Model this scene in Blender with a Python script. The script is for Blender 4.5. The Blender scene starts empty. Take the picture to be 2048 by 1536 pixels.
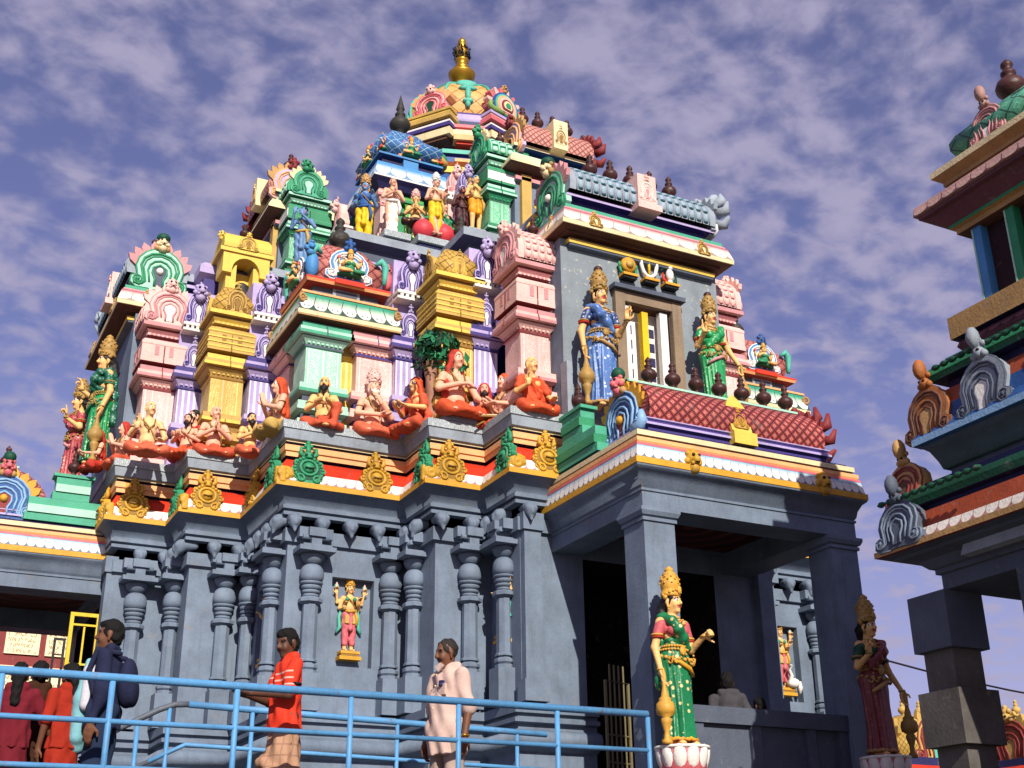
import bpy, bmesh, math, random
import numpy as np
from mathutils import Vector, Matrix
random.seed(7)
rng = np.random.default_rng(5)
SC = bpy.context.scene
COL = SC.collection
R = math.radians
PI = math.pi

# ------------------------------------------------------------------ materials
def lin(h, k=1.0):
    h = h.lstrip('#')
    out = []
    for i in (0, 2, 4):
        c = int(h[i:i+2], 16)/255
        c = c/12.92 if c <= 0.04045 else ((c+0.055)/1.055)**2.4
        out.append(min(1, c*k))
    return (*out, 1)
MATS = {}
class NT:
    """small helper for node trees"""
    def __init__(s, mat):
        mat.use_nodes = True
        s.t = mat.node_tree; s.n = s.t.nodes; s.l = s.t.links
        s.b = s.n['Principled BSDF']
    def new(s, typ, **kw):
        nd = s.n.new(typ)
        for k, v in kw.items():
            if k.startswith('i_'):
                key = k[2:]
                nd.inputs[int(key) if key.isdigit() else key.replace('_', ' ')].default_value = v
            else: setattr(nd, k, v)
        return nd
    def link(s, a, b): s.l.new(a, b)
    def math(s, op, a, b=None, c=None):
        m = s.new('ShaderNodeMath', operation=op)
        for i, x in enumerate((a, b, c)):
            if x is None: continue
            if isinstance(x, (int, float)): m.inputs[i].default_value = x
            else: s.link(x, m.inputs[i])
        return m.outputs[0]
    def mix(s, f, a, b, blend='MIX'):
        m = s.new('ShaderNodeMix', data_type='RGBA', blend_type=blend)
        for sock, x in ((m.inputs[0], f), (m.inputs[6], a), (m.inputs[7], b)):
            if isinstance(x, (int, float)): sock.default_value = x
            elif isinstance(x, tuple): sock.default_value = x
            else: s.link(x, sock)
        return m.outputs[2]
def weather(nt, col, amount=.22, scale=1.0, bump=.25, grime=True, fine=True):
    """paint that has stood outdoors: blotches, rain streaks, small chips, a slightly uneven surface"""
    tc = nt.new('ShaderNodeTexCoord')
    geo = nt.new('ShaderNodeNewGeometry')
    n1 = nt.new('ShaderNodeTexNoise', i_Scale=3.1*scale, i_Detail=6.0, i_Roughness=.62)
    nt.link(geo.outputs['Position'], n1.inputs['Vector'])
    mp = nt.new('ShaderNodeMapping'); mp.inputs['Scale'].default_value = (9*scale, 9*scale, .9*scale)
    nt.link(geo.outputs['Position'], mp.inputs['Vector'])
    n2 = nt.new('ShaderNodeTexNoise', i_Scale=1.6, i_Detail=5.0, i_Roughness=.6)
    nt.link(mp.outputs[0], n2.inputs['Vector'])
    r1 = nt.new('ShaderNodeMapRange', i_1=.32, i_2=.72, i_3=1-amount, i_4=1+amount*.45); nt.link(n1.outputs[0], r1.inputs[0])
    r2 = nt.new('ShaderNodeMapRange', i_1=.52, i_2=.78, i_3=0.0, i_4=1.0); nt.link(n2.outputs[0], r2.inputs[0])
    c = nt.mix(1.0, col, r1.outputs[0], 'MULTIPLY')
    if grime:
        f = nt.math('MULTIPLY', r2.outputs[0], amount*1.1)
        c = nt.mix(f, c, (.05, .045, .04, 1))
        n4 = nt.new('ShaderNodeTexNoise', i_Scale=7.5*scale, i_Detail=8.0, i_Roughness=.7, i_Distortion=.6); nt.link(geo.outputs['Position'], n4.inputs['Vector'])
        r4 = nt.new('ShaderNodeMapRange', i_1=.60, i_2=.66, i_3=0.0, i_4=min(.5, amount*1.5)); nt.link(n4.outputs[0], r4.inputs[0])
        c = nt.mix(r4.outputs[0], c, (.22, .19, .16, 1))
        n5 = nt.new('ShaderNodeTexNoise', i_Scale=.7*scale, i_Detail=3.0); nt.link(geo.outputs['Position'], n5.inputs['Vector'])
        r5 = nt.new('ShaderNodeMapRange', i_1=.3, i_2=.7, i_3=1-amount*.6, i_4=1+amount*.3); nt.link(n5.outputs[0], r5.inputs[0])
        c = nt.mix(1.0, c, r5.outputs[0], 'MULTIPLY')
    n3 = nt.new('ShaderNodeTexNoise', i_Scale=38.0*scale, i_Detail=4.0)
    nt.link(geo.outputs['Position'], n3.inputs['Vector'])
    if fine:
        r3 = nt.new('ShaderNodeMapRange', i_1=.3, i_2=.7, i_3=.94, i_4=1.05); nt.link(n3.outputs[0], r3.inputs[0])
        c = nt.mix(1.0, c, r3.outputs[0], 'MULTIPLY')
    nt.link(c, nt.b.inputs['Base Color'])
    bp = nt.new('ShaderNodeBump', i_Strength=bump, i_Distance=.02)
    nt.link(n3.outputs[0], bp.inputs['Height'])
    nt.link(bp.outputs[0], nt.b.inputs['Normal'])
    return bp
def paint(name, hexcol, rough=.55, amount=.2, k=.8, bump=.22, spec=.35, grime=True):
    if name in MATS: return MATS[name]
    m = bpy.data.materials.new(name); nt = NT(m)
    rgb = nt.new('ShaderNodeRGB'); rgb.outputs[0].default_value = lin(hexcol, k)
    weather(nt, rgb.outputs[0], amount, bump=bump, grime=grime)
    nt.b.inputs['Roughness'].default_value = min(.9, rough+.1)
    nt.b.inputs['Specular IOR Level'].default_value = spec*.75
    MATS[name] = m; return m
def uvmat(name, fn, rough=.55, amount=.2):
    """fn(nt,u,v) -> colour socket, from the running-length UVs in metres"""
    if name in MATS: return MATS[name]
    m = bpy.data.materials.new(name); nt = NT(m)
    uv = nt.new('ShaderNodeUVMap'); sp = nt.new('ShaderNodeSeparateXYZ'); nt.link(uv.outputs[0], sp.inputs[0])
    c = fn(nt, sp.outputs[0], sp.outputs[1])
    weather(nt, c, amount)
    nt.b.inputs['Roughness'].default_value = rough
    nt.b.inputs['Specular IOR Level'].default_value = .3
    MATS[name] = m; return m
def step(nt, x, a, w=.02):
    r = nt.new('ShaderNodeMapRange', i_1=a-w, i_2=a+w, i_3=0.0, i_4=1.0); nt.link(x, r.inputs[0]); return r.outputs[0]

# ------------------------------------------------------------------ transforms (mirror across the temple's diagonal etc.)
def T_id(p): return p
def T_diag(p): return (p[1], p[0], p[2])            # right flank -> left flank
CX = 4.15
def T_right(p): return (2*CX-p[0], p[1], p[2])      # front left -> front right
class Xf:
    def __init__(s, f, flip): s.f = f; s.flip = flip
XI, XD, XR = Xf(T_id, False), Xf(T_diag, True), Xf(T_right, True)

# ------------------------------------------------------------------ mesh builder
class MB:
    def __init__(s):
        s.v = []; s.f = []; s.mi = []; s.uv = []; s.sm = []; s.mats = []
    def m(s, mat):
        if mat not in s.mats: s.mats.append(mat)
        return s.mats.index(mat)
    def face(s, idx, mat, uv=None, smooth=False):
        s.f.append(tuple(idx)); s.mi.append(s.m(mat)); s.uv.append(uv); s.sm.append(bool(smooth))
    def add(s, verts, faces, mat, smooth=False):
        b = len(s.v); s.v.extend(tuple(map(float, p)) for p in verts)
        for f in faces: s.face([b+i for i in f], mat, None, smooth)
    def box(s, x0, x1, y0, y1, z0, z1, mat, taper=0):
        t = taper
        vs = [(x0, y0, z0), (x1, y0, z0), (x1, y1, z0), (x0, y1, z0), (x0+t, y0+t, z1), (x1-t, y0+t, z1), (x1-t, y1-t, z1), (x0+t, y1-t, z1)]
        b = len(s.v); s.v.extend(vs)
        for f, w, h in (((0, 3, 2, 1), 0, 0), ((4, 5, 6, 7), 0, 0), ((0, 1, 5, 4), x1-x0, z1-z0), ((1, 2, 6, 5), y1-y0, z1-z0), ((2, 3, 7, 6), x1-x0, z1-z0), ((3, 0, 4, 7), y1-y0, z1-z0)):
            uv = ((0, 0), (w, 0), (w, h), (0, h)) if w else None
            s.face([b+i for i in f], mat, uv)
    def lathe(s, c, prof, mat, n=16, rot=0, mats=None, smooth=True, axis=None, sq=(1, 1)):
        b = len(s.v); k = len(prof)
        for (r, z) in prof:
            for i in range(n):
                a = rot+2*PI*i/n
                p = Vector((r*math.cos(a)*sq[0], r*math.sin(a)*sq[1], z))
                if axis is not None: p = axis @ p
                s.v.append((c[0]+p.x, c[1]+p.y, c[2]+p.z))
        for j in range(k-1):
            mt = mats[j] if mats else mat
            for i in range(n):
                i2 = (i+1) % n
                s.face((b+j*n+i, b+j*n+i2, b+(j+1)*n+i2, b+(j+1)*n+i), mt, None, smooth)
        if prof[0][0] > 1e-6: s.face([b+i for i in reversed(range(n))], mats[0] if mats else mat)
        if prof[-1][0] > 1e-6: s.face([b+(k-1)*n+i for i in range(n)], mats[-1] if mats else mat)
    def sphere(s, c, r, mat, n=10, k=7, rot=None):
        r = (r, r, r) if isinstance(r, (int, float)) else r
        b = len(s.v); vs = []
        for j in range(k+1):
            t = PI*j/k
            for i in range(n):
                a = 2*PI*i/n
                p = Vector((r[0]*math.sin(t)*math.cos(a), r[1]*math.sin(t)*math.sin(a), -r[2]*math.cos(t)))
                if rot is not None: p = rot @ p
                s.v.append((c[0]+p.x, c[1]+p.y, c[2]+p.z))
        for j in range(k):
            for i in range(n):
                i2 = (i+1) % n
                s.face((b+j*n+i, b+j*n+i2, b+(j+1)*n+i2, b+(j+1)*n+i), mat, None, True)
    def tube(s, pts, r, mat, n=8, closed=False, smooth=True):
        pts = [Vector(p) for p in pts]; k = len(pts)
        rad = r if isinstance(r, (list, tuple)) else [r]*k
        b = len(s.v)
        up = Vector((0, 0, 1)); prev = None
        for j, p in enumerate(pts):
            if closed: d = pts[(j+1) % k]-pts[j-1]
            else: d = pts[min(j+1, k-1)]-pts[max(j-1, 0)]
            d = d.normalized() if d.length > 1e-9 else Vector((0, 0, 1))
            if prev is None:
                a = d.cross(up)
                if a.length < .1: a = d.cross(Vector((1, 0, 0)))
            else:
                a = prev-d*prev.dot(d)
                if a.length < 1e-6: a = d.cross(up)
            a.normalize(); prev = a; c = d.cross(a)
            for i in range(n):
                t = 2*PI*i/n; q = p+(a*math.cos(t)+c*math.sin(t))*rad[j]
                s.v.append(tuple(q))
        kk = k if closed else k-1
        for j in range(kk):
            j2 = (j+1) % k
            for i in range(n):
                i2 = (i+1) % n
                s.face((b+j*n+i, b+j*n+i2, b+j2*n+i2, b+j2*n+i), mat, None, smooth)
        if not closed:
            s.face([b+i for i in reversed(range(n))], mat); s.face([b+(k-1)*n+i for i in range(n)], mat)
    def prism(s, poly, frame, d0, d1, mat, side=None):
        """poly [(u,v)] counter-clockwise in the plane of frame=(o,u,v,w); extruded from d0 to d1 along w"""
        o, u, v, w = frame; b = len(s.v); n = len(poly)
        for d in (d0, d1):
            for (a, c) in poly: s.v.append(tuple(o+u*a+v*c+w*d))
        s.face([b+i for i in reversed(range(n))], side or mat)
        s.face([b+n+i for i in range(n)], mat)
        for i in range(n):
            j = (i+1) % n; s.face((b+i, b+j, b+n+j, b+n+i), side or mat)
    def sweep(s, plan, prof, mats, closed=False, smooth=(), cap=False, uoff=0, vacc=False):
        """profile [(outward offset, z)] swept along plan [(x,y)]; outward = right of travel"""
        n = len(plan); P = [Vector(p) for p in plan]; ed = []
        for i in range(n if closed else n-1):
            d = (P[(i+1) % n]-P[i]).normalized(); ed.append(Vector((d.y, -d.x)))
        mit = []
        for i in range(n):
            if closed: a, b = ed[i-1], ed[i]
            else: a, b = ed[max(i-1, 0)], ed[min(i, n-2)]
            q = a+b; l = q.length_squared
            mit.append(q*(2/l) if l > 1e-6 else a)
        b0 = len(s.v); k = len(prof)
        for i in range(n):
            for (o, z) in prof:
                q = P[i]+mit[i]*o; s.v.append((q.x, q.y, z))
        run = [0]
        for i in range(n): run.append(run[-1]+(P[(i+1) % n]-P[i]).length)
        for i in range(n if closed else n-1):
            i2 = (i+1) % n; acc = 0
            for j in range(k-1):
                h = math.hypot(prof[j+1][0]-prof[j][0], prof[j+1][1]-prof[j][1])
                mt = mats[j] if isinstance(mats, (list, tuple)) else mats
                u0, u1 = run[i]+uoff, run[i+1]+uoff
                s.face((b0+i*k+j, b0+i2*k+j, b0+i2*k+j+1, b0+i*k+j+1), mt, ((u0, acc), (u1, acc), (u1, acc+h), (u0, acc+h)), smooth is True or (smooth and j in smooth))
                if vacc: acc += h
        if cap:
            mt = mats[-1] if isinstance(mats, (list, tuple)) else mats
            s.face([b0+i*k+k-1 for i in range(n)], mt)
            s.face([b0+i*k for i in reversed(range(n))], mats[0] if isinstance(mats, (list, tuple)) else mats)
    def mesh(s, name, xf=XI, origin=(0, 0, 0)):
        me = bpy.data.meshes.new(name)
        ox, oy, oz = origin
        vs = [xf.f(p) for p in s.v]
        vs = [(p[0]-ox, p[1]-oy, p[2]-oz) for p in vs]
        fs = [tuple(reversed(f)) if xf.flip else f for f in s.f]
        me.from_pydata(vs, [], fs)
        for mt in s.mats: me.materials.append(mt)
        me.polygons.foreach_set('material_index', s.mi)
        me.polygons.foreach_set('use_smooth', s.sm)
        if any(u is not None for u in s.uv):
            ul = me.uv_layers.new(name='UVMap'); li = 0
            for f, u in zip(fs, s.uv):
                if u is not None:
                    uu = list(reversed(u)) if xf.flip else u
                    for q in range(len(f)): ul.data[li+q].uv = uu[q]
                li += len(f)
        me.update(); return me
def link(me, name, parent=None, label=None, cat=None, group=None, kind=None):
    o = bpy.data.objects.new(name, me); COL.objects.link(o)
    if parent is not None: o.parent = parent
    if label: o['label'] = label
    if cat: o['category'] = cat
    if group: o['group'] = group
    if kind: o['kind'] = kind
    return o
class Thing:
    """an Empty at the thing's base; its parts are meshes whose origins share it"""
    def __init__(s, name, label, cat, loc=(0, 0, 0), group=None, xf=XI, rotz=0):
        s.xf = xf; s.loc = xf.f(loc)
        s.o = link(None, name, None, label, cat, group); s.o.location = s.loc
        s.o.rotation_euler = (0, 0, rotz)
    def part(s, name, mb, parent=None, label=None, kind=None, xf=None):
        me = mb.mesh(name, xf or s.xf, s.loc) if isinstance(mb, MB) else mb
        return link(me, name, parent or s.o, label, kind=kind)
def copy_tree(o, parent=None):
    c = o.copy(); COL.objects.link(c)
    if parent is not None: c.parent = parent
    for ch in list(o.children): copy_tree(ch, c)
    return c
def frame(o, u, w):
    u = Vector(u).normalized(); w = Vector(w).normalized(); v = w.cross(u); return (Vector(o), u, v, w)

# ------------------------------------------------------------------ signed-distance sculpting
class Sdf:
    def __init__(s): s.p = []
    def cap(s, a, b, ra, rb=None, lab=0, k=.03): s.p.append(('c', np.array(a, float), np.array(b, float), ra, ra if rb is None else rb, lab, k, None)); return s
    def chain(s, pts, rs, lab=0, k=.03):
        for i in range(len(pts)-1): s.cap(pts[i], pts[i+1], rs[i], rs[i+1], lab, k)
        return s
    def ell(s, c, r, lab=0, k=.03, rot=None, cut=None):
        r = (r, r, r) if isinstance(r, (int, float)) else r
        s.p.append(('e', np.array(c, float), np.array(r, float), rot, None, lab, k, cut)); return s
    def skirt(s, c, levels, n=14, amp=.012, lab=0, k=.02, ph=0.0):
        """pleated skirt: levels [(z, rx, ry, cx, cy)] bottom to top"""
        s.p.append(('s', np.array(c, float), levels, n, amp, lab, k, ph)); return s
    def box(s, c, h, r=.01, lab=0, k=.01, rot=None): s.p.append(('b', np.array(c, float), np.array(h, float), r, rot, lab, k, None)); return s
    def bounds(s):
        lo = np.full(3, 1e9); hi = -lo
        for p in s.p:
            a, b = s.bb(p); lo = np.minimum(lo, a); hi = np.maximum(hi, b)
        return lo, hi
    def bb(s, p):
        if p[0] == 'c': 
            r = max(p[3], p[4]); return np.minimum(p[1], p[2])-r, np.maximum(p[1], p[2])+r
        if p[0] == 'e':
            r = p[2] if p[3] is None else np.full(3, p[2].max()); return p[1]-r, p[1]+r
        if p[0] == 'b':
            r = p[2]+p[3] if p[4] is None else np.full(3, np.linalg.norm(p[2])+p[3]); return p[1]-r, p[1]+r
        L = np.array(p[2]); c = p[1]; mx = L[:, 1].max()+p[4]; my = L[:, 2].max()+p[4]
        return c+np.array([(L[:, 3]-mx).min(), (L[:, 4]-my).min(), L[:, 0].min()]), c+np.array([(L[:, 3]+mx).max(), (L[:, 4]+my).max(), L[:, 0].max()])
    def ev(s, p, X, Y, Z):
        t = p[0]
        if t == 'c':
            a, b, ra, rb = p[1:5]; ab = b-a; L = max(ab@ab, 1e-12)
            px, py, pz = X-a[0], Y-a[1], Z-a[2]
            h = np.clip((px*ab[0]+py*ab[1]+pz*ab[2])/L, 0, 1)
            return np.sqrt((px-h*ab[0])**2+(py-h*ab[1])**2+(pz-h*ab[2])**2)-(ra+h*(rb-ra))
        if t in 'eb':
            q = [X-p[1][0], Y-p[1][1], Z-p[1][2]]
            rot = p[3] if t == 'e' else p[4]
            if rot is not None:
                M = np.array(rot.to_3x3()).T
                q = [M[i, 0]*q[0]+M[i, 1]*q[1]+M[i, 2]*q[2] for i in range(3)]
            if t == 'b':
                d = [np.abs(q[i])-p[2][i] for i in range(3)]
                return np.sqrt(sum(np.maximum(x, 0)**2 for x in d))+np.minimum(np.maximum(np.maximum(d[0], d[1]), d[2]), 0)-p[3]
            r = p[2]
            k0 = np.sqrt((q[0]/r[0])**2+(q[1]/r[1])**2+(q[2]/r[2])**2)
            k1 = np.sqrt((q[0]/r[0]**2)**2+(q[1]/r[1]**2)**2+(q[2]/r[2]**2)**2)
            d = k0*(k0-1)/np.maximum(k1, 1e-9)
            if p[7] is not None:
                for (pt, nm) in p[7]:
                    nm = np.array(nm, float); nm /= np.linalg.norm(nm)
                    d = np.maximum(d, (X-pt[0])*nm[0]+(Y-pt[1])*nm[1]+(Z-pt[2])*nm[2])
            return d
        c, L, n, amp, ph = p[1], np.array(p[2]), p[3], p[4], p[7]
        z = Z-c[2]
        g = lambda i: np.interp(z, L[:, 0], L[:, i])
        dx, dy = (X-c[0]-g(3)), (Y-c[1]-g(4)); rx, ry = g(1), g(2)
        th = np.arctan2(dy/ry, dx/rx)
        fade = np.clip((L[-1, 0]-z)/(L[-1, 0]-L[0, 0]+1e-6)*1.6, .1, 1)
        k0 = np.sqrt((dx/rx)**2+(dy/ry)**2)
        w = np.cos(th*n+ph+z*2.0)+.5*np.cos(th*(n*.5)+1.3+z*3)
        d = (k0-1)*np.minimum(rx, ry)-amp*fade*w
        return np.maximum(d*.85, np.maximum(z-L[-1, 0], L[0, 0]-z))
    def build(s, name, h, mats, scale=1.0, smooth=True, rip=None):
        lo, hi = s.bounds(); lo = lo-3*h; hi = hi+3*h
        n = np.ceil((hi-lo)/h).astype(int)+1
        ax = [lo[i]+h*np.arange(n[i]) for i in range(3)]
        D = np.full(n, 1.0, np.float32); Lb = np.zeros(n, np.int8); B = np.full(n, 1.0, np.float32)
        for p in s.p:
            a, b = s.bb(p); k = p[6]; m = k+2.5*h
            i0 = np.maximum(np.floor((a-m-lo)/h).astype(int), 0); i1 = np.minimum(np.ceil((b+m-lo)/h).astype(int)+1, n)
            if (i1 <= i0).any(): continue
            X, Y, Z = np.meshgrid(ax[0][i0[0]:i1[0]], ax[1][i0[1]:i1[1]], ax[2][i0[2]:i1[2]], indexing='ij', sparse=True)
            d = s.ev(p, X, Y, Z).astype(np.float32)
            sl = tuple(slice(i0[i], i1[i]) for i in range(3))
            o = D[sl]; bb_ = B[sl]
            lab = Lb[sl]; lab[d < bb_] = p[5]; np.minimum(bb_, d, out=bb_)
            hh = np.maximum(k-np.abs(o-d), 0)/max(k, 1e-6)
            D[sl] = np.minimum(o, d)-hh*hh*k*.25
        if rip:      # soft folds in cloth
            X, Y, Z = np.meshgrid(*ax, indexing='ij', sparse=True); a, f, ph = rip
            th = np.arctan2(Y+.02, X)*1.0
            D += (a*(np.sin(f*(Z*.55+X*.8)+4*np.sin(7*Y+ph)+2*np.sin(11*X))+.6*np.sin(f*.6*(Z-.7*X)+3*np.sin(9*X+ph)+f*.3*Y))).astype(np.float32)
        return surface_nets(name, D, Lb, lo, h, mats, scale)
def surface_nets(name, D, Lb, lo, h, mats, scale=1.0):
    n = D.shape; ins = D < 0
    c = np.zeros(tuple(x-1 for x in n), np.int8)
    for dx in (0, 1):
        for dy in (0, 1):
            for dz in (0, 1): c += ins[dx:n[0]-1+dx, dy:n[1]-1+dy, dz:n[2]-1+dz]
    act = (c > 0) & (c < 8)
    I = np.argwhere(act); idx = np.full(act.shape, -1, np.int32); idx[act] = np.arange(len(I))
    acc = np.zeros((len(I), 3)); cnt = np.zeros(len(I))
    cor = [(a, b, d) for a in (0, 1) for b in (0, 1) for d in (0, 1)]
    for p in cor:
        for axis in range(3):
            if p[axis]: continue
            q = list(p); q[axis] = 1
            A = D[I[:, 0]+p[0], I[:, 1]+p[1], I[:, 2]+p[2]]; Bv = D[I[:, 0]+q[0], I[:, 1]+q[1], I[:, 2]+q[2]]
            x = (A < 0) != (Bv < 0)
            t = np.where(x, A/np.where(A == Bv, 1, A-Bv), 0)
            pos = np.array(p, float)[None, :].repeat(len(I), 0); pos[:, axis] += t
            acc[x] += pos[x]; cnt[x] += 1
    V = lo+(I+acc/np.maximum(cnt, 1)[:, None])*h
    F = []
    for axis in range(3):
        sl0 = [slice(1, None)]*3; sl0[axis] = slice(0, n[axis]-1)
        A = ins.copy(); 
        s0 = [slice(1, n[i]-1) for i in range(3)]; s1 = list(s0)
        s0[axis] = slice(0, n[axis]-1); s1[axis] = slice(1, n[axis])
        a, b = ins[tuple(s0)], ins[tuple(s1)]
        E = np.argwhere(a != b)
        if not len(E): continue
        fl = a[tuple(E.T)]
        off = np.array([1, 1, 1]); off[axis] = 0; E = E+off
        u, v = (axis+1) % 3, (axis+2) % 3
        q = []
        for (du, dv) in ((-1, -1), (0, -1), (0, 0), (-1, 0)):
            e = E.copy(); e[:, u] += du; e[:, v] += dv
            q.append(idx[tuple(e.T)])
        q = np.stack(q, 1); q[~fl] = q[~fl][:, ::-1]
        F.append(q)
    F = np.concatenate(F)
    F = F[(F >= 0).all(1)]
    me = bpy.data.meshes.new(name)
    me.vertices.add(len(V)); me.vertices.foreach_set('co', (V*scale).astype(np.float32).ravel())
    me.loops.add(len(F)*4); me.loops.foreach_set('vertex_index', F.astype(np.int32).ravel())
    me.polygons.add(len(F)); me.polygons.foreach_set('loop_start', np.arange(0, len(F)*4, 4, dtype=np.int32))
    if len(mats) > 1:
        lab = Lb[I[:, 0], I[:, 1], I[:, 2]]
        fl = np.median(lab[F], axis=1).astype(np.int32)
        fl = lab[F[:, 0]].astype(np.int32)
        me.polygons.foreach_set('material_index', fl)
    me.polygons.foreach_set('use_smooth', np.ones(len(F), bool))
    for m in mats: me.materials.append(m)
    me.update(calc_edges=True); me.validate()
    return me
# ------------------------------------------------------------------ palette
GREY = paint('grey_blue_stone_paint', '#78879c', .6, .26, .8, bump=.12)
GREYD = paint('dark_grey_paint', '#5d6679', .6, .2, .7)
SLAB = paint('worn_grey_slab', '#a0abb8', .6, .25, .8)
GOLD = paint('ochre_gold_paint', '#dda334', .45, .18, .85)
PLQ = paint('mustard_plaque_paint', '#cf9f35', .42, .25, .85)
GRN = paint('green_paint', '#38996c', .42, .22, .8)
DGRN = paint('dark_green_paint', '#17523c', .5, .25, .8)
RED = paint('vermilion_paint', '#d63a20', .5, .18, .85)
ORG = paint('apricot_paint', '#f6b47a', .5, .15, .85)
WHITE = paint('white_paint', '#f4efe8', .5, .12, .82)
NAVY = paint('navy_shadow_paint', '#2a2c5e', .55, .2, .8)
MINT = paint('mint_paint', '#b0e0cc', .5, .14, .82)
MINTG = paint('sea_green_paint', '#4fae8e', .5, .16, .8)
PINK = paint('rose_pink_paint', '#f3c2ba', .5, .14, .84)
PINKD = paint('deep_rose_paint', '#d6969a', .5, .16, .8)
YEL = paint('yellow_paint', '#efcb5c', .5, .14, .84)
TYEL = paint('ochre_turret_paint', '#cba75a', .5, .18, .82)
TYELD = paint('dark_ochre_paint', '#9c7430', .5, .2, .8)
PUR = paint('lilac_paint', '#bcacdc', .5, .14, .82)
PURD = paint('deep_violet_paint', '#473c86', .5, .18, .8)
BLUE = paint('sky_blue_paint', '#4f94d2', .45, .16, .82)
BLUED = paint('deep_blue_paint', '#2f5c9e', .45, .18, .8)
TEAL = paint('turquoise_paint', '#5cc0ac', .45, .16, .8)
BROWN = paint('brown_soffit_paint', '#6e4a3c', .6, .2, .75)
POT = paint('brown_glazed_pot', '#4c2c2b', .35, .22, .8)
POTD = paint('dark_stone_pot', '#3e3c38', .5, .25, .8)
MAR = paint('maroon_paint', '#8c3436', .5, .2, .8)
BLACK = paint('black_paint', '#17151a', .4, .1, .8)
CREAM = paint('cream_paint', '#f0dcae', .5, .16, .82)
TANP = paint('tan_carved_paint', '#c49a63', .55, .25, .8)
RAILB = paint('light_blue_enamel', '#5f9dd2', .38, .22, .85, bump=.1)
_n = NT(RAILB); _g = _n.new('ShaderNodeNewGeometry'); _q = _n.new('ShaderNodeTexNoise', i_Scale=6.0, i_Detail=9.0, i_Roughness=.75); _n.link(_g.outputs['Position'], _q.inputs['Vector'])
_r = _n.new('ShaderNodeMapRange', i_1=.62, i_2=.66, i_3=0.0, i_4=.85); _n.link(_q.outputs[0], _r.inputs[0])
_src = _n.b.inputs['Base Color'].links[0].from_socket; _n.link(_n.mix(_r.outputs[0], _src, lin('#7a5f50', .8)), _n.b.inputs['Base Color'])
DARKIN = paint('doorway_shade_paint', '#2a201f', .8, .2, .6)  # near-black colour stands in for the shade inside the hall doorways
STONE = paint('bare_granite', '#6d6864', .75, .35, .7, bump=.14)
ROBE = paint('saffron_robe_paint', '#dd562f', .6, .2, .85)
ROBE2 = paint('rust_robe_paint', '#cc5638', .6, .2, .85); ROBE3 = paint('coral_robe_paint', '#e0694a', .6, .2, .85)
ROBED = paint('crimson_robe_paint', '#c43a2c', .6, .2, .8)
SKINO = paint('golden_skin_paint', '#eebb78', .42, .12, .85, grime=False)
SKINP = paint('pink_skin_paint', '#ecb295', .42, .12, .85, grime=False)
SKINW = paint('wheat_skin_paint', '#e8c08a', .42, .12, .85, grime=False)
SKINB = paint('blue_skin_paint', '#6d93c0', .42, .14, .8, grime=False)
LIPS = paint('painted_lips', '#b8443c', .4, .05, .8, grime=False)
EYEW = paint('painted_eye_white', '#f4f0ea', .4, .03, .85, grime=False)
EYED = paint('painted_eye_black', '#1c1614', .4, .03, .8, grime=False)
HAIR = paint('black_hair_paint', '#1d191c', .45, .1, .8, grime=False)
GRYH = paint('white_beard_paint', '#e6dccf', .5, .1, .8, grime=False)
CROWN = paint('aged_gold_crown', '#b8924f', .4, .3, .8)
CROWNO = paint('bright_gold_crown', '#dfa644', .35, .25, .85)
LPINK = paint('lotus_pink_paint', '#dd6f78', .42, .16, .84)
BRASS = bpy.data.materials.new('polished_brass')
_n = NT(BRASS); _c = _n.new('ShaderNodeRGB'); _c.outputs[0].default_value = lin('#c9982f', .9)
weather(_n, _c.outputs[0], .25, bump=.1); _n.b.inputs['Metallic'].default_value = .75; _n.b.inputs['Roughness'].default_value = .33

def dots(name, base, dot, scale=16, thr=.25, second=None):
    """printed cloth: scattered pale motifs and optional blotches of a second tone"""
    m = bpy.data.materials.new(name); nt = NT(m)
    tc = nt.new('ShaderNodeTexCoord')
    vo = nt.new('ShaderNodeTexVoronoi', i_Scale=scale, i_Randomness=.55); nt.link(tc.outputs['Object'], vo.inputs['Vector'])
    f = nt.math('LESS_THAN', vo.outputs['Distance'], thr)
    c = nt.mix(f, lin(base, .85), lin(dot, .85))
    if second:
        n = nt.new('ShaderNodeTexNoise', i_Scale=5.0); nt.link(tc.outputs['Object'], n.inputs['Vector'])
        c = nt.mix(step(nt, n.outputs[0], .56, .04), c, lin(second, .85))
    weather(nt, c, .18, grime=False); nt.b.inputs['Roughness'].default_value = .42
    MATS[name] = m; return m
SAR_G = dots('green_saree_print', '#17794c', '#e8cf8e', 13, .24)
SAR_B = dots('blue_saree_print', '#4a72b4', '#cfd8e6', 15, .26, '#5e86c4')
SAR_BD = dots('navy_blouse_print', '#27447c', '#cfd8e6', 16, .24)
SAR_M = dots('maroon_saree_print', '#7c2f33', '#a8603c', 16, .18)
SAR_GG = dots('bright_green_saree_print', '#1f9a58', '#b9dca0', 17, .2)
SAR_P = dots('crimson_saree_print', '#b0454a', '#e6b8a0', 18, .22)
SAR_DG = dots('deep_green_blouse_print', '#0f5f48', '#7fb9a0', 22, .22)

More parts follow.
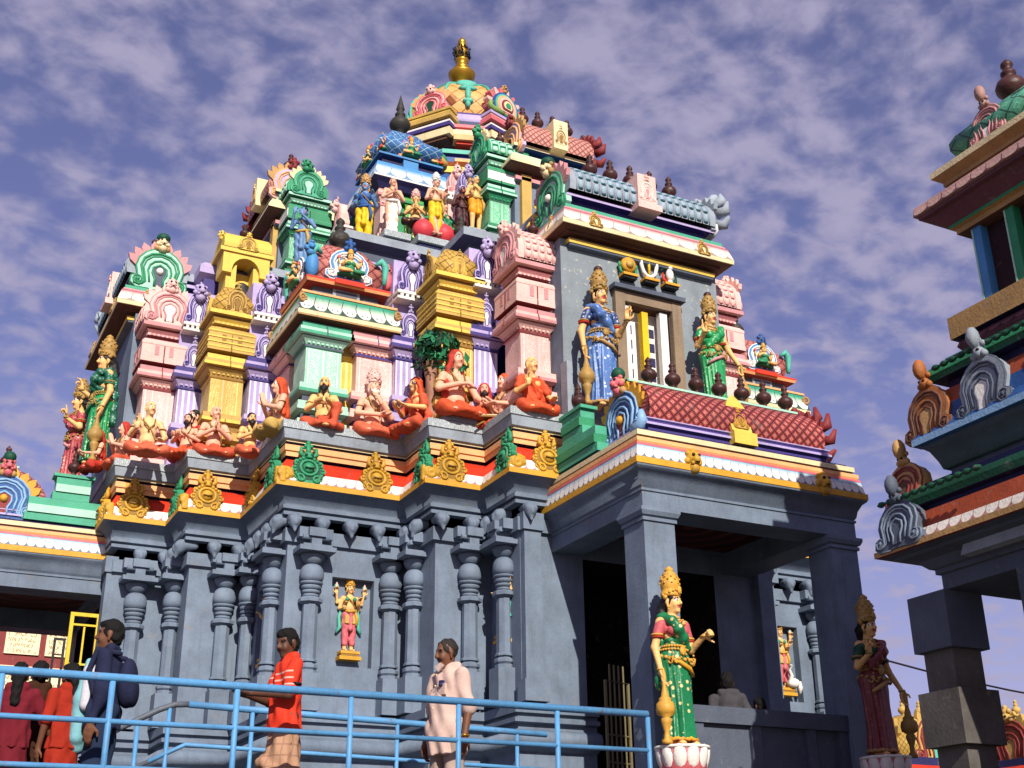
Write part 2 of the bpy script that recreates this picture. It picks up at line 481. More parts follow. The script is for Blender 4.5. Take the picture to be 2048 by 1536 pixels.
def grooved(name, base, line, w, carve=True):
    """pilaster face painted with a dark centre joint, border lines and a scroll relief"""
    def fn(nt, u, v):
        fr = nt.math('FRACT', nt.math('DIVIDE', u, w))
        a = nt.math('ABSOLUTE', nt.math('SUBTRACT', fr, .5))
        c = nt.mix(nt.math('LESS_THAN', a, .022), lin(base, .84), lin(line, .7))
        if carve:
            tc = nt.new('ShaderNodeUVMap'); mp = nt.new('ShaderNodeMapping'); mp.inputs['Scale'].default_value = (1, 1, 1)
            nt.link(tc.outputs[0], mp.inputs['Vector'])
            wv = nt.new('ShaderNodeTexWave', wave_type='RINGS', rings_direction='Z', i_Scale=9.0, i_Distortion=7.0, i_Detail=1.5, i_Detail_Scale=3.5)
            nt.link(mp.outputs[0], wv.inputs['Vector'])
            e = nt.math('LESS_THAN', wv.outputs[0], .2)
            b1 = nt.math('GREATER_THAN', a, .1); b2 = nt.math('LESS_THAN', a, .36)
            e = nt.math('MULTIPLY', nt.math('MULTIPLY', e, b1), b2)
            c = nt.mix(nt.math('MULTIPLY', e, .6), c, lin(line, .95))
            rim = nt.math('MULTIPLY', nt.math('GREATER_THAN', a, .395), nt.math('LESS_THAN', a, .42))
            c = nt.mix(rim, c, lin(line, .9))
        return c
    return uvmat(name, fn)
def flutes(name, base, line, pitch=.075):
    def fn(nt, u, v):
        fr = nt.math('FRACT', nt.math('DIVIDE', u, pitch))
        return nt.mix(step(nt, nt.math('ABSOLUTE', nt.math('SUBTRACT', fr, .5)), .3, .05), lin(base, .84), lin(line, .84))
    return uvmat(name, fn)
def diamond(name, base, line, dot, s=.13, lw=.09):
    def fn(nt, u, v):
        a = nt.math('FRACT', nt.math('DIVIDE', nt.math('ADD', u, v), s)); b = nt.math('FRACT', nt.math('DIVIDE', nt.math('SUBTRACT', u, v), s))
        la = nt.math('LESS_THAN', a, lw*2); lb = nt.math('LESS_THAN', b, lw*2)
        l = nt.math('MAXIMUM', la, lb)
        da = nt.math('ABSOLUTE', nt.math('SUBTRACT', a, .5+lw)); db = nt.math('ABSOLUTE', nt.math('SUBTRACT', b, .5+lw))
        mx = nt.math('MAXIMUM', da, db)
        c = nt.mix(nt.math('LESS_THAN', mx, .2), lin(base, .84), lin(dot, .84))
        c = nt.mix(nt.math('LESS_THAN', mx, .1), c, lin(base, .84))
        return nt.mix(l, c, lin(line, .8))
    return uvmat(name, fn)
def petals(name, top, low, line, pitch=.12, h=.12, split=.45, spots=False):
    """row of rounded petals: colour fades from the band's own upper paint to white tips"""
    def fn(nt, u, v):
        fr = nt.math('SUBTRACT', nt.math('FRACT', nt.math('DIVIDE', u, pitch)), .5)
        vv = nt.math('DIVIDE', v, h)
        arch = nt.math('MULTIPLY', nt.math('POWER', nt.math('ABSOLUTE', nt.math('MULTIPLY', fr, 2.0)), 3.0), .3)
        edge = nt.math('LESS_THAN', vv, nt.math('ADD', arch, .05))
        side = nt.math('GREATER_THAN', nt.math('ABSOLUTE', fr), .47)
        c = nt.mix(step(nt, vv, split, .22), lin(low, .85), lin(top, .85))
        if spots:
            q = nt.math('ABSOLUTE', nt.math('SUBTRACT', nt.math('ABSOLUTE', fr), .17)); w2 = nt.math('ABSOLUTE', nt.math('SUBTRACT', vv, .22))
            c = nt.mix(nt.math('LESS_THAN', nt.math('ADD', nt.math('MULTIPLY', q, 1.3), w2), .07), c, lin('#4a5a58', .8))
        return nt.mix(nt.math('MAXIMUM', edge, nt.math('MULTIPLY', side, nt.math('LESS_THAN', vv, .8))), c, lin(line, .8))
    return uvmat(name, fn)
PETW = petals('white_petal_row', '#f6efe6', '#f6efe6', '#b98a84', .115, .15)
PETB = petals('blue_white_petal_row', '#6fb4d8', '#f7f3ee', '#6d7f8c', .1, .15, .75)
PETG = petals('green_white_petal_row', '#2f9c7c', '#f6f2e8', '#39584c', .15, .3, .52, True)
PETBL = petals('blue_cornice_petal_row', '#4f97d6', '#f4f6f8', '#7fa6c8', .2, .3, .5)
PETP = petals('cream_scallop_row', '#a8566c', '#f5eedf', '#a89a8c', .2, .18, .8)
DIAM = diamond('maroon_diamond_tiles', '#a04040', '#4e1c20', '#d89080', .115)
DIAS = diamond('rose_diamond_tiles', '#be8074', '#7c3c3c', '#dca898', .1)
CHKB = diamond('blue_chequer_dome', '#3d6fae', '#a9d2e2', '#3d6fae', .13, .05)
CHKR = diamond('red_chequer_dome', '#c4736c', '#6e2c30', '#d98a80', .16, .06)
CHKY = diamond('ochre_chequer_dome', '#d0a850', '#7c5620', '#d0a850', .12, .07)
CHKT = diamond('teal_tile_dome', '#4a8f78', '#234c40', '#62a88c', .2, .05)
CHKO = diamond('ochre_scale_dome', '#e0ab62', '#6e4022', '#e6b070', .26, .035)
G_MINT = grooved('mint_carved_pilaster', '#a4dcc4', '#f0f6ee', .46)
G_PINK = grooved('pink_carved_pilaster', '#f1c0ba', '#fbe0d8', .5)
G_YEL = grooved('ochre_carved_pilaster', '#d6b058', '#f2dc9c', .46)
G_GRN = grooved('green_carved_pilaster', '#6cc498', '#d4ecd4', .4)
FL_PUR = flutes('lilac_fluted_pilaster', '#b0a0d6', '#ece4f6')
FL_YEL = flutes('yellow_fluted_pilaster', '#ecc552', '#f8e6a0')
FL_GRN = flutes('green_fluted_pilaster', '#4fae4c', '#c8e4a0', .06)
FL_PINK = flutes('pink_fluted_pilaster', '#f0beb6', '#fadcd4')
def slabpat():
    def fn(nt, u, v):
        tc = nt.new('ShaderNodeUVMap')
        wv = nt.new('ShaderNodeTexWave', wave_type='RINGS', rings_direction='Z', i_Scale=12.0, i_Distortion=9.0, i_Detail=2.0, i_Detail_Scale=3.0)
        nt.link(tc.outputs[0], wv.inputs['Vector'])
        return nt.mix(nt.math('MULTIPLY', nt.math('GREATER_THAN', wv.outputs[0], .72), .55), lin('#9ba6ae', .8), lin('#dfe4e2', .85))
    return uvmat('scroll_painted_slab_edge', fn, .6, .2)
SLABP = slabpat()
def wallscroll():
    def fn(nt, u, v):
        tc = nt.new('ShaderNodeUVMap')
        vo = nt.new('ShaderNodeTexVoronoi', i_Scale=7.0, feature='F1'); nt.link(tc.outputs[0], vo.inputs['Vector'])
        no = nt.new('ShaderNodeTexNoise', i_Scale=14.0, i_Detail=3.0); nt.link(tc.outputs[0], no.inputs['Vector'])
        f = nt.math('MULTIPLY', nt.math('LESS_THAN', vo.outputs['Distance'], .42), nt.math('GREATER_THAN', no.outputs[0], .6))
        top = step(nt, v, 1.55, .25)
        return nt.mix(nt.math('MULTIPLY', nt.math('MULTIPLY', f, top), .4), lin('#8d98a2', .76), lin('#e6e0b8', .8))
    return uvmat('grey_wall_with_faded_scrolls', fn, .6, .2)
WALLSC = wallscroll()

# ------------------------------------------------------------------ world, sun, camera
SUN_EL, SUN_AZ = R(32), R(11)                      # rays run towards +Y, a little towards +X
w = bpy.data.worlds.new('World'); SC.world = w; w.use_nodes = True
nt = w.node_tree; N = nt.nodes; L = nt.links
bg = N['Background']
sky = N.new('ShaderNodeTexSky'); sky.sky_type = 'NISHITA'; sky.sun_disc = False
sky.sun_elevation = SUN_EL; sky.sun_rotation = R(180)+SUN_AZ
sky.air_density = 1.0; sky.dust_density = .6; sky.ozone_density = 3.0
def wn(t, **k):
    n = N.new(t)
    for a, b in k.items():
        if a.startswith('i_'): n.inputs[a[2:].replace('_', ' ') if not a[2:].isdigit() else int(a[2:])].default_value = b
        else: setattr(n, a, b)
    return n
tint = wn('ShaderNodeMix', data_type='RGBA', blend_type='MULTIPLY'); tint.inputs[0].default_value = 1
tint.inputs[7].default_value = (1.08, .78, 1.02, 1); L.new(sky.outputs[0], tint.inputs[6])
tc = wn('ShaderNodeTexCoord'); sp = wn('ShaderNodeSeparateXYZ'); L.new(tc.outputs['Generated'], sp.inputs[0])
mz = wn('ShaderNodeMath', operation='MAXIMUM'); mz.inputs[1].default_value = .06; L.new(sp.outputs[2], mz.inputs[0])
az = wn('ShaderNodeMath', operation='ADD'); az.inputs[1].default_value = .22; L.new(mz.outputs[0], az.inputs[0])
dv = wn('ShaderNodeVectorMath', operation='DIVIDE'); L.new(tc.outputs['Generated'], dv.inputs[0])
cb = wn('ShaderNodeCombineXYZ'); cb.inputs[2].default_value = 1
for i in (0, 1): L.new(az.outputs[0], cb.inputs[i])
L.new(cb.outputs[0], dv.inputs[1])
mp = wn('ShaderNodeMapping'); mp.inputs['Scale'].default_value = (1.0, 1.08, 0.0); mp.inputs['Location'].default_value = (3.3, 1.2, 0); mp.inputs['Rotation'].default_value = (0, 0, R(-20)); L.new(dv.outputs[0], mp.inputs[0])
wp = wn('ShaderNodeTexNoise', i_Scale=5.0, i_Detail=2.0); L.new(mp.outputs[0], wp.inputs['Vector'])
wo = wn('ShaderNodeVectorMath', operation='MULTIPLY_ADD'); wo.inputs[1].default_value = (.05, .05, 0); L.new(wp.outputs['Color'], wo.inputs[0]); L.new(mp.outputs[0], wo.inputs[2])
c1 = wn('ShaderNodeTexNoise', i_Scale=18.0, i_Detail=6.0, i_Roughness=.5, i_Distortion=.15); L.new(wo.outputs[0], c1.inputs['Vector'])
c2 = wn('ShaderNodeTexNoise', i_Scale=3.2, i_Detail=3.0, i_Roughness=.55); L.new(mp.outputs[0], c2.inputs['Vector'])
ad = wn('ShaderNodeMath', operation='MULTIPLY_ADD'); ad.inputs[1].default_value = .55; L.new(c2.outputs[0], ad.inputs[0]); L.new(c1.outputs[0], ad.inputs[2])
cr = wn('ShaderNodeMapRange', i_1=.60, i_2=.98, i_3=.08, i_4=1.0, interpolation_type='SMOOTHSTEP'); L.new(ad.outputs[0], cr.inputs[0])
lowf = wn('ShaderNodeMapRange', i_1=.42, i_2=.05, i_3=.05, i_4=.6); L.new(sp.outputs[2], lowf.inputs[0])
cf = wn('ShaderNodeMath', operation='MAXIMUM'); L.new(cr.outputs[0], cf.inputs[0]); L.new(lowf.outputs[0], cf.inputs[1])
cm = wn('ShaderNodeMix', data_type='RGBA'); cm.inputs[7].default_value = (3.75, 3.45, 4.95, 1)
cs = wn('ShaderNodeMath', operation='MULTIPLY'); cs.inputs[1].default_value = .92; L.new(cf.outputs[0], cs.inputs[0])
L.new(cs.outputs[0], cm.inputs[0]); L.new(tint.outputs[2], cm.inputs[6]); L.new(cm.outputs[2], bg.inputs['Color'])
bg.inputs['Strength'].default_value = .085
sd = bpy.data.lights.new('sun', 'SUN'); sd.energy = 5.0; sd.angle = R(.5); sd.color = (1, .93, .80)
so = bpy.data.objects.new('sun', sd); COL.objects.link(so)
ray = Vector((math.sin(SUN_AZ)*math.cos(SUN_EL), math.cos(SUN_AZ)*math.cos(SUN_EL), -math.sin(SUN_EL)))
so.rotation_euler = ray.to_track_quat('-Z', 'Y').to_euler(); so.location = (-6, -25, 18)
cd = bpy.data.cameras.new('camera'); co = bpy.data.objects.new('camera', cd); COL.objects.link(co); SC.camera = co
cd.sensor_width = 36; cd.lens = 36*2494.317/2048; cd.clip_end = 3000; cd.clip_start = .1
fw = Vector((0.42089707, 0.81767023, 0.39276081)); rt = Vector((0.891129, -0.45362661, -0.01058307)); up = Vector((-0.16951329, -0.35445494, 0.91957976))
M = Matrix((( rt.x, up.x, -fw.x, -3.76266), (rt.y, up.y, -fw.y, -13.17189), (rt.z, up.z, -fw.z, 1.55), (0, 0, 0, 1)))
co.matrix_world = M
SC.view_settings.view_transform = 'Standard'; SC.view_settings.look = 'None'; SC.view_settings.exposure = .42; SC.view_settings.gamma = 1

# ------------------------------------------------------------------ ground and platform
def ground_mat():
    m = bpy.data.materials.new('dusty_paving'); nt = NT(m)
    rgb = nt.new('ShaderNodeRGB'); rgb.outputs[0].default_value = lin('#8d7f70', .4)
    weather(nt, rgb.outputs[0], .3, .5); nt.b.inputs['Roughness'].default_value = .85; return m
mb = MB(); mb.add([(-600, -600, 0), (600, -600, 0), (600, 600, 0), (-600, 600, 0)], [(0, 1, 2, 3)], ground_mat())
link(mb.mesh('ground'), 'ground', kind='structure')
mb = MB(); pg = paint('platform_granite_paving', '#8b8580', .8, .3, .4)
mb.box(-14, 9.5, -4.15, 13.5, .004, 2.1, pg); mb.box(-14.06, 9.56, -4.21, 13.56, 1.92, 2.05, pg)
link(mb.mesh('platform'), 'platform', kind='structure')
# ------------------------------------------------------------------ the cruciform grey hall
def rot90(p, k):
    x, y = p[0]-CX, p[1]-CX
    for _ in range(k): x, y = -y, x
    return (x+CX, y+CX)
def cruciform(a0=4.15, s1=.7586, s2=1.505, b1=2.65, b2=1.953):
    q = [(-a0, -a0), (-b1, -a0), (-b1, -a0-s1), (-b2, -a0-s1), (-b2, -a0-s2), (b2, -a0-s2), (b2, -a0-s1), (b1, -a0-s1), (b1, -a0)]
    return [rot90((x+CX, y+CX), k) for k in range(4) for (x, y) in q]
PLAN = cruciform()
hall = Thing('temple_hall', 'grey stone-painted hall with stepped walls, round-capped pilasters and a gold, white and red eave', 'temple hall', (CX, CX, 2.1))
def offset_plan(plan, o):
    n = len(plan); P = [Vector(p) for p in plan]; out = []
    for i in range(n):
        d0 = (P[i]-P[i-1]).normalized(); d1 = (P[(i+1) % n]-P[i]).normalized()
        a = Vector((d0.y, -d0.x)); b = Vector((d1.y, -d1.x)); q = a+b
        q = q*(2/q.length_squared) if q.length_squared > 1e-6 else a
        out.append(P[i]+q*o)
    return out
WALLP = offset_plan(PLAN, -.25)
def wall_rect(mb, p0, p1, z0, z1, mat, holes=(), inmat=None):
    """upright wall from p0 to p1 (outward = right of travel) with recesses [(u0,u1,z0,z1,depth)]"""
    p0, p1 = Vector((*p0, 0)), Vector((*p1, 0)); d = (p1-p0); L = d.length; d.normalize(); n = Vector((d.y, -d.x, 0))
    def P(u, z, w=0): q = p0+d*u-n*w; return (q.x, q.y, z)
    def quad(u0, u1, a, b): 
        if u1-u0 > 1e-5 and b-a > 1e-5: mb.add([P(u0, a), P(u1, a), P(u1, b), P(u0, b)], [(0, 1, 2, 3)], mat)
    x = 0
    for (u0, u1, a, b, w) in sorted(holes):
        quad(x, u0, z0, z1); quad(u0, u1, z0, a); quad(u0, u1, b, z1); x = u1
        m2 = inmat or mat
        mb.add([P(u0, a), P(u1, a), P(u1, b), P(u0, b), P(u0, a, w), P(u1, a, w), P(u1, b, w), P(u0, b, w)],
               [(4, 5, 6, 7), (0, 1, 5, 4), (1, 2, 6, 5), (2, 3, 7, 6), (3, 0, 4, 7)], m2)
    quad(x, L, z0, z1)
mb = MB(); dk = MB()
for i, p in enumerate(WALLP):
    q = WALLP[(i+1) % len(WALLP)]; j = i % 9; L = (Vector(q)-Vector(p)).length
    holes = []
    if j == 0: holes = [(.55, 1.06, 4.15, 5.16, .12)]
    if j == 8: holes = [(L-1.06, L-.55, 4.15, 5.16, .12)]
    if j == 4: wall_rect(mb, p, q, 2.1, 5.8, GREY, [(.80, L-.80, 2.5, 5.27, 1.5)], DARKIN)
    else: wall_rect(mb, p, q, 3.55, 5.8, GREY, holes)
hall.part('wall', mb)
mb = MB()   # plinth; stops either side of the front and left doorways
ring = WALLP
pl_prof = [(.16, 2.1), (.16, 2.42), (.10, 2.46), (.10, 2.62), (.22, 2.66), (.22, 2.86), (.12, 2.9), (.08, 2.92), (.08, 3.12), (.20, 3.17), (.22, 3.24), (.20, 3.31), (.10, 3.35), (.10, 3.40), (.17, 3.41), (.17, 3.455), (.11, 3.46), (.11, 3.50), (.16, 3.505), (.16, 3.60), (0, 3.62)]
for k in range(4):
    seg = [ring[(9*k+i) % 36] for i in range(5, 14)]
    a = Vector(ring[9*k+4]); b = Vector(ring[9*k+5]); seg = [tuple(b-(b-a).normalized()*.85)]+[tuple(p) for p in seg]
    a2 = Vector(ring[(9*k+13) % 36]); b2 = Vector(ring[(9*k+14) % 36]); seg = seg[:-1]+[tuple(a2), tuple(a2+(b2-a2).normalized()*.85)]
    mb.sweep(seg, pl_prof, GREY, smooth=(9, 10))
hall.part('plinth', mb)
mb = MB()   # eave from the lintel band up to the slab the figures sit on
prof = [(-.25, 5.50), (-.20, 5.505), (-.20, 5.66), (-.25, 5.665), (-.25, 5.795), (-.15, 5.80), (-.15, 5.84), (-.19, 5.845), (-.19, 5.865), (-.135, 5.87), (-.135, 5.915), (-.17, 5.92), (-.165, 5.94), (-.15, 5.99), (-.11, 6.045), (-.05, 6.085), (-.02, 6.09), (0, 6.095), (0, 6.155),
        (-.015, 6.16), (-.07, 6.29), (-.08, 6.30), (-.10, 6.38), (-.14, 6.455), (-.21, 6.46), (-.21, 6.49), (-.125, 6.495), (-.125, 6.555), (-.105, 6.56), (-.105, 6.63), (-.19, 6.635), (-.19, 6.665), (-.12, 6.67), (-.12, 6.69), (-.125, 6.692), (-.085, 6.70), (-.065, 6.815), (-.05, 6.82), (-.05, 6.915), (-.62, 6.92)]
mats = [GREY]*17+[GOLD]*2+[PETW]*1+[RED]*4+[NAVY]*2+[ORG]*4+[NAVY]*2+[CREAM]*2+[SLAB, SLAB]+[SLAB]*1+[SLABP, SLAB]
assert len(mats) == len(prof)-1, (len(mats), len(prof))
mb.sweep(PLAN, prof, mats, True, smooth=(12, 13, 14, 15, 20, 21, 22))
b = len(mb.v); inn = offset_plan(PLAN, -.62)
hall.part('eave', mb)
mb = MB(); mb.face([mb.v.append((p[0], p[1], 6.919)) or i for i, p in enumerate(inn)], SLAB); hall.part('roof_slab', mb)

def pilaster_mb():
    """round-capped pilaster, local: centred on x=0, wall at y=0, facing -y; z absolute"""
    mb = MB(); o8 = PI/8
    mb.box(-.115, .115, -.20, .03, 3.62, 4.02, GREY)
    c = (0, -.075, 0); q8 = lambda pr: mb.lathe(c, [(r*.95, z) for r, z in pr], GREY, 8, o8, smooth=False, sq=(1, .88)); q = lambda pr: mb.lathe(c, [(r*.93, z) for r, z in pr], GREY, 20, sq=(1, .85))
    q8([(.118, 4.02), (.118, 4.06)]); q8([(.10, 4.062), (.125, 4.085), (.125, 4.115), (.105, 4.13)]); q8([(.09, 4.132), (.09, 4.15)]); q8([(.115, 4.152), (.115, 4.172), (.10, 4.185)])
    q8([(.098, 4.186), (.094, 4.79)])
    q8([(.10, 4.792), (.148, 4.815), (.15, 4.85), (.12, 4.87)]); q([(.085, 4.872), (.10, 4.885), (.10, 4.90), (.085, 4.91)]); q([(.095, 4.912), (.112, 4.93), (.112, 4.945), (.095, 4.955)]); q([(.105, 4.957), (.122, 4.985), (.122, 5.0), (.105, 5.008)])
    q([(.115, 5.01), (.142, 5.03), (.142, 5.045), (.12, 5.05)]); q([(.128, 5.052), (.148, 5.10), (.149, 5.15), (.135, 5.20), (.105, 5.235), (.075, 5.25)])
    q([(.07, 5.252), (.095, 5.265), (.13, 5.30), (.15, 5.34), (.15, 5.37)])
    mb.box(-.215, .215, -.27, .03, 5.372, 5.425, GREY); mb.box(-.17, .17, -.25, .03, 5.427, 5.45, GREY)
    mb.box(-.06, .06, -.2, .03, 5.452, 5.54, GREY)
    mb.box(-.20, .20, -.17, .03, 5.542, 5.66, GREY); mb.box(-.1, .1, -.23, -.172, 5.55, 5.65, GREY)
    mb.tube([(-.16, -.17, 5.54), (.16, -.17, 5.54)], .03, GREY, 8)
    return mb
PIL = pilaster_mb()
def bracket_mb():
    """drooping bud-shaped bracket head"""
    S = Sdf()
    S.cap((0, .04, 5.77), (0, -.13, 5.76), .07, .085, 0, .03).ell((0, -.16, 5.72), (.085, .09, .095), 0, .03)
    S.cap((0, -.18, 5.68), (0, -.21, 5.56), .06, .012, 0, .03).ell((.055, -.2, 5.74), (.035, .04, .05), 0, .015).ell((-.055, -.2, 5.74), (.035, .04, .05), 0, .015)
    S.ell((0, -.235, 5.70), (.03, .03, .06), 0, .012)
    return S.build('bracket', .017, [GREY])
BRK = bracket_mb()
def place(me, name, parent, pos, rz, flipx=False):
    o = link(me, name, parent); o.location = pos; o.rotation_euler = (0, 0, rz); return o
pil_me = PIL.mesh('pilaster')
PO = Vector(hall.loc)
def on_wall(me, name, u, edge, dz=0, out=0):
    p, q = Vector((*WALLP[edge % 36], 0)), Vector((*WALLP[(edge+1) % 36], 0)); d = (q-p).normalized(); n = Vector((d.y, -d.x, 0))
    pos = p+d*u+n*out; pos.z = dz
    return place(me, name, hall.o, pos-PO, math.atan2(d.y, d.x))
EL = lambda e: (Vector(WALLP[(e+1) % 36])-Vector(WALLP[e % 36])).length
# edges: 0 = corner bay front, 1 = step, 2 = bay front, 3 = step, 4 = centre; 35,34,33,32 = the same on the left flank
for e in (0, 35):
    for u in ((.28, 1.24) if e == 0 else (EL(35)-.28, EL(35)-1.24)): on_wall(pil_me, 'pilaster', u, e)
on_wall(pil_me, 'pilaster', .32, 1); on_wall(pil_me, 'pilaster', EL(34)-.32, 34)
on_wall(pil_me, 'pilaster', .40, 2); on_wall(pil_me, 'pilaster', EL(33)-.40, 33)
on_wall(pil_me, 'pilaster', .48, 3); on_wall(pil_me, 'pilaster', EL(32)-.48, 32)
for e, us in ((0, (.02, .36, .70, 1.04, 1.38)), (35, (.12, .46, .8, 1.14, 1.48)), (1, (.2, .5)), (34, (.25, .55)), (2, (.02, .40)), (33, (.3, .68)), (3, (.2, .5)), (32, (.25, .55)), (4, (.06,)), (8, (.1, .44, .78, 1.12, 1.46)), (7, (.2, .5)), (6, (.3, .6))):
    for u in us: on_wall(BRK, 'bracket_head', u, e, .8).scale = (.86, .86, .86)
for u in (.26, 1.22): on_wall(pil_me, 'pilaster', u, 8)
def strip_mb():
    mb = MB(); mb.box(-.105, .105, -.10, .02, 3.86, 5.5, GREY); mb.box(-.15, .15, -.16, .02, 3.63, 3.858, GREY); mb.box(-.13, .13, -.13, .02, 5.502, 5.7, GREY)
    return mb.mesh('corner_strip')
st = strip_mb()
on_wall(st, 'corner_strip', .11, 4); on_wall(st, 'corner_strip', EL(31)-.11, 31); on_wall(st, 'corner_strip', EL(4)-.11, 4)
# relief crests standing on the eave
def crest_mb(col, dark):
    """rounded eave crest: scalloped shield, ringed boss, scrolls and a tufted top; local: base centre, facing -y, leaning back"""
    mb = MB(); fr = frame((0, .0, 0), (1, 0, 0), (0, -1, .14)); o, u, v, w = fr
    P = lambda a, c, d=0: tuple(o+u*a+v*c+w*d)
    out = [(-.12, .0), (.12, .0)]+[((.165+.014*math.cos(10*t))*math.cos(t), .165+(.15+.014*math.cos(10*t))*math.sin(t)) for t in np.linspace(-.75, PI+.75, 44)]
    mb.prism(out, fr, -.05, .012, col)
    mb.prism([(.125*math.cos(t), .165+.115*math.sin(t)) for t in np.linspace(0, 2*PI, 26)[:-1]], fr, .005, .016, dark)
    for i in range(18):
        t = -.7+i*(PI+1.4)/17; mb.sphere(P(.145*math.cos(t), .165+.133*math.sin(t), .014), .019, col, 6, 5)
    mb.tube([P(.088*math.cos(t), .185+.082*math.sin(t), .02) for t in np.linspace(0, 2*PI, 19)[:-1]], .016, col, 7, True)
    mb.sphere(P(0, .185, .01), (.062, .05, .062), col, 10, 7); mb.tube([P(-.05, .175, .055), P(0, .165, .065), P(.05, .175, .055)], .007, dark, 5)
    for s_ in (-1, 1):
        mb.tube([P(s_*(.085+(.055-.0045*i)*math.cos(i*.75+.5)), .06+(.05-.004*i)*math.sin(i*.75+.5), .018) for i in range(10)], .013, col, 6)
        mb.tube([P(s_*.03, .31, .0), P(s_*.085, .35, .0), P(s_*.075, .41, .01), P(s_*.04, .40, .015)], [.025, .025, .02, .012], col, 7); mb.sphere(P(s_*.03, .325, .035), .016, dark, 6, 5)
    mb.sphere(P(0, .325, 0), (.055, .04, .05), col, 9, 7); mb.sphere(P(0, .30, .035), (.035, .025, .018), col, 8, 5); mb.tube([P(0, .35, 0), P(0, .47, -.01)], [.035, .02], col, 7); mb.sphere(P(0, .48, -.01), .026, col, 7, 6); mb.sphere(P(-.03, .44, 0), .02, col, 6, 5); mb.sphere(P(.03, .44, 0), .02, col, 6, 5)
    return mb.mesh('eave_crest')
def slots_x(mb, ys, x, z0, z1, mat, w=.05):
    for y in ys: mb.box(x-.004, x+.03, y-w/2, y+w/2, z0, z1, mat)
CRG = crest_mb(PLQ, TYELD); CRN = crest_mb(GRN, DGRN)
def scroll_mb(col):
    S = Sdf()
    for i in range(26):
        a = i*.36; r = .085-.0028*i; S.ell((r*math.cos(a), .04-.03, .1+r*math.sin(a)), .026, 0, .012)
    S.box((0, .05, .09), (.09, .02, .08), .02, 0, .02)
    return S.build('eave_scroll', .0125, [col])
SCR = scroll_mb(PLQ)
def on_eave(me, name, u, edge, out=-.02, dz=6.135, tilt=0):
    p, q = Vector((*PLAN[edge % 36], 0)), Vector((*PLAN[(edge+1) % 36], 0)); d = (q-p).normalized(); n = Vector((d.y, -d.x, 0))
    pos = p+d*u+n*out; pos.z = dz
    return place(me, name, hall.o, pos-PO, math.atan2(d.y, d.x)+tilt)
LE = lambda e: (Vector(PLAN[(e+1) % 36])-Vector(PLAN[e % 36])).length
for e, us in ((0, ((.38, 1), (1.22, 0))), (35, ((-.38, 1), (-1.22, 0))), (1, ((-.2, 1),)), (34, ((.34, 0),)), (2, ((.34, 0),)), (33, ((.25, 1),)), (3, ((-.2, 1),)), (32, ((.34, 0),)), (4, ((.52, 0),)), (31, ((-.52, 0),)), (8, ((-.38, 1), (-1.22, 0))), (6, ((-.34, 0),))):
    for u, g in us: on_eave(CRN if g else CRG, 'eave_crest', u if u > 0 else LE(e)+u, e).scale = (1.16, 1.1, 1.14)
for e, u in ((0, .1), (35, LE(35)-.1), (2, .09), (33, LE(33)-.09), (4, .12), (31, LE(31)-.12)): on_eave(SCR, 'eave_scroll', u, e)

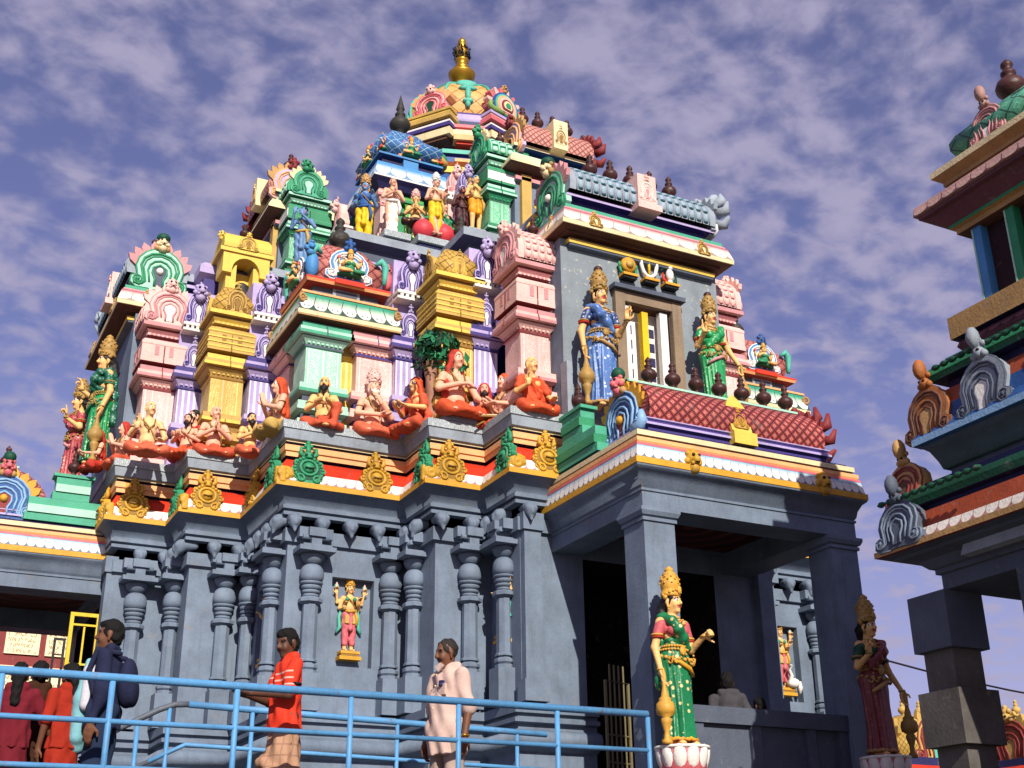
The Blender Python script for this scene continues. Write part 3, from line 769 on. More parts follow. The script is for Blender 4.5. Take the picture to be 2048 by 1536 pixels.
# ------------------------------------------------------------------ generic shrine parts
def rect(x0, x1, y0, y1): return [(x0, y0), (x1, y0), (x1, y1), (x0, y1)]
def pot_mb(mat, s=1.0, spike=.0, c=(0, 0, 0), mb=None):
    mb = mb or MB()
    pr = [(.05, 0), (.085, .005), (.085, .03), (.045, .05), (.04, .085), (.075, .11), (.115, .16), (.12, .20), (.10, .245), (.055, .28), (.042, .30), (.06, .315), (.06, .335), (.04, .35), (.035, .38), (.05, .40), (.045, .425), (.02, .45+spike*.5), (0, .47+spike)]
    mb.lathe(c, [(r*s, z*s) for r, z in pr], mat, 14); return mb
def kudu(mb, fr, W, H, body, ridge, inner, flame=None, top=None, th=.06, disc=None, ends=None):
    """horseshoe gable plaque; frame origin at the middle of its foot, w = facing direction"""
    o, u, v, w = fr
    half = [(.16, 0), (.40, 0), (.50, .08), (.49, .20), (.38, .25), (.42, .42), (.38, .58), (.27, .71), (.13, .79), (.07, .84)]
    poly = [(a*W, c*H) for a, c in half]+[(-a*W, c*H) for a, c in reversed(half)]
    mb.prism(poly, fr, -th, 0, body)
    P = lambda a, c, d=0: tuple(o+u*(a*W)+v*(c*H)+w*d)
    om = [(-.45, .16), (-.43, .07), (-.34, .05), (-.27, .12), (-.30, .28), (-.34, .43), (-.29, .58), (-.17, .68), (0, .72), (.17, .68), (.29, .58), (.34, .43), (.30, .28), (.27, .12), (.34, .05), (.43, .07), (.45, .16)]
    mb.tube([P(a, c, .004) for a, c in om], .024*W, ridge, 6)
    mb.tube([P(a*.86, .02+c*.9, .002) for a, c in om], .017*W, ridge, 6)
    mb.tube([P(a*1.0, c, -.01) for a, c in half], .02*W, ridge, 6); mb.tube([P(-a*1.0, c, -.01) for a, c in half], .02*W, ridge, 6)
    om2 = [(a*.62, .04+c*.74) for a, c in om[3:-3]]
    mb.tube([P(a, c, .005) for a, c in om2], .02*W, ridge, 6)
    om3 = [(-.08, .06), (-.075, .2), (-.13, .32), (-.12, .42), (0, .49), (.12, .42), (.13, .32), (.075, .2), (.08, .06)]
    mb.prism([(a*W, c*H) for a, c in reversed(om3)], fr, -.002, .008, inner)
    mb.tube([P(a, c, .008) for a, c in om3], .02*W, ridge, 6)
    if disc: mb.sphere(P(0, .36, .01), (.07*W, .07*W, .07*W), disc, 8, 6)
    for sx in (-1, 1):
        mb.sphere(P(sx*.37, .15, 0), .04*W, ridge, 8, 6); mb.tube([P(sx*(.37+.085*math.cos(q)*(1-q/14)), .15+.085*W/H*math.sin(q)*(1-q/14), .006) for q in np.linspace(0, 9, 14)], .014*W, ridge, 5)
    if flame:
        for sx in (-1, 1):
            for k in range(5):
                a = R(12+k*21); bx, by = sx*(.40*math.cos(a)), .42+.33*math.sin(a)
                dx, dy = sx*math.cos(a)*.75, math.sin(a)*.6+.45; l = math.hypot(dx, dy); dx, dy = dx/l, dy/l
                nx, ny = -dy, dx; ln, wd = .23, .075
                pl = [(bx+nx*wd, by+ny*wd), (bx-nx*wd, by-ny*wd), (bx+dx*ln*.6-nx*wd*.95, by+dy*ln*.6-ny*wd*.95), (bx+dx*ln, by+dy*ln), (bx+dx*ln*.6+nx*wd*.95, by+dy*ln*.6+ny*wd*.95)]
                mb.prism([(a_*W, c*H) for a_, c in pl], fr, -th*.7, -.01-.004*k, flame)
    t = top or body
    for (a, c, r, mt) in ((0, .86, .10, t), (-.09, .83, .06, t), (.09, .83, .06, t), (0, .97, .075, t), (-.075, .98, .05, t), (.075, .98, .05, t), (0, 1.05, .05, t), (-.045, .875, .026, EYED), (.045, .875, .026, EYED), (0, .82, .045, inner)):
        mb.sphere(P(a, c, .0 if mt is not EYED else .075*W), r*W, mt, 8, 6)
    return mb
def dome_cap(mb, x0, x1, y0, y1, z0, h, mat, bulge=.04, n=7, top=None):
    """four-sided cushion dome over a rectangle"""
    cx, cy = (x0+x1)/2, (y0+y1)/2; pr = []; W = min(x1-x0, y1-y0)/2
    for i in range(n+1):
        t = i/n; a = t*PI/2
        pr.append((bulge*math.sin(min(1, t*2.2)*PI) - W*.80*(1-math.cos(a)), z0+h*math.sin(a)))
    mb.sweep(rect(x0, x1, y0, y1), pr, mat, True, smooth=tuple(range(n)), vacc=True)
    b = len(mb.v); e = pr[-1]
    mb.box(x0-e[0], x1+e[0], y0-e[0], y1+e[0], e[1]-.02, e[1]+.012, top or mat)
def barrel(mb, x0, x1, yb, yr, zb, zr, mat, n=9, cap=None, crest=None, back=True, bul=.10):
    """wagon roof along x; front foot at yb, ridge at yr, swelling a little before it turns up"""
    w = yr-yb; h = zr-zb; pr = []
    for i in range(n+1):
        t = i/n; o = w*(math.cos(t*PI/2)**.8 if t < 1 else 0)+bul*w*math.sin(PI*min(1, t*1.6))*(1-t); pr.append((o, zb+h*math.sin(t*PI/2)**.92 if t > 0 else zb))
    mb.sweep([(x0, yr), (x1, yr)], pr, mat, False, smooth=tuple(range(n)), vacc=True)
    if back: mb.sweep([(x1, yr), (x0, yr)], pr, mat, False, smooth=tuple(range(n)), vacc=True)
    for x, sgn in ((x0, -1), (x1, 1)):
        b = len(mb.v); vs = [(x, yr-o, z) for o, z in pr]+[(x, yr+o, z) for o, z in reversed(pr[:-1])]
        mb.v.extend(vs); f = list(range(b, b+len(vs)))
        mb.face(f if sgn > 0 else f[::-1], cap or mat)
    if crest: mb.box(x0, x1, yr-.09, yr+.09, zr-.012, zr+.035, crest)
    return pr
def scales(mb, x0, x1, yr, pr, cols, rows, mat, mat2, rib=None):
    """columns of overlapping rounded tiles laid on the wagon roof's front, with thin ribs between the columns"""
    arc = [0]
    for i in range(len(pr)-1): arc.append(arc[-1]+math.hypot(pr[i+1][0]-pr[i][0], pr[i+1][1]-pr[i][1]))
    T_ = arc[-1]*.80; hh = T_/rows; wd = (x1-x0)/cols
    def at(sv):
        i = min(max(j for j in range(len(arc)) if arc[j] <= sv+1e-9), len(pr)-2); f = (sv-arc[i])/(arc[i+1]-arc[i])
        return pr[i][0]*(1-f)+pr[i+1][0]*f, pr[i][1]*(1-f)+pr[i+1][1]*f, math.atan2(pr[i+1][0]-pr[i][0], pr[i+1][1]-pr[i][1])
    for c in range(cols):
        xc = x0+(c+.5)*wd
        for r in range(rows):
            o, z, th = at((r+.55)*hh); Rm = Matrix.Rotation(th, 3, 'X')
            mb.sphere((xc, yr-o, z), (wd*.40, .022, hh*.44), mat, 9, 6, Rm)
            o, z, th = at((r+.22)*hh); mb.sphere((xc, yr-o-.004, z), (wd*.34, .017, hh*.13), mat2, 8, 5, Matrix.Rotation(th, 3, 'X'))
    for c in range(cols+1):
        pts = []
        for r in range(7): o, z, th = at(T_*r/6); pts.append((x0+c*wd, yr-o-.004, z))
        mb.tube(pts, .009, rib or mat, 5)
def slots(mb, xs, y, z0, z1, mat, w=.05):
    for x in xs:
        mb.box(x-w/2, x+w/2, y-.004, y+.03, z0, z1, mat)
def lion(mb, c, s, mat, eye=EYED, face=(0, -1, 0)):
    f = Vector(face); r = Vector((0, 0, 1)).cross(f); c = Vector(c)
    P = lambda a, b, d: tuple(c+r*a*s+Vector((0, 0, 1))*b*s+f*d*s)
    for (a, b, d, q) in ((0, .5, .0, .34), (0, .38, .26, .2), (-.24, .72, 0, .13), (.24, .72, 0, .13), (0, .78, 0, .18), (-.3, .36, .0, .16), (.3, .36, 0, .16), (0, .08, 0, .3), (-.17, .22, .24, .09), (.17, .22, .24, .09)): mb.sphere(P(a, b, d), q*s, mat, 8, 6)
    for a in (-.14, .14): mb.sphere(P(a, .58, .27), .085*s, eye, 6, 5)
    mb.sphere(P(0, .26, .36), (.12*s, .06*s, .05*s), eye, 6, 5)
# ------------------------------------------------------------------ painted superstructure
def turret(mb, r, A, B, D, SH, zf=lambda z: z, k=1.0, top=True, low=True):
    """pier with stepped base, carved shaft, flared capital, boxed course, neck and plate"""
    pr = [(.08, 6.92), (.08, 7.05), (.03, 7.07), (.03, 7.14), (.095, 7.17), (.095, 7.22), (.085, 7.225), (.085, 7.28), (.02, 7.31), (.02, 7.38), (.085, 7.41), (.085, 7.45), (.075, 7.455), (.075, 7.52), (0, 7.55), (0, 8.02),
          (.02, 8.03), (.02, 8.06), (.005, 8.065), (.03, 8.10), (.075, 8.15), (.075, 8.165), (.125, 8.17), (.125, 8.21), (.115, 8.215), (.115, 8.255), (.085, 8.26), (.085, 8.33), (-.02, 8.34)]
    mt = [A, B, D, A, A, B, A, D, D, A, B, B, A, A, SH, B, D, B, A, A, D, A, B, B, A, A, B, B]
    if top:
        pr += [(-.02, 8.385), (.10, 8.39), (.10, 8.46), (.095, 8.465), (.095, 8.64), (.10, 8.645), (.10, 8.68), (.06, 8.73), (-.01, 8.735), (-.01, 8.79), (.03, 8.80), (.03, 8.83), (.015, 8.835), (.05, 8.87), (.05, 8.90), (.02, 8.905), (.11, 8.915), (.11, 8.97), (.05, 8.985), (.05, 8.99)]
        mt += [D, D, A, B, A, B, A, A, D, D, B, A, A, B, D, D, A, B, A, A]
        mt = mt[:len(pr)-1]
    mb.sweep(rect(*r), [(o*k, zf(z)) for o, z in pr], mt, True, cap=True)
    x0, x1, y0, y1 = r; xm, ym = (x0+x1)/2, (y0+y1)/2
    def face_box(u0, u1, o, z0, z1, m, left):      # a slip of relief on the front (or left) face
        z0, z1 = zf(z0), zf(z1)
        if left: mb.box(x0-o*k-.006, x0-o*k+.02, u0, u1, z0, z1, m)
        else: mb.box(u0, u1, y0-o*k-.006, y0-o*k+.02, z0, z1, m)
    for left, c_, h_ in ((False, xm, (x1-x0)/2), (True, ym, (y1-y0)/2)):
        face_box(c_-.007, c_+.007, .125, 8.172, 8.21, D, left); face_box(c_-.007, c_+.007, .115, 8.218, 8.252, D, left); face_box(c_-.007, c_+.007, .085, 8.265, 8.325, D, left)
        for zz, oo in ((7.175, .095), (7.415, .085), (6.93, .08)): face_box(c_-.007, c_+.007, oo, zz, zz+.035, D, left)
        if top: face_box(c_-.008, c_+.008, .10, 8.395, 8.455, D, left); face_box(c_-.008, c_+.008, .095, 8.47, 8.635, D, left)
        n_ = max(3, int(h_*2/.055))
        for i in range(n_):
            u = c_-h_+(i+.2)*2*h_/n_; face_box(u, u+h_*1.2/n_, .03, 8.075, 8.098, A, left)
            if top: face_box(u, u+h_*1.2/n_, .03, 8.80, 8.828, B, left)
def horseshoe_stack(mb, xc, y, z0, W, A, B, D, inner, h=.75):
    """stack of two small horseshoe plaques on dentilled ledges, as fills the angles between the turrets"""
    fr = frame((xc, y, z0), (1, 0, 0), (0, -1, 0))
    kudu(mb, fr, W*.8, h*.52, A, D, B, None, A, .1)
    z1 = z0+h*.60
    mb.box(xc-W*.62, xc+W*.62, y-.06, y+.3, z1, z1+.035, B); mb.box(xc-W*.56, xc+W*.56, y-.02, y+.3, z1+.037, z1+.08, D)
    for i in range(5): mb.box(xc-W*.5+i*W*.22, xc-W*.5+i*W*.22+W*.12, y-.058, y-.021, z1+.04, z1+.075, B)
    mb.box(xc-W*.62, xc+W*.62, y-.06, y+.3, z1+.082, z1+.12, B)
    kudu(mb, frame((xc, y-.02, z1+.122), (1, 0, 0), (0, -1, 0)), W*1.12, h*.70, A, D, B, None, A, .16)

# ---- corner shrine (over the nearest corner bay) and its twin at the far right
def corner_shrine(xf, label, both=True):
    t = Thing('corner_shrine', label, 'roof shrine', (.9, .9, 6.92), 'corner shrines of the first roof', xf)
    xfs = [xf]+([XD] if both else [])
    mb = MB(); turret(mb, (.36, .82, .36, .82), MINT, MINTG, GREYD, G_MINT, top=False); t.part('corner_pier', mb)
    for q in xfs:
        mb = MB(); turret(mb, (1.02, 1.50, .36, .80), PINK, PINKD, PURD, G_PINK, top=False); t.part('pier', mb, xf=q)
        mb = MB(); mb.sweep([(.80, .52), (1.02, .52)], [(.06, 6.93), (.06, 7.2), (.03, 7.25), (.07, 7.3), (.07, 7.42), (0, 7.5), (0, 8.0), (.05, 8.05), (.05, 8.1), (.02, 8.12), (.07, 8.2), (.07, 8.34)], [YEL, YEL, TYEL, YEL, YEL, FL_YEL, YEL, TYEL, YEL, YEL, YEL], smooth=()); t.part('panel', mb, xf=q)
    mb = MB(); P = rect(.34, 1.38, .34, 1.38)
    mb.sweep(P, [(-.02, 8.345), (.08, 8.35), (.08, 8.365), (.155, 8.37), (.155, 8.385), (.16, 8.39), (.16, 8.445), (.10, 8.70), (.115, 8.705), (.115, 8.735), (-.06, 8.74)], [BROWN, BROWN, BROWN, TANP, CREAM, CREAM, PETG, ORG, ORG, ORG], True, cap=True)
    for (x, y) in ((.23, .22), (1.49, .22), (.22, 1.49)):
        for i in range(16):
            a = i*.5; rr = .07-.0035*i; mb.sphere((x+rr*math.cos(a)*.7, y-.02+.02*math.cos(a), 8.60+rr*math.sin(a)), .022, TANP, 6, 5)
    t.part('cornice', mb)
    mb = MB(); mb.sweep(rect(.42, 1.30, .42, 1.30), [(0, 8.74), (0, 8.92)], [GREYD], True)
    for q0 in (0, 1):
        f = (lambda a, b: (a, b)) if q0 == 0 else (lambda a, b: (b, a))
        for x0, x1, m in ((.68, 1.04, SLAB), (.72, 1.0, GREYD)): 
            y0 = .395 if m is SLAB else .391
            a, b = f(x0, y0), f(x1, .43); mb.box(min(a[0], b[0]), max(a[0], b[0]), min(a[1], b[1]), max(a[1], b[1]), 8.742+(.02 if m is GREYD else 0), 8.918-(.02 if m is GREYD else 0), m)
    t.part('neck', mb)
    mb = MB(); mb.sweep(rect(.34, 1.38, .34, 1.38), [(-.02, 8.92), (.03, 8.925), (.05, 8.96), (.05, 8.99), (-.02, 9.0), (-.02, 9.03), (-.08, 9.04)], [MAR, ORG, RED, RED, PINKD, PINK], True, cap=True)
    mb.box(.66, 1.06, .262, .288, 8.945, 9.012, RED); t.part('base_plate', mb)
    mb = MB(); dome_cap(mb, .42, 1.30, .42, 1.30, 9.04, .68, CHKR, .07, 9, MAR); t.part('dome_roof', mb)
    for q in xfs:
        mb = MB(); fr = frame((.86, .33, 9.03), (1, 0, 0), (0, -1, 0))
        kudu(mb, fr, .62, .56, BLUE, WHITE, BLUED, None, BLUED, .2); pl = t.part('arch_plaque', mb, xf=q)
        mb = goddess_mb(); vs = mb.v; mb.v = [(x*.9+.86, y*.9+.30, z*.9+9.06) for x, y, z in vs]; t.part('seated_relief', mb, pl, xf=q)
        mb = MB()
        for sx in (-1, 1):
            mb.tube([(.86+sx*.36, .36, 9.36), (.86+sx*.44, .34, 9.42), (.86+sx*.5, .35, 9.36), (.86+sx*.5, .36, 9.2), (.86+sx*.49, .36, 9.1)], [.02, .05, .055, .035, .03], TEAL, 8); t.part('side_scroll', mb, xf=q); mb = MB()
        mb = MB(); mb.sphere((1.42, .44, 9.22), (.07, .07, .14), LPINK); lion(mb, (1.42, .42, 9.3), .16, LPINK); t.part('corner_beast', mb, xf=q)
    if both:
        mb = MB(); lion(mb, (.34, .34, 9.32), .2, BLUE, face=(-1, 0, 0)); mb.sphere((.38, .38, 9.18), (.09, .09, .19), BLUE); t.part('corner_beast', mb)
    mb = pot_mb(POTD, 1.25, 0, (.90, .90, 9.70)); t.part('finial', mb)
    return t
def goddess_mb(sk=None, cloth=None, crown=None):
    """small seated relief figure: crossed legs on a lotus cushion, raised hands, crown"""
    sk, cloth, crown = sk or SKINO, cloth or GRN, crown or CROWNO
    mb = MB(); sp = mb.sphere
    sp((0, .02, .05), (.20, .10, .035), GRN); sp((0, -.01, .085), (.17, .09, .03), sk)
    sp((0, 0, .17), (.075, .055, .09), cloth); sp((0, .0, .245), (.085, .05, .05), sk); sp((-.035, -.04, .215), .036, cloth); sp((.035, -.04, .215), .036, cloth)
    sp((0, -.01, .335), (.045, .05, .055), sk); sp((0, .02, .35), (.055, .05, .06), HAIR)
    mb.lathe((0, 0, .37), [(.052, 0), (.05, .03), (.038, .05), (.04, .065), (.02, .1), (0, .125)], crown, 10)
    for s in (-1, 1):
        mb.tube([(s*.085, 0, .25), (s*.13, -.02, .17), (s*.12, -.06, .24)], [.025, .02, .017], sk, 7); sp((s*.12, -.07, .265), .024, sk)
        mb.tube([(s*.08, .02, .25), (s*.15, .03, .21), (s*.17, .0, .29)], [.022, .018, .015], sk, 7); sp((s*.17, 0, .31), (.026, .02, .035), LPINK)
        mb.tube([(s*.05, -.02, .09), (s*.17, -.07, .085), (s*.02, -.11, .075)], [.045, .038, .024], cloth if s > 0 else sk, 7)
        sp((s*.018, -.055, .345), .009, EYED, 5, 4)
    return mb

# ---- turrets on the stepped bays
def yellow_turret(xf, label):
    t = Thing('turret', label, 'roof turret', (2.02, -.2, 6.92), 'ochre turrets with scale-patterned domes', xf)
    mb = MB(); turret(mb, (1.80, 2.26, -.45, -.02), TYEL, YEL, TYELD, G_YEL)
    for (a, b) in ((1.91, 2.15), ):
        slots(mb, (a, b), -.546, 8.49, 8.62, TYELD, .055); slots_x(mb, (-.34, -.13), 1.704, 8.49, 8.62, TYELD, .055)
    t.part('pier', mb)
    mb = MB()
    for z in (8.43, 8.5, 8.57, 8.655): mb.box(1.701, 2.359, -.556, -.54, z, z+.018, YEL); mb.box(1.694, 1.7, -.54, .07, z, z+.018, YEL)
    t.part('ribs', mb)
    mb = MB(); dome_cap(mb, 1.79, 2.27, -.46, -.01, 8.99, .46, CHKY, .05, 8, TYEL); t.part('dome_roof', mb)
    mb = MB(); kudu(mb, frame((2.03, -.515, 8.99), (1, 0, 0), (0, -1, 0)), .2, .34, TYEL, YEL, TYELD, None, TYEL, .1)
    kudu(mb, frame((1.735, -.2, 8.99), (0, -1, 0), (-1, 0, 0)), .3, .42, TYEL, TYELD, TYELD, None, TYEL, .1); t.part('arch_plaque', mb)
    return t
def pink_turret(xf, label):
    t = Thing('wagon_roof_turret', label, 'roof turret', (2.8, -.8, 6.92), 'pink turrets with wagon roofs', xf)
    mb = MB(); turret(mb, (2.545, 2.93, -1.155, -.75), PINK, PINKD, MAR, G_PINK); slots(mb, (2.66, 2.86), -1.252, 8.49, 8.63, PINKD, .055); slots_x(mb, (-1.05, -.86), 2.449, 8.49, 8.63, PINKD, .055); t.part('pier', mb)
    mb = MB(); turret(mb, (2.945, 3.16, -1.10, -.75), PINK, PINKD, MAR, FL_PINK, k=.75); t.part('pier', mb)
    mb = MB(); kudu(mb, frame((3.08, -1.182, 8.36), (1, 0, 0), (0, -1, 0)), .26, .36, PINK, WHITE, PINKD, None, PINK, .08); t.part('plaque', mb)
    mb = MB(); pr = barrel(mb, 2.47, 3.34, -1.27, -.94, 8.99, 9.48, PINK, crest=PINK); scales(mb, 2.56, 3.34, -.94, pr, 8, 5, PINK, PINKD); t.part('wagon_roof', mb)
    mb = MB(); kudu(mb, frame((2.44, -.94, 8.97), (0, -1, 0), (-1, 0, 0)), .64, .62, PINK, PINKD, WHITE, PINK, PINK, .09); lion(mb, (2.44, -.94, 9.47), .2, PINK, face=(-1, 0, 0)); t.part('gable_plaque', mb)
    t.part('finial', pot_mb(POT, .62, 0, (2.86, -.94, 9.52)))
    return t
def lilac_infill(xf, xc, y, w, label):
    t = Thing('infill_pier', label, 'wall pier', (xc, y, 6.92), 'lilac piers in the angles between turrets', xf)
    mb = MB(); turret(mb, (xc-w/2, xc+w/2, y, y+.8), PUR, PURD, PURD, FL_PUR, top=False, k=.8); t.part('pier', mb)
    mb = MB(); mb.box(xc-w/2-.03, xc+w/2+.03, y+.10, y+.8, 8.345, 9.5, PUR); t.part('backing', mb)
    mb = MB(); horseshoe_stack(mb, xc, y-.02, 8.35, w*.95, PUR, WHITE, PURD, PURD, .86); lion(mb, (xc, y-.08, 9.36), .24, PUR); t.part('plaque_stack', mb)
    return t
corner_shrine(XI, 'corner shrine with mint and pink piers, green petal cornice and red chequered dome')
yellow_turret(XI, 'ochre turret with scale dome behind the little tree')
yellow_turret(XD, 'ochre turret with scale dome below the yellow arched pavilion')
pink_turret(XI, 'pink turret with scaled wagon roof left of the window wall')
pink_turret(XD, 'pink turret at far left showing its horseshoe gable')
pink_turret(XR, 'pink turret with scaled wagon roof right of the green-sareed goddess')
lilac_infill(XI, 1.68, .24, .36, 'lilac fluted pier between the mint-and-pink corner shrine and the ochre turret')
lilac_infill(XI, 2.41, -.48, .32, 'lilac fluted pier between the ochre turret and the pink turret beside the window')
lilac_infill(XI, .20, 1.66, .34, 'lilac fluted pier left of the mint pier of the corner shrine')
lilac_infill(XI, -.58, 2.36, .32, 'lilac fluted pier between the far left pink turret and its ochre neighbour')
corner_shrine(XR, 'far right corner shrine with red chequered dome behind the pots', False)

# ---- the storey's core, mostly hidden behind the turrets
core = Thing('first_storey', 'lilac and grey core walls behind the roof turrets', 'tower storey', (CX, CX, 6.92))
mb = MB(); mb.sweep(offset_plan(PLAN, -1.02), [(0, 6.92), (0, 9.55), (.12, 9.6), (.12, 9.72), (0, 9.75), (0, 9.95), (.15, 10.0), (.15, 10.12)], [PURD, PUR, PUR, PURD, GREYD, GREYD, SLAB], True, cap=True); core.part('wall', mb)

# ---- yellow arched pavilion over the left ochre turret
t = Thing('pavilion', 'yellow arched pavilion with a dark bell, above the left ochre turret', 'roof shrine', (-.05, 2.3, 9.5))
def bxd(*a): return a
mb = MB(); X0, X1, Y = -.26, .26, 2.30
mb.box(X0, X0+.14, Y, Y+.4, 9.25, 10.0, YEL); mb.box(X1-.14, X1, Y, Y+.4, 9.25, 10.0, YEL); mb.box(X0+.14, X1-.14, Y+.25, Y+.4, 9.25, 10.0, YEL); t.part('pier', mb)
mb = MB(); arch = [(-.33, .28), (-.33, -.02), (-.2, -.02)]+[(-.2*math.cos(a), .02+.22*math.sin(a)) for a in np.linspace(0.1, PI-.1, 11)]+[(.2, -.02), (.33, -.02), (.33, .28)]
mb.prism([(a, c) for a, c in reversed(arch)], frame((0, Y, 9.86), (1, 0, 0), (0, -1, 0)), -.3, .06, YEL); t.part('arch', mb)
mb = MB(); mb.sweep(rect(-.3, .3, Y, Y+.4), [(.02, 10.14), (.08, 10.16), (.08, 10.22), (-.02, 10.23)], [TYEL, YEL, YEL], True, cap=True); pr = barrel(mb, -.34, .34, Y-.08, Y+.2, 10.23, 10.5, YEL, crest=YEL); kudu(mb, frame((0, Y-.1, 10.22), (1, 0, 0), (0, -1, 0)), .3, .26, YEL, TYEL, TYELD, None, YEL, .05); lion(mb, (-.34, Y+.1, 10.42), .14, YEL); lion(mb, (.34, Y+.1, 10.42), .1, YEL); t.part('wagon_roof', mb)
mb = MB(); mb.lathe((0, Y+.1, 9.55), [(.13, .0), (.12, .05), (.09, .14), (.10, .18), (.05, .22), (0, .23)], POTD, 12); t.part('bell', mb)
t.part('finial', pot_mb(POT, .6, 0, (0, Y+.2, 10.52)))
for x0 in (-.52, .34):
    pass
t = Thing('lilac_gallery', 'lilac cornice gallery behind the yellow arched pavilion', 'roof wall', (0, 2.75, 9.5))
mb = MB(); mb.sweep(rect(-.46, .55, 2.78, 3.3), [(0, 8.5), (0, 9.55), (.06, 9.6), (.06, 9.68), (0, 9.7), (0, 9.95), (.08, 10.0), (.08, 10.12), (.0, 10.2)], [PUR, PURD, PUR, PUR, PURD, PUR, PUR, PUR], True, cap=True); t.part('wall', mb)

# ---- the window wall with its wagon roof, and its twin on the left flank
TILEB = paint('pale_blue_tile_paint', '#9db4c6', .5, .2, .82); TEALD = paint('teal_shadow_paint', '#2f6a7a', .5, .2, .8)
def gable_storey(xf, label, main=True):
    t = Thing('gable_storey', label, 'tower front', (CX, -1.1, 6.92), 'wagon-roofed fronts of the first storey', xf)
    mb = MB()
    if main:
        wall_rect(mb, (2.98, -1.42), (5.32, -1.42), 6.92, 9.30, WALLSC, [(.86, 1.56, 7.0, 8.58, .22)], BROWN)
        for f in range(len(mb.f)):   # running UVs for the painted scrolls
            vs = [mb.v[i] for i in mb.f[f]]; mb.uv[f] = tuple((p[0], p[2]-6.92) for p in vs)
    else: wall_rect(mb, (2.98, -1.42), (5.32, -1.42), 6.92, 9.30, GREY)
    wall_rect(mb, (5.32, -1.42), (5.32, -.3), 6.92, 9.30, GREY); wall_rect(mb, (2.98, -.3), (2.98, -1.42), 6.92, 9.30, GREY); t.part('wall', mb)
    if main:
        mb = MB()
        for a in ((3.70, 3.838, 6.93, 8.72), (4.542, 4.68, 6.93, 8.72)): mb.box(a[0], a[1], -1.50, -1.40, a[2], a[3], BROWNF)
        mb.box(3.84, 4.54, -1.495, -1.40, 8.582, 8.72, BROWNF); mb.box(3.66, 4.72, -1.56, -1.40, 8.722, 8.78, GREYD)
        mb.box(3.84, 4.54, -1.49, -1.40, 6.93, 6.998, BROWNF)
        fr_ = t.part('window_frame', mb)
        mb = MB(); mb.box(3.845, 4.535, -1.27, -1.24, 7.0, 8.575, WHITE)
        for cx_ in (4.0, 4.33):
            for i in range(7): mb.box(cx_-.06, cx_+.06, -1.278, -1.268, 7.06+i*.2, 7.18+i*.2, NAVY)
        t.part('lattice', mb, fr_)
        mb = MB()
        for cx_ in (3.88, 4.44): mb.box(cx_-.055, cx_+.055, -1.44, -1.36, 7.0, 8.56, WHITE)
        t.part('white_stripe', mb, fr_)
        mb = MB(); mb.box(4.10, 4.19, -1.46, -1.37, 7.0, 8.50, paint('chrome_yellow_paint', '#f0c21e', .45, .15, .85)); t.part('yellow_stripe', mb, fr_)
        ye = MATS['chrome_yellow_paint']
        for xc, nm in ((3.92, 'disc_emblem'), (4.24, 'forehead_mark_emblem'), (4.545, 'conch_emblem')):
            mb = MB(); mb.box(xc-.10, xc+.10, -1.53, -1.40, 8.90, 8.93, BLACK); mb.box(xc-.11, xc+.11, -1.55, -1.40, 8.932, 8.965, GOLD); mb.box(xc-.07, xc+.07, -1.52, -1.40, 8.967, 8.985, GOLD)
            if nm == 'disc_emblem':
                mb.lathe((xc, -1.49, 9.10), [(0, -.03), (.10, -.03), (.10, -.01), (.11, 0), (.10, .01), (.10, .03), (0, .03)], GOLD, 18, axis=Matrix.Rotation(R(90), 3, 'X'))
                mb.lathe((xc, -1.49, 9.10), [(.05, .034), (.055, .05), (0, .055)], TYEL, 12, axis=Matrix.Rotation(R(90), 3, 'X'))
                for a in (0, 90, 180): mb.sphere((xc+.12*math.cos(R(a)), -1.48, 9.10+.12*math.sin(R(a))), (.025, .02, .04), RED if a == 90 else GRN)
                for s in (-1, 1): mb.tube([(xc+s*.05, -1.48, 8.98), (xc+s*.11, -1.48, 9.0), (xc+s*.12, -1.48, 9.06)], .018, GRN)
            elif nm == 'conch_emblem':
                mb.sphere((xc, -1.49, 9.10), (.055, .05, .09), WHITE); mb.sphere((xc+.01, -1.50, 9.2), .03, WHITE); mb.sphere((xc, -1.49, 9.0), (.035, .03, .05), WHITE)
                for s in (-1, 1): mb.tube([(xc+s*.03, -1.48, 9.0), (xc+s*.09, -1.48, 9.02), (xc+s*.10, -1.48, 9.12)], [.02, .025, .01], DGRN if s > 0 else RED)
                mb.tube([(xc-.02, -1.48, 9.19), (xc-.09, -1.47, 9.2), (xc-.12, -1.47, 9.14)], .014, DGRN)
            else:
                us = [(-.12, .36), (-.115, .22), (-.09, .1), (-.04, .04), (0, .03), (.04, .04), (.09, .1), (.115, .22), (.12, .34)]
                mb.tube([(xc+a, -1.48, 8.985+c*.82) for a, c in us], .026, WHITE, 8); mb.tube([(xc, -1.48, 9.02), (xc, -1.48, 9.30)], [.014, .024], ye, 8)
            t.part(nm, mb)
        mb = MB(); mb.box(2.975, 3.05, -1.50, -1.35, 6.93, 7.6, SLAB); t.part('corner_strip', mb)
    mb = MB(); P = rect(3.12, 5.18, -1.45, -.45)
    mb.sweep(P, [(-.02, 9.18), (.05, 9.19), (.05, 9.215), (.06, 9.22), (.07, 9.27), (.03, 9.275), (.03, 9.32), (.12, 9.325), (.12, 9.35), (.24, 9.36), (.25, 9.365), (.255, 9.42), (.20, 9.60), (.19, 9.61), (.17, 9.645), (.155, 9.65), (.155, 9.70), (.12, 9.705), (.0, 9.71), (0, 9.86), (.1, 9.87), (.1, 9.90), (.06, 9.905), (.06, 9.94), (-.02, 9.95)],
             [GREY, GREYD, GREYD, YEL, GREYD, BROWN, BROWN, BROWN, BROWN, CREAM, CREAM, PETP, MAR, PINKD, MINTG, MINTG, MINTG, NAVY, PURD, PURD, PUR, PUR, PUR, PURD], True, cap=True); t.part('cornice', mb)
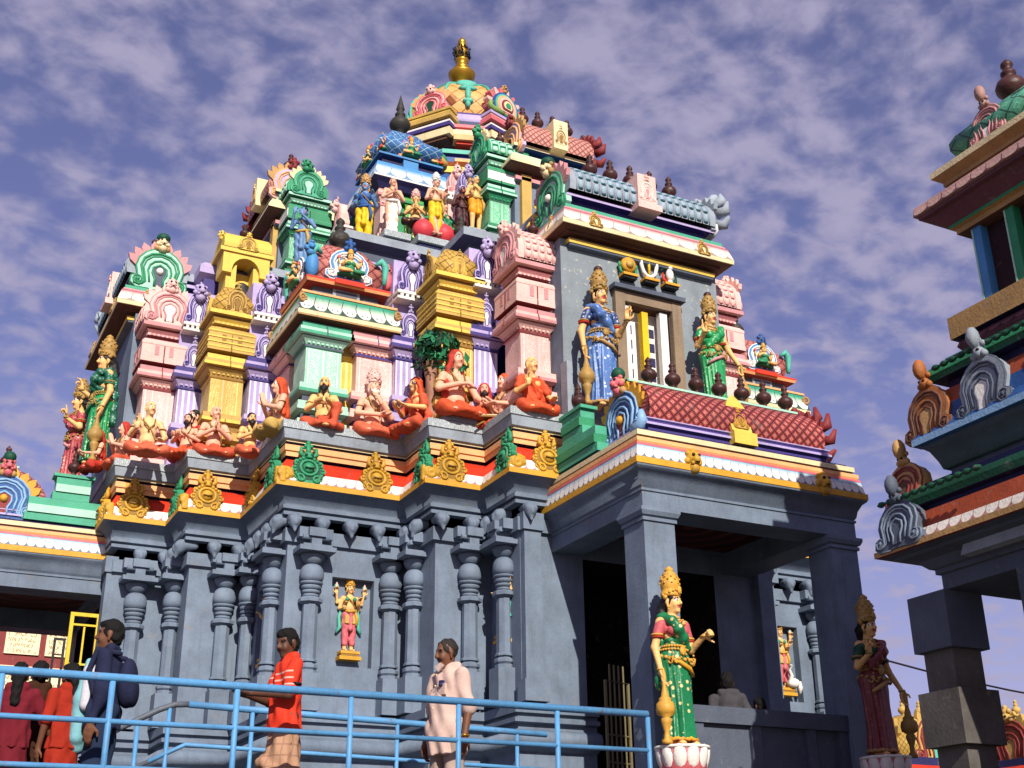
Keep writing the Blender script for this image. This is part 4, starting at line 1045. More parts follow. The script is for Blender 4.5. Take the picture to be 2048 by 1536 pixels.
    mb = MB()
    for x in (3.34, 4.96): kudu(mb, frame((x, -1.72, 9.40), (1, 0, 0), (0, -1, .25)), .2, .24, TYEL, TYELD, CREAM, None, TYEL, .03); t.part('cornice_plaque', mb); mb = MB()
    kudu(mb, frame((2.87, -1.3, 9.40), (0, -1, 0), (-1, 0, .25)), .24, .26, TYEL, CREAM, TYELD, None, TYEL, .03); t.part('cornice_plaque', mb)
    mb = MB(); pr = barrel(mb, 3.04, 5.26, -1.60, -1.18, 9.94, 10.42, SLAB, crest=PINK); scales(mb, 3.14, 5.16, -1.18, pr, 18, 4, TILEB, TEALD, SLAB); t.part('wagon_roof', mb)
    mb = MB(); mb.box(3.98, 4.34, -1.72, -1.30, 9.86, 9.95, PINK); mb.box(4.02, 4.30, -1.66, -1.25, 9.952, 10.40, PINK); kudu(mb, frame((4.16, -1.665, 10.02), (1, 0, 0), (0, -1, 0)), .26, .36, PINK, WHITE, PINKD, None, PINK, .03); t.part('roof_plaque', mb)
    mb = MB(); kudu(mb, frame((2.99, -1.16, 9.72), (0, -1, 0), (-1, 0, 0)), .78, .80, MINT, GRN, GREYD, PINKD, TANP, .1, WHITE); lion(mb, (2.96, -1.16, 10.36), .22, CREAM, face=(-1, 0, 0)); mb.sphere((2.98, -1.16, 10.54), (.1, .1, .08), DGRN); t.part('gable_plaque', mb)
    mb = MB(); kudu(mb, frame((5.31, -1.16, 9.85), (0, 1, 0), (1, 0, 0)), .84, .70, SLAB, WHITE, GREYD, SLAB, SLAB, .1)
    for i in range(5):
        a = R(-30+i*32); mb.tube([(5.36, -1.2+.30*math.cos(a)*-1, 10.2+.26*math.sin(a)), (5.46, -1.2-.40*math.cos(a), 10.2+.36*math.sin(a)+.03), (5.48, -1.2-.44*math.cos(a+.3), 10.24+.42*math.sin(a+.3))], [.08, .07, .02], SLAB, 8)
    t.part('gable_plaque', mb)
    for i in range(5): t.part('finial', pot_mb(POT, .86, .01, (3.60+i*.312, -1.18, 10.44)))
    if not main: t.o.location.x += .12
    return t
BROWNF = paint('brown_window_frame', '#97826c', .6, .25, .8)
gable_storey(XI, 'grey window wall with forehead-mark stripes, emblems and a blue scaled wagon roof')
gable_storey(XD, 'far left storey front seen edge-on with a green horseshoe gable', False)

SKYB = paint('sky_band_paint', '#7fb4dc', .5, .15, .82)
# ---- second storey
Z2 = lambda z: 10.25+.79*(z-6.92)
def upper_corner(label):
    t = Thing('upper_corner_shrine', label, 'roof shrine', (2.2, 2.2, 10.1))
    for q in (XI, XD):
        mb = MB(); turret(mb, (1.80, 2.06, 1.80, 2.06), PINK, PINKD, PINKD, G_PINK, lambda z: 10.12+.985*(z-6.92), .6, False); t.part('corner_pier', mb) if q is XI else None
        mb = MB(); mb.sweep([(2.06, 1.92), (2.62, 1.92)], [(.06, 10.12), (.06, 10.5), (.0, 10.55), (.0, 11.2), (.05, 11.22), (.05, 11.3), (.0, 11.32), (0, 11.48)], [GRN, GRN, GRN, FL_GRN, GRN, GRN, FL_GRN]); t.part('panel', mb, xf=q)
        mb = MB(); turret(mb, (2.22, 2.42, 1.84, 2.1), paint('leaf_green_paint', '#5fb552', .5, .15, .82), GRN, DGRN, FL_GRN, lambda z: 10.12+.985*(z-6.92), .5, False); t.part('pier', mb, xf=q)
    mb = MB(); P = rect(1.78, 2.70, 1.78, 2.70)
    mb.sweep(P, [(-.05, 11.46), (.05, 11.48), (.10, 11.55), (.155, 11.60), (.16, 11.61), (.16, 11.64), (.09, 11.90), (.06, 11.905), (-.02, 11.91), (-.02, 12.06), (.06, 12.07), (.06, 12.10), (-.02, 12.11)], [NAVY, NAVY, NAVY, NAVY, WHITE, PETBL, BLUE, BLUED, NAVY, BLUED, BLUE, BLUED], True, cap=True)
    mb.box(2.12, 2.36, 1.735, 1.80, 11.915, 12.055, BLUE); t.part('cornice', mb)
    mb = MB(); dome_cap(mb, 1.86, 2.62, 1.86, 2.62, 12.11, .70, CHKB, .16, 10, MAR); t.part('dome_roof', mb)
    for q in (XI, XD):
        mb = MB(); kudu(mb, frame((2.24, 1.79, 12.10), (1, 0, 0), (0, -1, 0)),   .36, .42, LPINK, ORG, MAR, None, LPINK, .16); pl = t.part('arch_plaque', mb, xf=q)
        mb = goddess_mb(); mb.v = [(x*.75+2.24, y*.75+1.74, z*.8+12.12) for x, y, z in mb.v]; t.part('seated_relief', mb, pl, xf=q)
        mb = goddess_mb(SKINO, ROBE, CROWNO); mb.v = [(x*.5+2.68, y*.5+1.78, z*.7+12.12) for x, y, z in mb.v]; t.part('corner_relief', mb, xf=q)
    mb = goddess_mb(SKINP, ROBE, CROWN); mb.v = [(y*.55+1.79, -x*.55+1.79, z*.75+12.12) for x, y, z in mb.v]; t.part('corner_relief', mb)
    t.part('finial', pot_mb(POTD, 1.4, .14, (2.24, 2.24, 12.76)))
    return t
upper_corner('upper corner shrine with blue and white cornice and blue chequered dome')
def upper_turret(xf, label):
    t = Thing('upper_turret', label, 'roof turret', (3.3, 1.1, 10.2), 'green turrets of the second storey', xf)
    mb = MB(); turret(mb, (3.12, 3.44, .84, 1.4), GRN, MINT, DGRN, G_GRN, Z2, .72); mb.box(3.06, 3.50, .762, .80, 11.445, 11.585, WHITE); t.part('pier', mb)
    mb = MB(); turret(mb, (3.46, 3.62, .92, 1.4), SLAB, WHITE, GREYD, SLAB, Z2, .4); t.part('side_pier', mb)
    mb = MB(); pr = barrel(mb, 3.05, 3.72, .74, 1.06, 11.89, 12.24, GRN, crest=GRN); scales(mb, 3.1, 3.6, 1.06, pr, 4, 4, MINT, GRN); t.part('wagon_roof', mb)
    mb = MB(); kudu(mb, frame((3.02, 1.06, 11.86), (0, -1, 0), (-1, 0, 0)), .56, .56, MINTG, GRN, MINT, CREAM, GRN, .08); lion(mb, (3.0, 1.0, 12.3), .2, GRN, face=(-1, 0, 0)); t.part('gable_plaque', mb)
    t.part('finial', pot_mb(POT, .6, 0, (3.4, 1.06, 12.26)))
upper_turret(XI, 'green turret with scaled green wagon roof, right of the standing statues')
upper_turret(XD, 'green turret at left whose pale green horseshoe gable shows against the sky')
def pink_stack(xf, xc, y, z, A, B, D, label, s=.8, grp='stacked horseshoe plaques of the second storey'):
    t = Thing('plaque_pier', label, 'roof ornament', (xc, y, z), grp, xf)
    mb = MB(); mb.box(xc-.13, xc+.13, y+.02, y+.5, 10.12, z+.5, A); t.part('pier', mb)
    mb = MB(); horseshoe_stack(mb, xc, y, z, .27, A, B, D, D, .75); lion(mb, (xc, y-.05, z+.88), .2, A); t.part('plaque_stack', mb)
pink_stack(XI, 2.90, 1.52, 10.95, PINK, WHITE, PINKD, 'pale pink plaque pier right of the blue-corniced upper shrine')
pink_stack(XD, 2.90, 1.52, 10.75, PINK, WHITE, PINKD, 'pale pink plaque pier beside the green gable on the left')
pink_stack(XI, 2.98, 1.30, 10.85, PUR, WHITE, PURD, 'dark violet plaque pier just left of the upper green turret')
def upper_gable(xf, label):
    t = Thing('upper_gable_storey', label, 'tower front', (CX, 1.0, 10.2), 'wagon-roofed fronts of the second storey', xf)
    mb = MB(); mb.box(3.5, 4.8, .78, 1.6, 10.12, 11.75, GREY); t.part('wall', mb)
    mb = MB(); mb.box(3.58, 3.74, .70, .778, 10.2, 11.62, TYEL); mb.box(4.56, 4.72, .70, .778, 10.2, 11.62, TYEL); mb.box(3.85, 4.45, .73, .778, 10.5, 11.4, GREYD); t.part('pilaster', mb)
    mb = MB(); mb.sweep(rect(3.56, 4.74, .78, 1.5), [(-.02, 11.5), (.08, 11.52), (.08, 11.58), (.03, 11.6), (.03, 11.66), (.2, 11.68), (.25, 11.70), (.25, 11.74), (.18, 11.88), (.1, 11.90), (.1, 11.95), (0, 11.96), (0, 12.06), (.12, 12.07), (.12, 12.12), (-.02, 12.13)], [GREY, PINKD, MAR, MAR, BROWN, BROWN, CREAM, CREAM, CREAM, MINT, NAVY, NAVY, BLUED, CREAM, CREAM], True, cap=True); t.part('cornice', mb)
    mb = MB(); barrel(mb, 3.56, 4.76, .58, .95, 12.13, 12.62, DIAS, crest=PINK); t.part('wagon_roof', mb)
    mb = MB(); mb.box(4.03, 4.27, .5, .9, 12.10, 12.60, CREAM); kudu(mb, frame((4.15, .495, 12.18), (1, 0, 0), (0, -1, 0)), .22, .34, CREAM, TANP, TYELD, None, CREAM, .03); t.part('roof_plaque', mb)
    mb = MB(); kudu(mb, frame((3.52, .95, 12.0), (0, -1, 0), (-1, 0, 0)), .74, .74, PUR, ORG, MAR, TANP, MAR, .08); t.part('gable_plaque', mb)
    mb = MB(); kudu(mb, frame((4.80, .95, 12.0), (0, 1, 0), (1, 0, 0)), .74, .74, MAR, BROWN, MAR, MAR, POTD, .08)
    for i in range(4):
        a = R(-30+i*35); mb.tube([(4.85, .95-.28*math.cos(a), 12.3+.25*math.sin(a)), (4.92, .95-.38*math.cos(a), 12.3+.36*math.sin(a)), (4.94, .95-.44*math.cos(a+.2), 12.32+.42*math.sin(a+.2))], [.07, .06, .02], MAR, 8)
    t.part('gable_plaque', mb)
    for i in range(4): t.part('finial', pot_mb(POT, .80, 0, (3.74+i*.26, .95, 12.64)))
upper_gable(XI, 'small grey storey front with rose diamond-tiled wagon roof below the dome')
upper_gable(XD, 'small storey front on the left flank, its brown eave seen from below')
core2 = Thing('second_storey', 'painted core wall of the second storey below the octagonal drum', 'tower storey', (CX, CX, 10.12))
mb = MB(); c2 = [(CX+x, CX+y) for x, y in ((-2.05, -2.05), (2.05, -2.05), (2.05, 2.05), (-2.05, 2.05))]
mb.sweep(c2, [(0, 10.12), (0, 12.0), (.1, 12.05), (.1, 12.2), (-.3, 12.25)], [PURD, TEAL, BLUED, GREYD], True, cap=True); core2.part('wall', mb)
mb = MB()
for q in ((2.75, 2.0), (2.0, 2.75)):
    mb.sphere((q[0], q[1], 12.3), (.2, .2, .12), TYEL); mb.sphere((q[0]+.1, q[1]+.1, 12.45), (.14, .14, .14), GRN)
core2.part('ledge_ornament', mb)

# ---- crowning octagonal dome
dome = Thing('crowning_dome', 'low octagonal dome with horseshoe plaques, lattice face and a tall gold pot finial', 'dome', (CX, CX, 12.2))
A0 = R(-108)                                       # the plain lattice face; plaques stand on its neighbours
DC = Vector((4.18, 4.15, 0))
oct_ = lambda r: [(DC.x+r/math.cos(PI/8)*math.cos(A0+PI/8+k*PI/4), DC.y+r/math.cos(PI/8)*math.sin(A0+PI/8+k*PI/4)) for k in range(8)]
FACE_AZ = {1: R(-72), 7: R(-143)}
def oct_face(k): a = FACE_AZ.get(k, A0+k*PI/4); n = Vector((math.cos(a), math.sin(a), 0)); return n, frame(DC, Vector((-n.y, n.x, 0)), n)
mb = MB(); mb.sweep(oct_(.86), [(.3, 12.2), (.3, 12.5), (.2, 12.55), (.2, 12.75), (.3, 12.8), (.3, 12.95), (.12, 12.97), (.12, 13.08), (.22, 13.10), (.22, 13.22), (.14, 13.24), (.14, 13.29), (.22, 13.31), (.22, 13.40), (.16, 13.42), (.16, 13.46), (.22, 13.48), (.22, 13.56), (.08, 13.58), (.08, 13.68)], [TEAL, MAR, TEAL, YEL, YEL, NAVY, NAVY, ORG, YEL, GOLD, RED, PINK, BLUED, BLUE, NAVY, NAVY, TEAL, SKYB, NAVY], True)
dome.part('drum', mb)
mb = MB(); mb.sweep(oct_(.86), [(.08, 13.68), (.20, 13.72), (.27, 13.76), (.28, 13.92), (.22, 13.94), (.21, 13.99), (.25, 14.0), (.25, 14.06), (.14, 14.08), (.14, 14.14), (.19, 14.17), (.18, 14.30), (.10, 14.38), (.06, 14.44)], [BROWN, BROWN, CREAM, TYEL, PINK, LPINK, LPINK, MINT, PURD, PUR, PUR, PUR, PURD], True, smooth=(10, 11)); dome.part('cornice', mb)
for k in range(8):
    n, fr = oct_face(k)
    if k % 2:
        pk_ = k % 4 == 1
        for z0, z1, w_, d_, m_ in ((13.70, 13.76, .36, 1.20, BROWN), (13.762, 13.90, .44, 1.24, CREAM), (13.902, 13.96, .40, 1.17, NAVY), (13.962, 14.03, .43, 1.22, PURD), (14.032, 14.08, .42, 1.20, WHITE), (14.082, 14.13, .40, 1.16, NAVY), (14.132, 14.22, .45, 1.24, LPINK if pk_ else TYEL), (14.222, 14.28, .42, 1.2, PINK if pk_ else YEL), (14.282, 14.33, .44, 1.22, PUR if pk_ else TYEL)):
            mb = MB(); mb.prism([(-w_, z0), (w_, z0), (w_, z1), (-w_, z1)], fr, .5, d_, m_); dome.part('dormer_course', mb)
    else:
        for z0, z1, w_, d_, m_ in ((13.64, 13.69, .22, 1.14, RED), (13.692, 13.80, .27, 1.20, ORG), (13.30, 13.36, .24, 1.12, ORG)):
            mb = MB(); mb.prism([(-w_, z0), (w_, z0), (w_, z1), (-w_, z1)], fr, .6, d_, m_); dome.part('cornice_block', mb)
_z = np.array([14.42, 14.55, 14.75, 14.92, 15.08, 15.22, 15.35, 15.46, 15.55, 15.62]); _r = np.array([.90, .945, .965, .93, .83, .67, .49, .33, .22, .18])
pr = [(float(np.interp(z, _z, _r))-.86, float(z)) for z in np.linspace(14.42, 15.22, 10)]
mb = MB(); mb.sweep(oct_(.86), pr, CHKO, True, vacc=True); dome.part('dome_shell', mb)
mb = MB(); mb.sweep(oct_(.86), [(.67-.86+.03, 15.17), (.67-.86+.05, 15.22), (.49-.86+.02, 15.35), (.33-.86, 15.46), (.22-.86, 15.55), (.16-.86, 15.64)], [TEAL, TEAL, TEAL, MINTG, TEAL], True, cap=True)
for k in range(8):
    a = A0+PI/8+k*PI/4
    mb.tube([(DC.x+(.86+o_)/math.cos(PI/8)*math.cos(a), DC.y+(.86+o_)/math.cos(PI/8)*math.sin(a), z_) for o_, z_ in pr], .03, TEAL if k % 4 else MINTG, 7)
dome.part('lotus_crown', mb)
for k in (0, 2, 4, 6):   # lotus drop hanging over each plain face
    n, fr = oct_face(k); a = A0+k*PI/4; mb = MB()
    for z, w_, h_, d_ in ((15.16, .20, .09, .02), (15.03, .12, .06, .02), (14.95, .17, .05, .02), (14.83, .055, .16, .02), (14.66, .10, .05, .02), (14.60, .05, .08, .02)):
        r_ = float(np.interp(z, _z, _r)); c_ = DC+n*(r_+d_); mb.sphere((c_.x, c_.y, z), (.05, w_, h_), TEAL, 10, 6, Matrix.Rotation(a, 3, 'Z'))
    dome.part('lotus_drop', mb)
OLIV = paint('olive_green_paint', '#8fae62', .5, .2, .8)
for k, (A, B, I, Fl, D) in ((1, (LPINK, ORG, GRN, LPINK, MAR)), (7, (PINK, LPINK, DGRN, ORG, MAR)), (5, (TEAL, MINT, DGRN, GRN, MAR)), (3, (PINK, LPINK, MAR, ORG, MAR))):
    n, fr0 = oct_face(k); base = DC+n*1.15+Vector((0, 0, 14.33)); fr = frame(base, Vector((-n.y, n.x, 0)), n); o_, u_, v_, w_ = fr; mb = MB()
    if k == 1:
        for j, (r_, m_) in enumerate(((.30, BLUED), (.262, TEAL), (.225, ORG), (.185, PINK), (.14, MAR), (.10, CREAM), (.06, GRN))):
            mb.prism([(r_*math.cos(q), .27+r_*math.sin(q)) for q in np.linspace(-.7, PI+.7, 25)], fr, -.35, .012*j, m_)
        for j in range(10):
            q = R(-14+j*23); b_ = (.295*math.cos(q), .27+.295*math.sin(q)); e_ = (.41*math.cos(q), .27+.41*math.sin(q)); px_, py_ = -math.sin(q)*.055, math.cos(q)*.055
            mb.prism([(b_[0]-px_, b_[1]-py_), (e_[0]-px_*.5, e_[1]-py_*.5), (e_[0]*1.03, e_[1]+.01), (e_[0]+px_*.5, e_[1]+py_*.5), (b_[0]+px_, b_[1]+py_)], fr, -.16, -.02-.003*j, LPINK if j % 2 else PINK)
        for s in (-1, 1):
            mb.tube([tuple(o_+u_*(s*x)+v_*y+w_*.05) for x, y in ((.12, .05), (.25, .06), (.37, .05), (.44, .10), (.42, .18), (.36, .18))], [.05, .06, .06, .055, .04, .025], OLIV, 8)
        lion(mb, tuple(base+Vector((0, 0, .62))-n*.03), .16, TANP)
    else:
        kudu(mb, fr, .70, .56, A, B, I, Fl, A, .34)
    dome.part('arch_plaque', mb)
mb = MB(); mb.lathe((DC.x, DC.y, 15.60), [(.17, -.03), (.19, .03), (.13, .08), (.11, .11), (.16, .16), (.235, .25), (.25, .31), (.255, .33), (.20, .40), (.14, .44), (.16, .46), (.12, .50), (.10, .58), (.13, .62), (.135, .65), (.10, .68), (.09, .74), (.12, .80), (.125, .86), (.10, .92), (.075, .95), (.10, .98), (.10, 1.0), (.06, 1.03), (.075, 1.07), (.07, 1.11), (.03, 1.14), (.015, 1.18), (0, 1.21)], BRASS, 20)
fin = dome.part('pot_finial', mb)
mb = MB()
for i in range(90):
    a = rng.uniform(0, 2*PI); z = rng.uniform(.70, .93); q_ = rng.uniform(.11, .165); mb.sphere((DC.x+q_*math.cos(a), DC.y+q_*math.sin(a), 15.60+z), (.02, .02, .032), BLACK, 5, 4)
dome.part('dark_garland', mb, fin)
# ------------------------------------------------------------------ entrance porches (front, and its twin on the left flank)
CEIL = uvmat('painted_porch_ceiling', lambda nt, u, v: nt.mix(nt.math('LESS_THAN', nt.math('FRACT', nt.math('MULTIPLY', nt.math('SQRT', nt.math('ADD', nt.math('MULTIPLY', u, u), nt.math('MULTIPLY', v, v))), 4.0)), .3), lin('#5a2420', .7), lin('#8a4a34', .7)))
def porch(xf, label, front=True):
    t = Thing('entrance_porch', label, 'porch', (4.2, -2.3, 2.1), 'entrance porches with pillared openings', xf)
    for (x0, x1) in ((2.85, 3.215), (5.225, 5.59)):
        mb = MB(); mb.box(x0, x1, -3.15, -2.78, 2.1, 5.16, GREY)
        mb.sweep(rect(x0, x1, -3.15, -2.78), [(.0, 5.161), (.02, 5.165), (.02, 5.20), (.0, 5.205), (.03, 5.22), (.05, 5.26), (.05, 5.295), (0, 5.30)], GREY, True, cap=True)
        mb.box(x0-.04, x1+.04, -3.19, -2.74, 2.1, 2.5, GREY); t.part('pillar', mb)
    mb = MB(); path = [(2.845, -1.24), (2.845, -3.155), (5.595, -3.155), (5.595, -1.24)]
    mb.sweep(path, [(-.38, 5.302), (0, 5.303), (0, 5.47), (.015, 5.475), (.015, 5.50), (0, 5.505), (.02, 5.53), (.035, 5.60), (.075, 5.67), (.115, 5.70), (.12, 5.715)], GREY, smooth=(6, 7, 8))
    ins = [(3.225, -1.24), (3.225, -2.775), (5.215, -2.775), (5.215, -1.24)]
    mb.sweep(ins[::-1], [(0, 5.30), (0, 5.58)], GREY); t.part('beam', mb)
    mb = MB(); mb.add([(3.22, -2.78, 5.56), (5.22, -2.78, 5.56), (5.22, -1.24, 5.56), (3.22, -1.24, 5.56)], [(3, 2, 1, 0)], CEIL)
    mb.uv[-1] = ((-1, .77), (1, .77), (1, -.77), (-1, -.77)); t.part('ceiling', mb)
    mb = MB()
    mb.sweep(path, [(.12, 5.716), (.128, 5.72), (.128, 5.785), (.11, 5.79), (.085, 5.925), (.088, 5.927), (.085, 5.955), (.06, 5.957), (.075, 5.98), (.075, 6.02), (.03, 6.025), (.03, 6.05), (.05, 6.055), (.05, 6.11), (-.01, 6.115), (-.01, 6.15), (-.6, 6.16)],
             [GOLD, GOLD, GOLD, PETB, BLUE, LPINK, ORG, ORG, ORG, BROWN, BROWN, CREAM, CREAM, NAVY, NAVY, SLAB])
    mb.add([(3.3, -2.65, 6.158), (5.1, -2.65, 6.158), (5.1, -1.0, 6.158), (3.3, -1.0, 6.158)], [(0, 1, 2, 3)], SLAB); t.part('eave', mb)
    for x, d in ((3.06, 0), (5.42, 0)):
        o = place(CRF, 'eave_crest', t.o, Vector(xf.f((x, -3.235, 5.76)))-Vector(t.loc), -R(90) if xf is XD else 0)
    place(CRF, 'eave_crest', t.o, Vector(xf.f((2.765, -2.75, 5.76)))-Vector(t.loc), 0 if xf is XD else -R(90))
    for x in (3.42, 5.12):
        mb = MB(); lion(mb, (x, -3.26, 5.74), .24, PLQ); t.part('lion_head', mb)
    mb = MB(); mb.sweep(rect(3.0, 5.36, -3.10, -2.15), [(.0, 6.155), (0, 6.215), (.04, 6.22), (.04, 6.245), (.01, 6.25), (.01, 6.285), (.03, 6.29), (.03, 6.30), (-.05, 6.305)], [PURD, PURD, PUR, PUR, PURD, PUR, PUR, PUR], True, cap=True); t.part('roof_base', mb)
    mb = MB(); pr = barrel(mb, 3.02, 5.34, -3.10, -2.62, 6.305, 6.84, DIAM, n=10, crest=None, bul=.14)
    mb.box(3.02, 5.34, -2.72, -2.52, 6.80, 6.90, MINTG); mb.box(3.02, 5.34, -2.75, -2.49, 6.86, 6.885, MINT); t.part('wagon_roof', mb)
    mb = MB(); mb.box(4.03, 4.33, -3.20, -2.9, 6.158, 6.30, YEL); mb.prism([(-.13, 0), (.13, 0), (.14, .3), (.08, .42), (0, .5), (-.08, .42), (-.14, .3)], frame((4.18, -3.06, 6.30), (1, 0, 0), (0, -1, .28)), -.2, .09, YEL)
    kudu(mb, frame((4.18, -3.155, 6.36), (1, 0, 0), (0, -1, .28)), .2, .26, TYEL, GOLD, TYELD, None, GOLD, .02); t.part('roof_plaque', mb)
    mb = MB(); kudu(mb, frame((2.98, -2.62, 6.18), (0, -1, 0), (-1, 0, 0)), .74, .70, BLUED, SKYL, MAR, GOLD, TANP, .09, GOLD); lion(mb, (2.96, -2.62, 6.76), .22, LPINK, face=(-1, 0, 0)); mb.sphere((2.97, -2.62, 6.97), (.08, .08, .08), DGRN)
    for s in (-1, 1):
        mb.tube([(2.96, -2.62+s*.28, 6.25), (2.94, -2.62+s*.4, 6.2), (2.94, -2.62+s*.47, 6.27), (2.94, -2.62+s*.45, 6.36), (2.94, -2.62+s*.39, 6.34)], [.055, .07, .06, .04, .025], SKYL, 8)
    t.part('gable_plaque', mb)
    mb = MB(); fr = frame((5.38, -2.62, 6.18), (0, 1, 0), (1, 0, 0)); kudu(mb, fr, .86, .74, MAR, BROWN, MAR, MAR, MAR, .09)
    for i in range(6):
        a = R(-35+i*30); mb.tube([(5.42, -2.62-.34*math.cos(a), 6.5+.28*math.sin(a)), (5.5, -2.62-.44*math.cos(a), 6.5+.38*math.sin(a)), (5.52, -2.62-.50*math.cos(a+.2), 6.53+.46*math.sin(a+.2))], [.07, .06, .02], MAR, 8)
    t.part('gable_plaque', mb)
    for i in range(7): t.part('finial', pot_mb(POT, .77, .01, (3.37+i*.315, -2.62, 6.895)))
    # stepped green coping between the wagon roof and the hall
    mb = MB()
    for (y0, y1, z0, k) in ((-2.34, -1.30, 6.16, 0), (-2.04, -1.62, 6.46, 1)):
        for j in range(3): mb.box(2.82-.02*(j % 2), 3.0, y0-.03*(j == 0), y1, z0+.10*j, z0+.10*j+.098, MINTG if j != 1 else GRN if front else MINT)  # front middle course in darker green stands in for shade on that side
    mb.box(2.80, 3.02, -2.08, -1.58, 6.762, 6.80, MINTG); t.part('coping', mb)
    t.part('finial', pot_mb(POT, .7, .06, (2.92, -1.84, 6.80)))
    if front:
        mb = MB(); mb.box(3.217, 5.223, -3.12, -2.92, 3.24, 3.40, GREYD); mb.box(3.217, 5.223, -3.06, -2.98, 2.1, 3.238, GREYD)
        for x in (3.32, 4.0, 4.68, 5.1): mb.box(x, x+.12, -3.10, -2.94, 2.1, 3.238, GREYD)
        t.part('parapet', mb)
        mb = MB(); mb.box(5.25, 5.45, -2.76, -1.26, 2.1, 3.3, GREYD); t.part('side_wall', mb)
    return t
SKYL = paint('pale_blue_paint', '#8fb8e0', .45, .15, .82)
def flat_crest():
    mb = MB(); kudu(mb, frame((0, 0, 0), (1, 0, 0), (0, -1, .3)), .26, .27, PLQ, GOLD, TYELD, None, PLQ, .05); return mb.mesh('eave_crest')
CRF = flat_crest()
porch(XI, 'front entrance porch with red diamond-tiled wagon roof over two grey pillars')
porch(XD, 'left entrance porch partly cut by the picture edge, with a blue horseshoe gable', False)
# porch floors and the doorway grille
mb = MB(); mb.box(2.86, 5.58, -3.13, -1.45, 2.104, 2.45, STONE); link(mb.mesh('porch_floor'), 'porch_floor', kind='structure')
YG = paint('yellow_enamel_grille', '#e8c832', .4, .2, .85)
def grille(name, label, p0, p1, z0, z1, mat, bars, rails, r=.018, group=None, spikes=0):
    t = Thing(name, label, 'gate', (*p0, z0), group)
    p0, p1 = Vector((*p0, 0)), Vector((*p1, 0)); d = (p1-p0)
    mb = MB(); mb.tube([p0+Vector((0, 0, z0)), p0+Vector((0, 0, z1)), p1+Vector((0, 0, z1)), p1+Vector((0, 0, z0))], r*1.5, mat, 6, True, False); t.part('frame', mb)
    mb = MB()
    for i in range(bars):
        q = p0+d*((i+1)/(bars+1)); mb.tube([q+Vector((0, 0, z0)), q+Vector((0, 0, z1+spikes))], r*.8, mat, 6, smooth=False)
    for i in range(rails):
        z = z0+(z1-z0)*(i+1)/(rails+1); mb.tube([p0+Vector((0, 0, z)), p1+Vector((0, 0, z))], r*.8, mat, 6, smooth=False)
    t.part('bars', mb); return t
grille('gate', 'pale barred gate in the dark doorway behind the front porch pillar', (3.26, -1.62), (3.62, -1.50), 2.46, 3.86, paint('pale_yellow_gate', '#7d7252', .5, .2, .8), 4, 4, .013, None, .18)

# ------------------------------------------------------------------ pale blue pipe railings
def railing():
    t = Thing('railing', 'light blue pipe railing along the front of the platform', 'railing', (0, -4.0, 2.1))
    y = -4.0; x1 = 2.22
    for z, r in ((3.125, .030), (2.825, .020), (2.515, .020)):
        mb = MB(); mb.tube([(-12, y, z), (x1, y, z)], r, RAILB, 10); t.part('rail', mb)
    for x in (-9.4, -8.3, -7.2, -6.1, -5.0, -3.95, -2.95, -2.22, -1.33, -.45, .45, 1.34, 2.22):
        mb = MB(); mb.tube([(x, y, 2.1), (x, y, 3.10)], .022, RAILB, 8); mb.lathe((x, y, 2.1), [(.06, 0), (.06, .012), (.03, .02)], RAILB, 10); t.part('post', mb)
    mb = MB(); mb.tube([(2.05, y, 3.125), (2.2, y, 3.125)], .0347, paint('primer_patch', '#c8c4ae', .5, .2, .8), 10)
    return t
railing()
def stair_rail():
    t = Thing('stair_railing', 'inner blue pipe railing whose left end slopes down with the steps', 'railing', (0, -1.9, 2.1)); y = -1.9
    GP = paint('grey_pipe_paint', '#6a7280', .4, .25, .75)
    mb = MB(); mb.tube([(-2.1, y, 2.88), (-1.45, y, 3.24), (-1.32, y, 3.29), (-1.2, y, 3.30)], .026, GP, 8); t.part('handrail', mb)
    mb = MB(); mb.tube([(-1.2, y, 3.30), (0, y, 3.27), (1.35, y, 3.24), (2.38, y, 3.22)], .03, RAILB, 8); t.part('rail', mb)
    mb = MB(); mb.tube([(-1.5, y, 2.8), (-1.2, y, 2.955), (0, y, 2.93), (1.35, y, 2.90), (2.38, y, 2.88)], .02, RAILB, 8); t.part('rail', mb)
    mb = MB(); mb.tube([(-2.1, y, 2.5), (-1.5, y, 2.8)], .02, GP, 8); t.part('handrail', mb)
    for x, z in ((-1.9, 2.98), (-1.62, 3.12), (-1.36, 3.26), (-.62, 3.28), (.78, 3.25), (2.05, 3.22)):
        mb = MB(); mb.tube([(x, y, 2.1), (x, y, z)], .02, RAILB, 8); t.part('post', mb)
stair_rail()
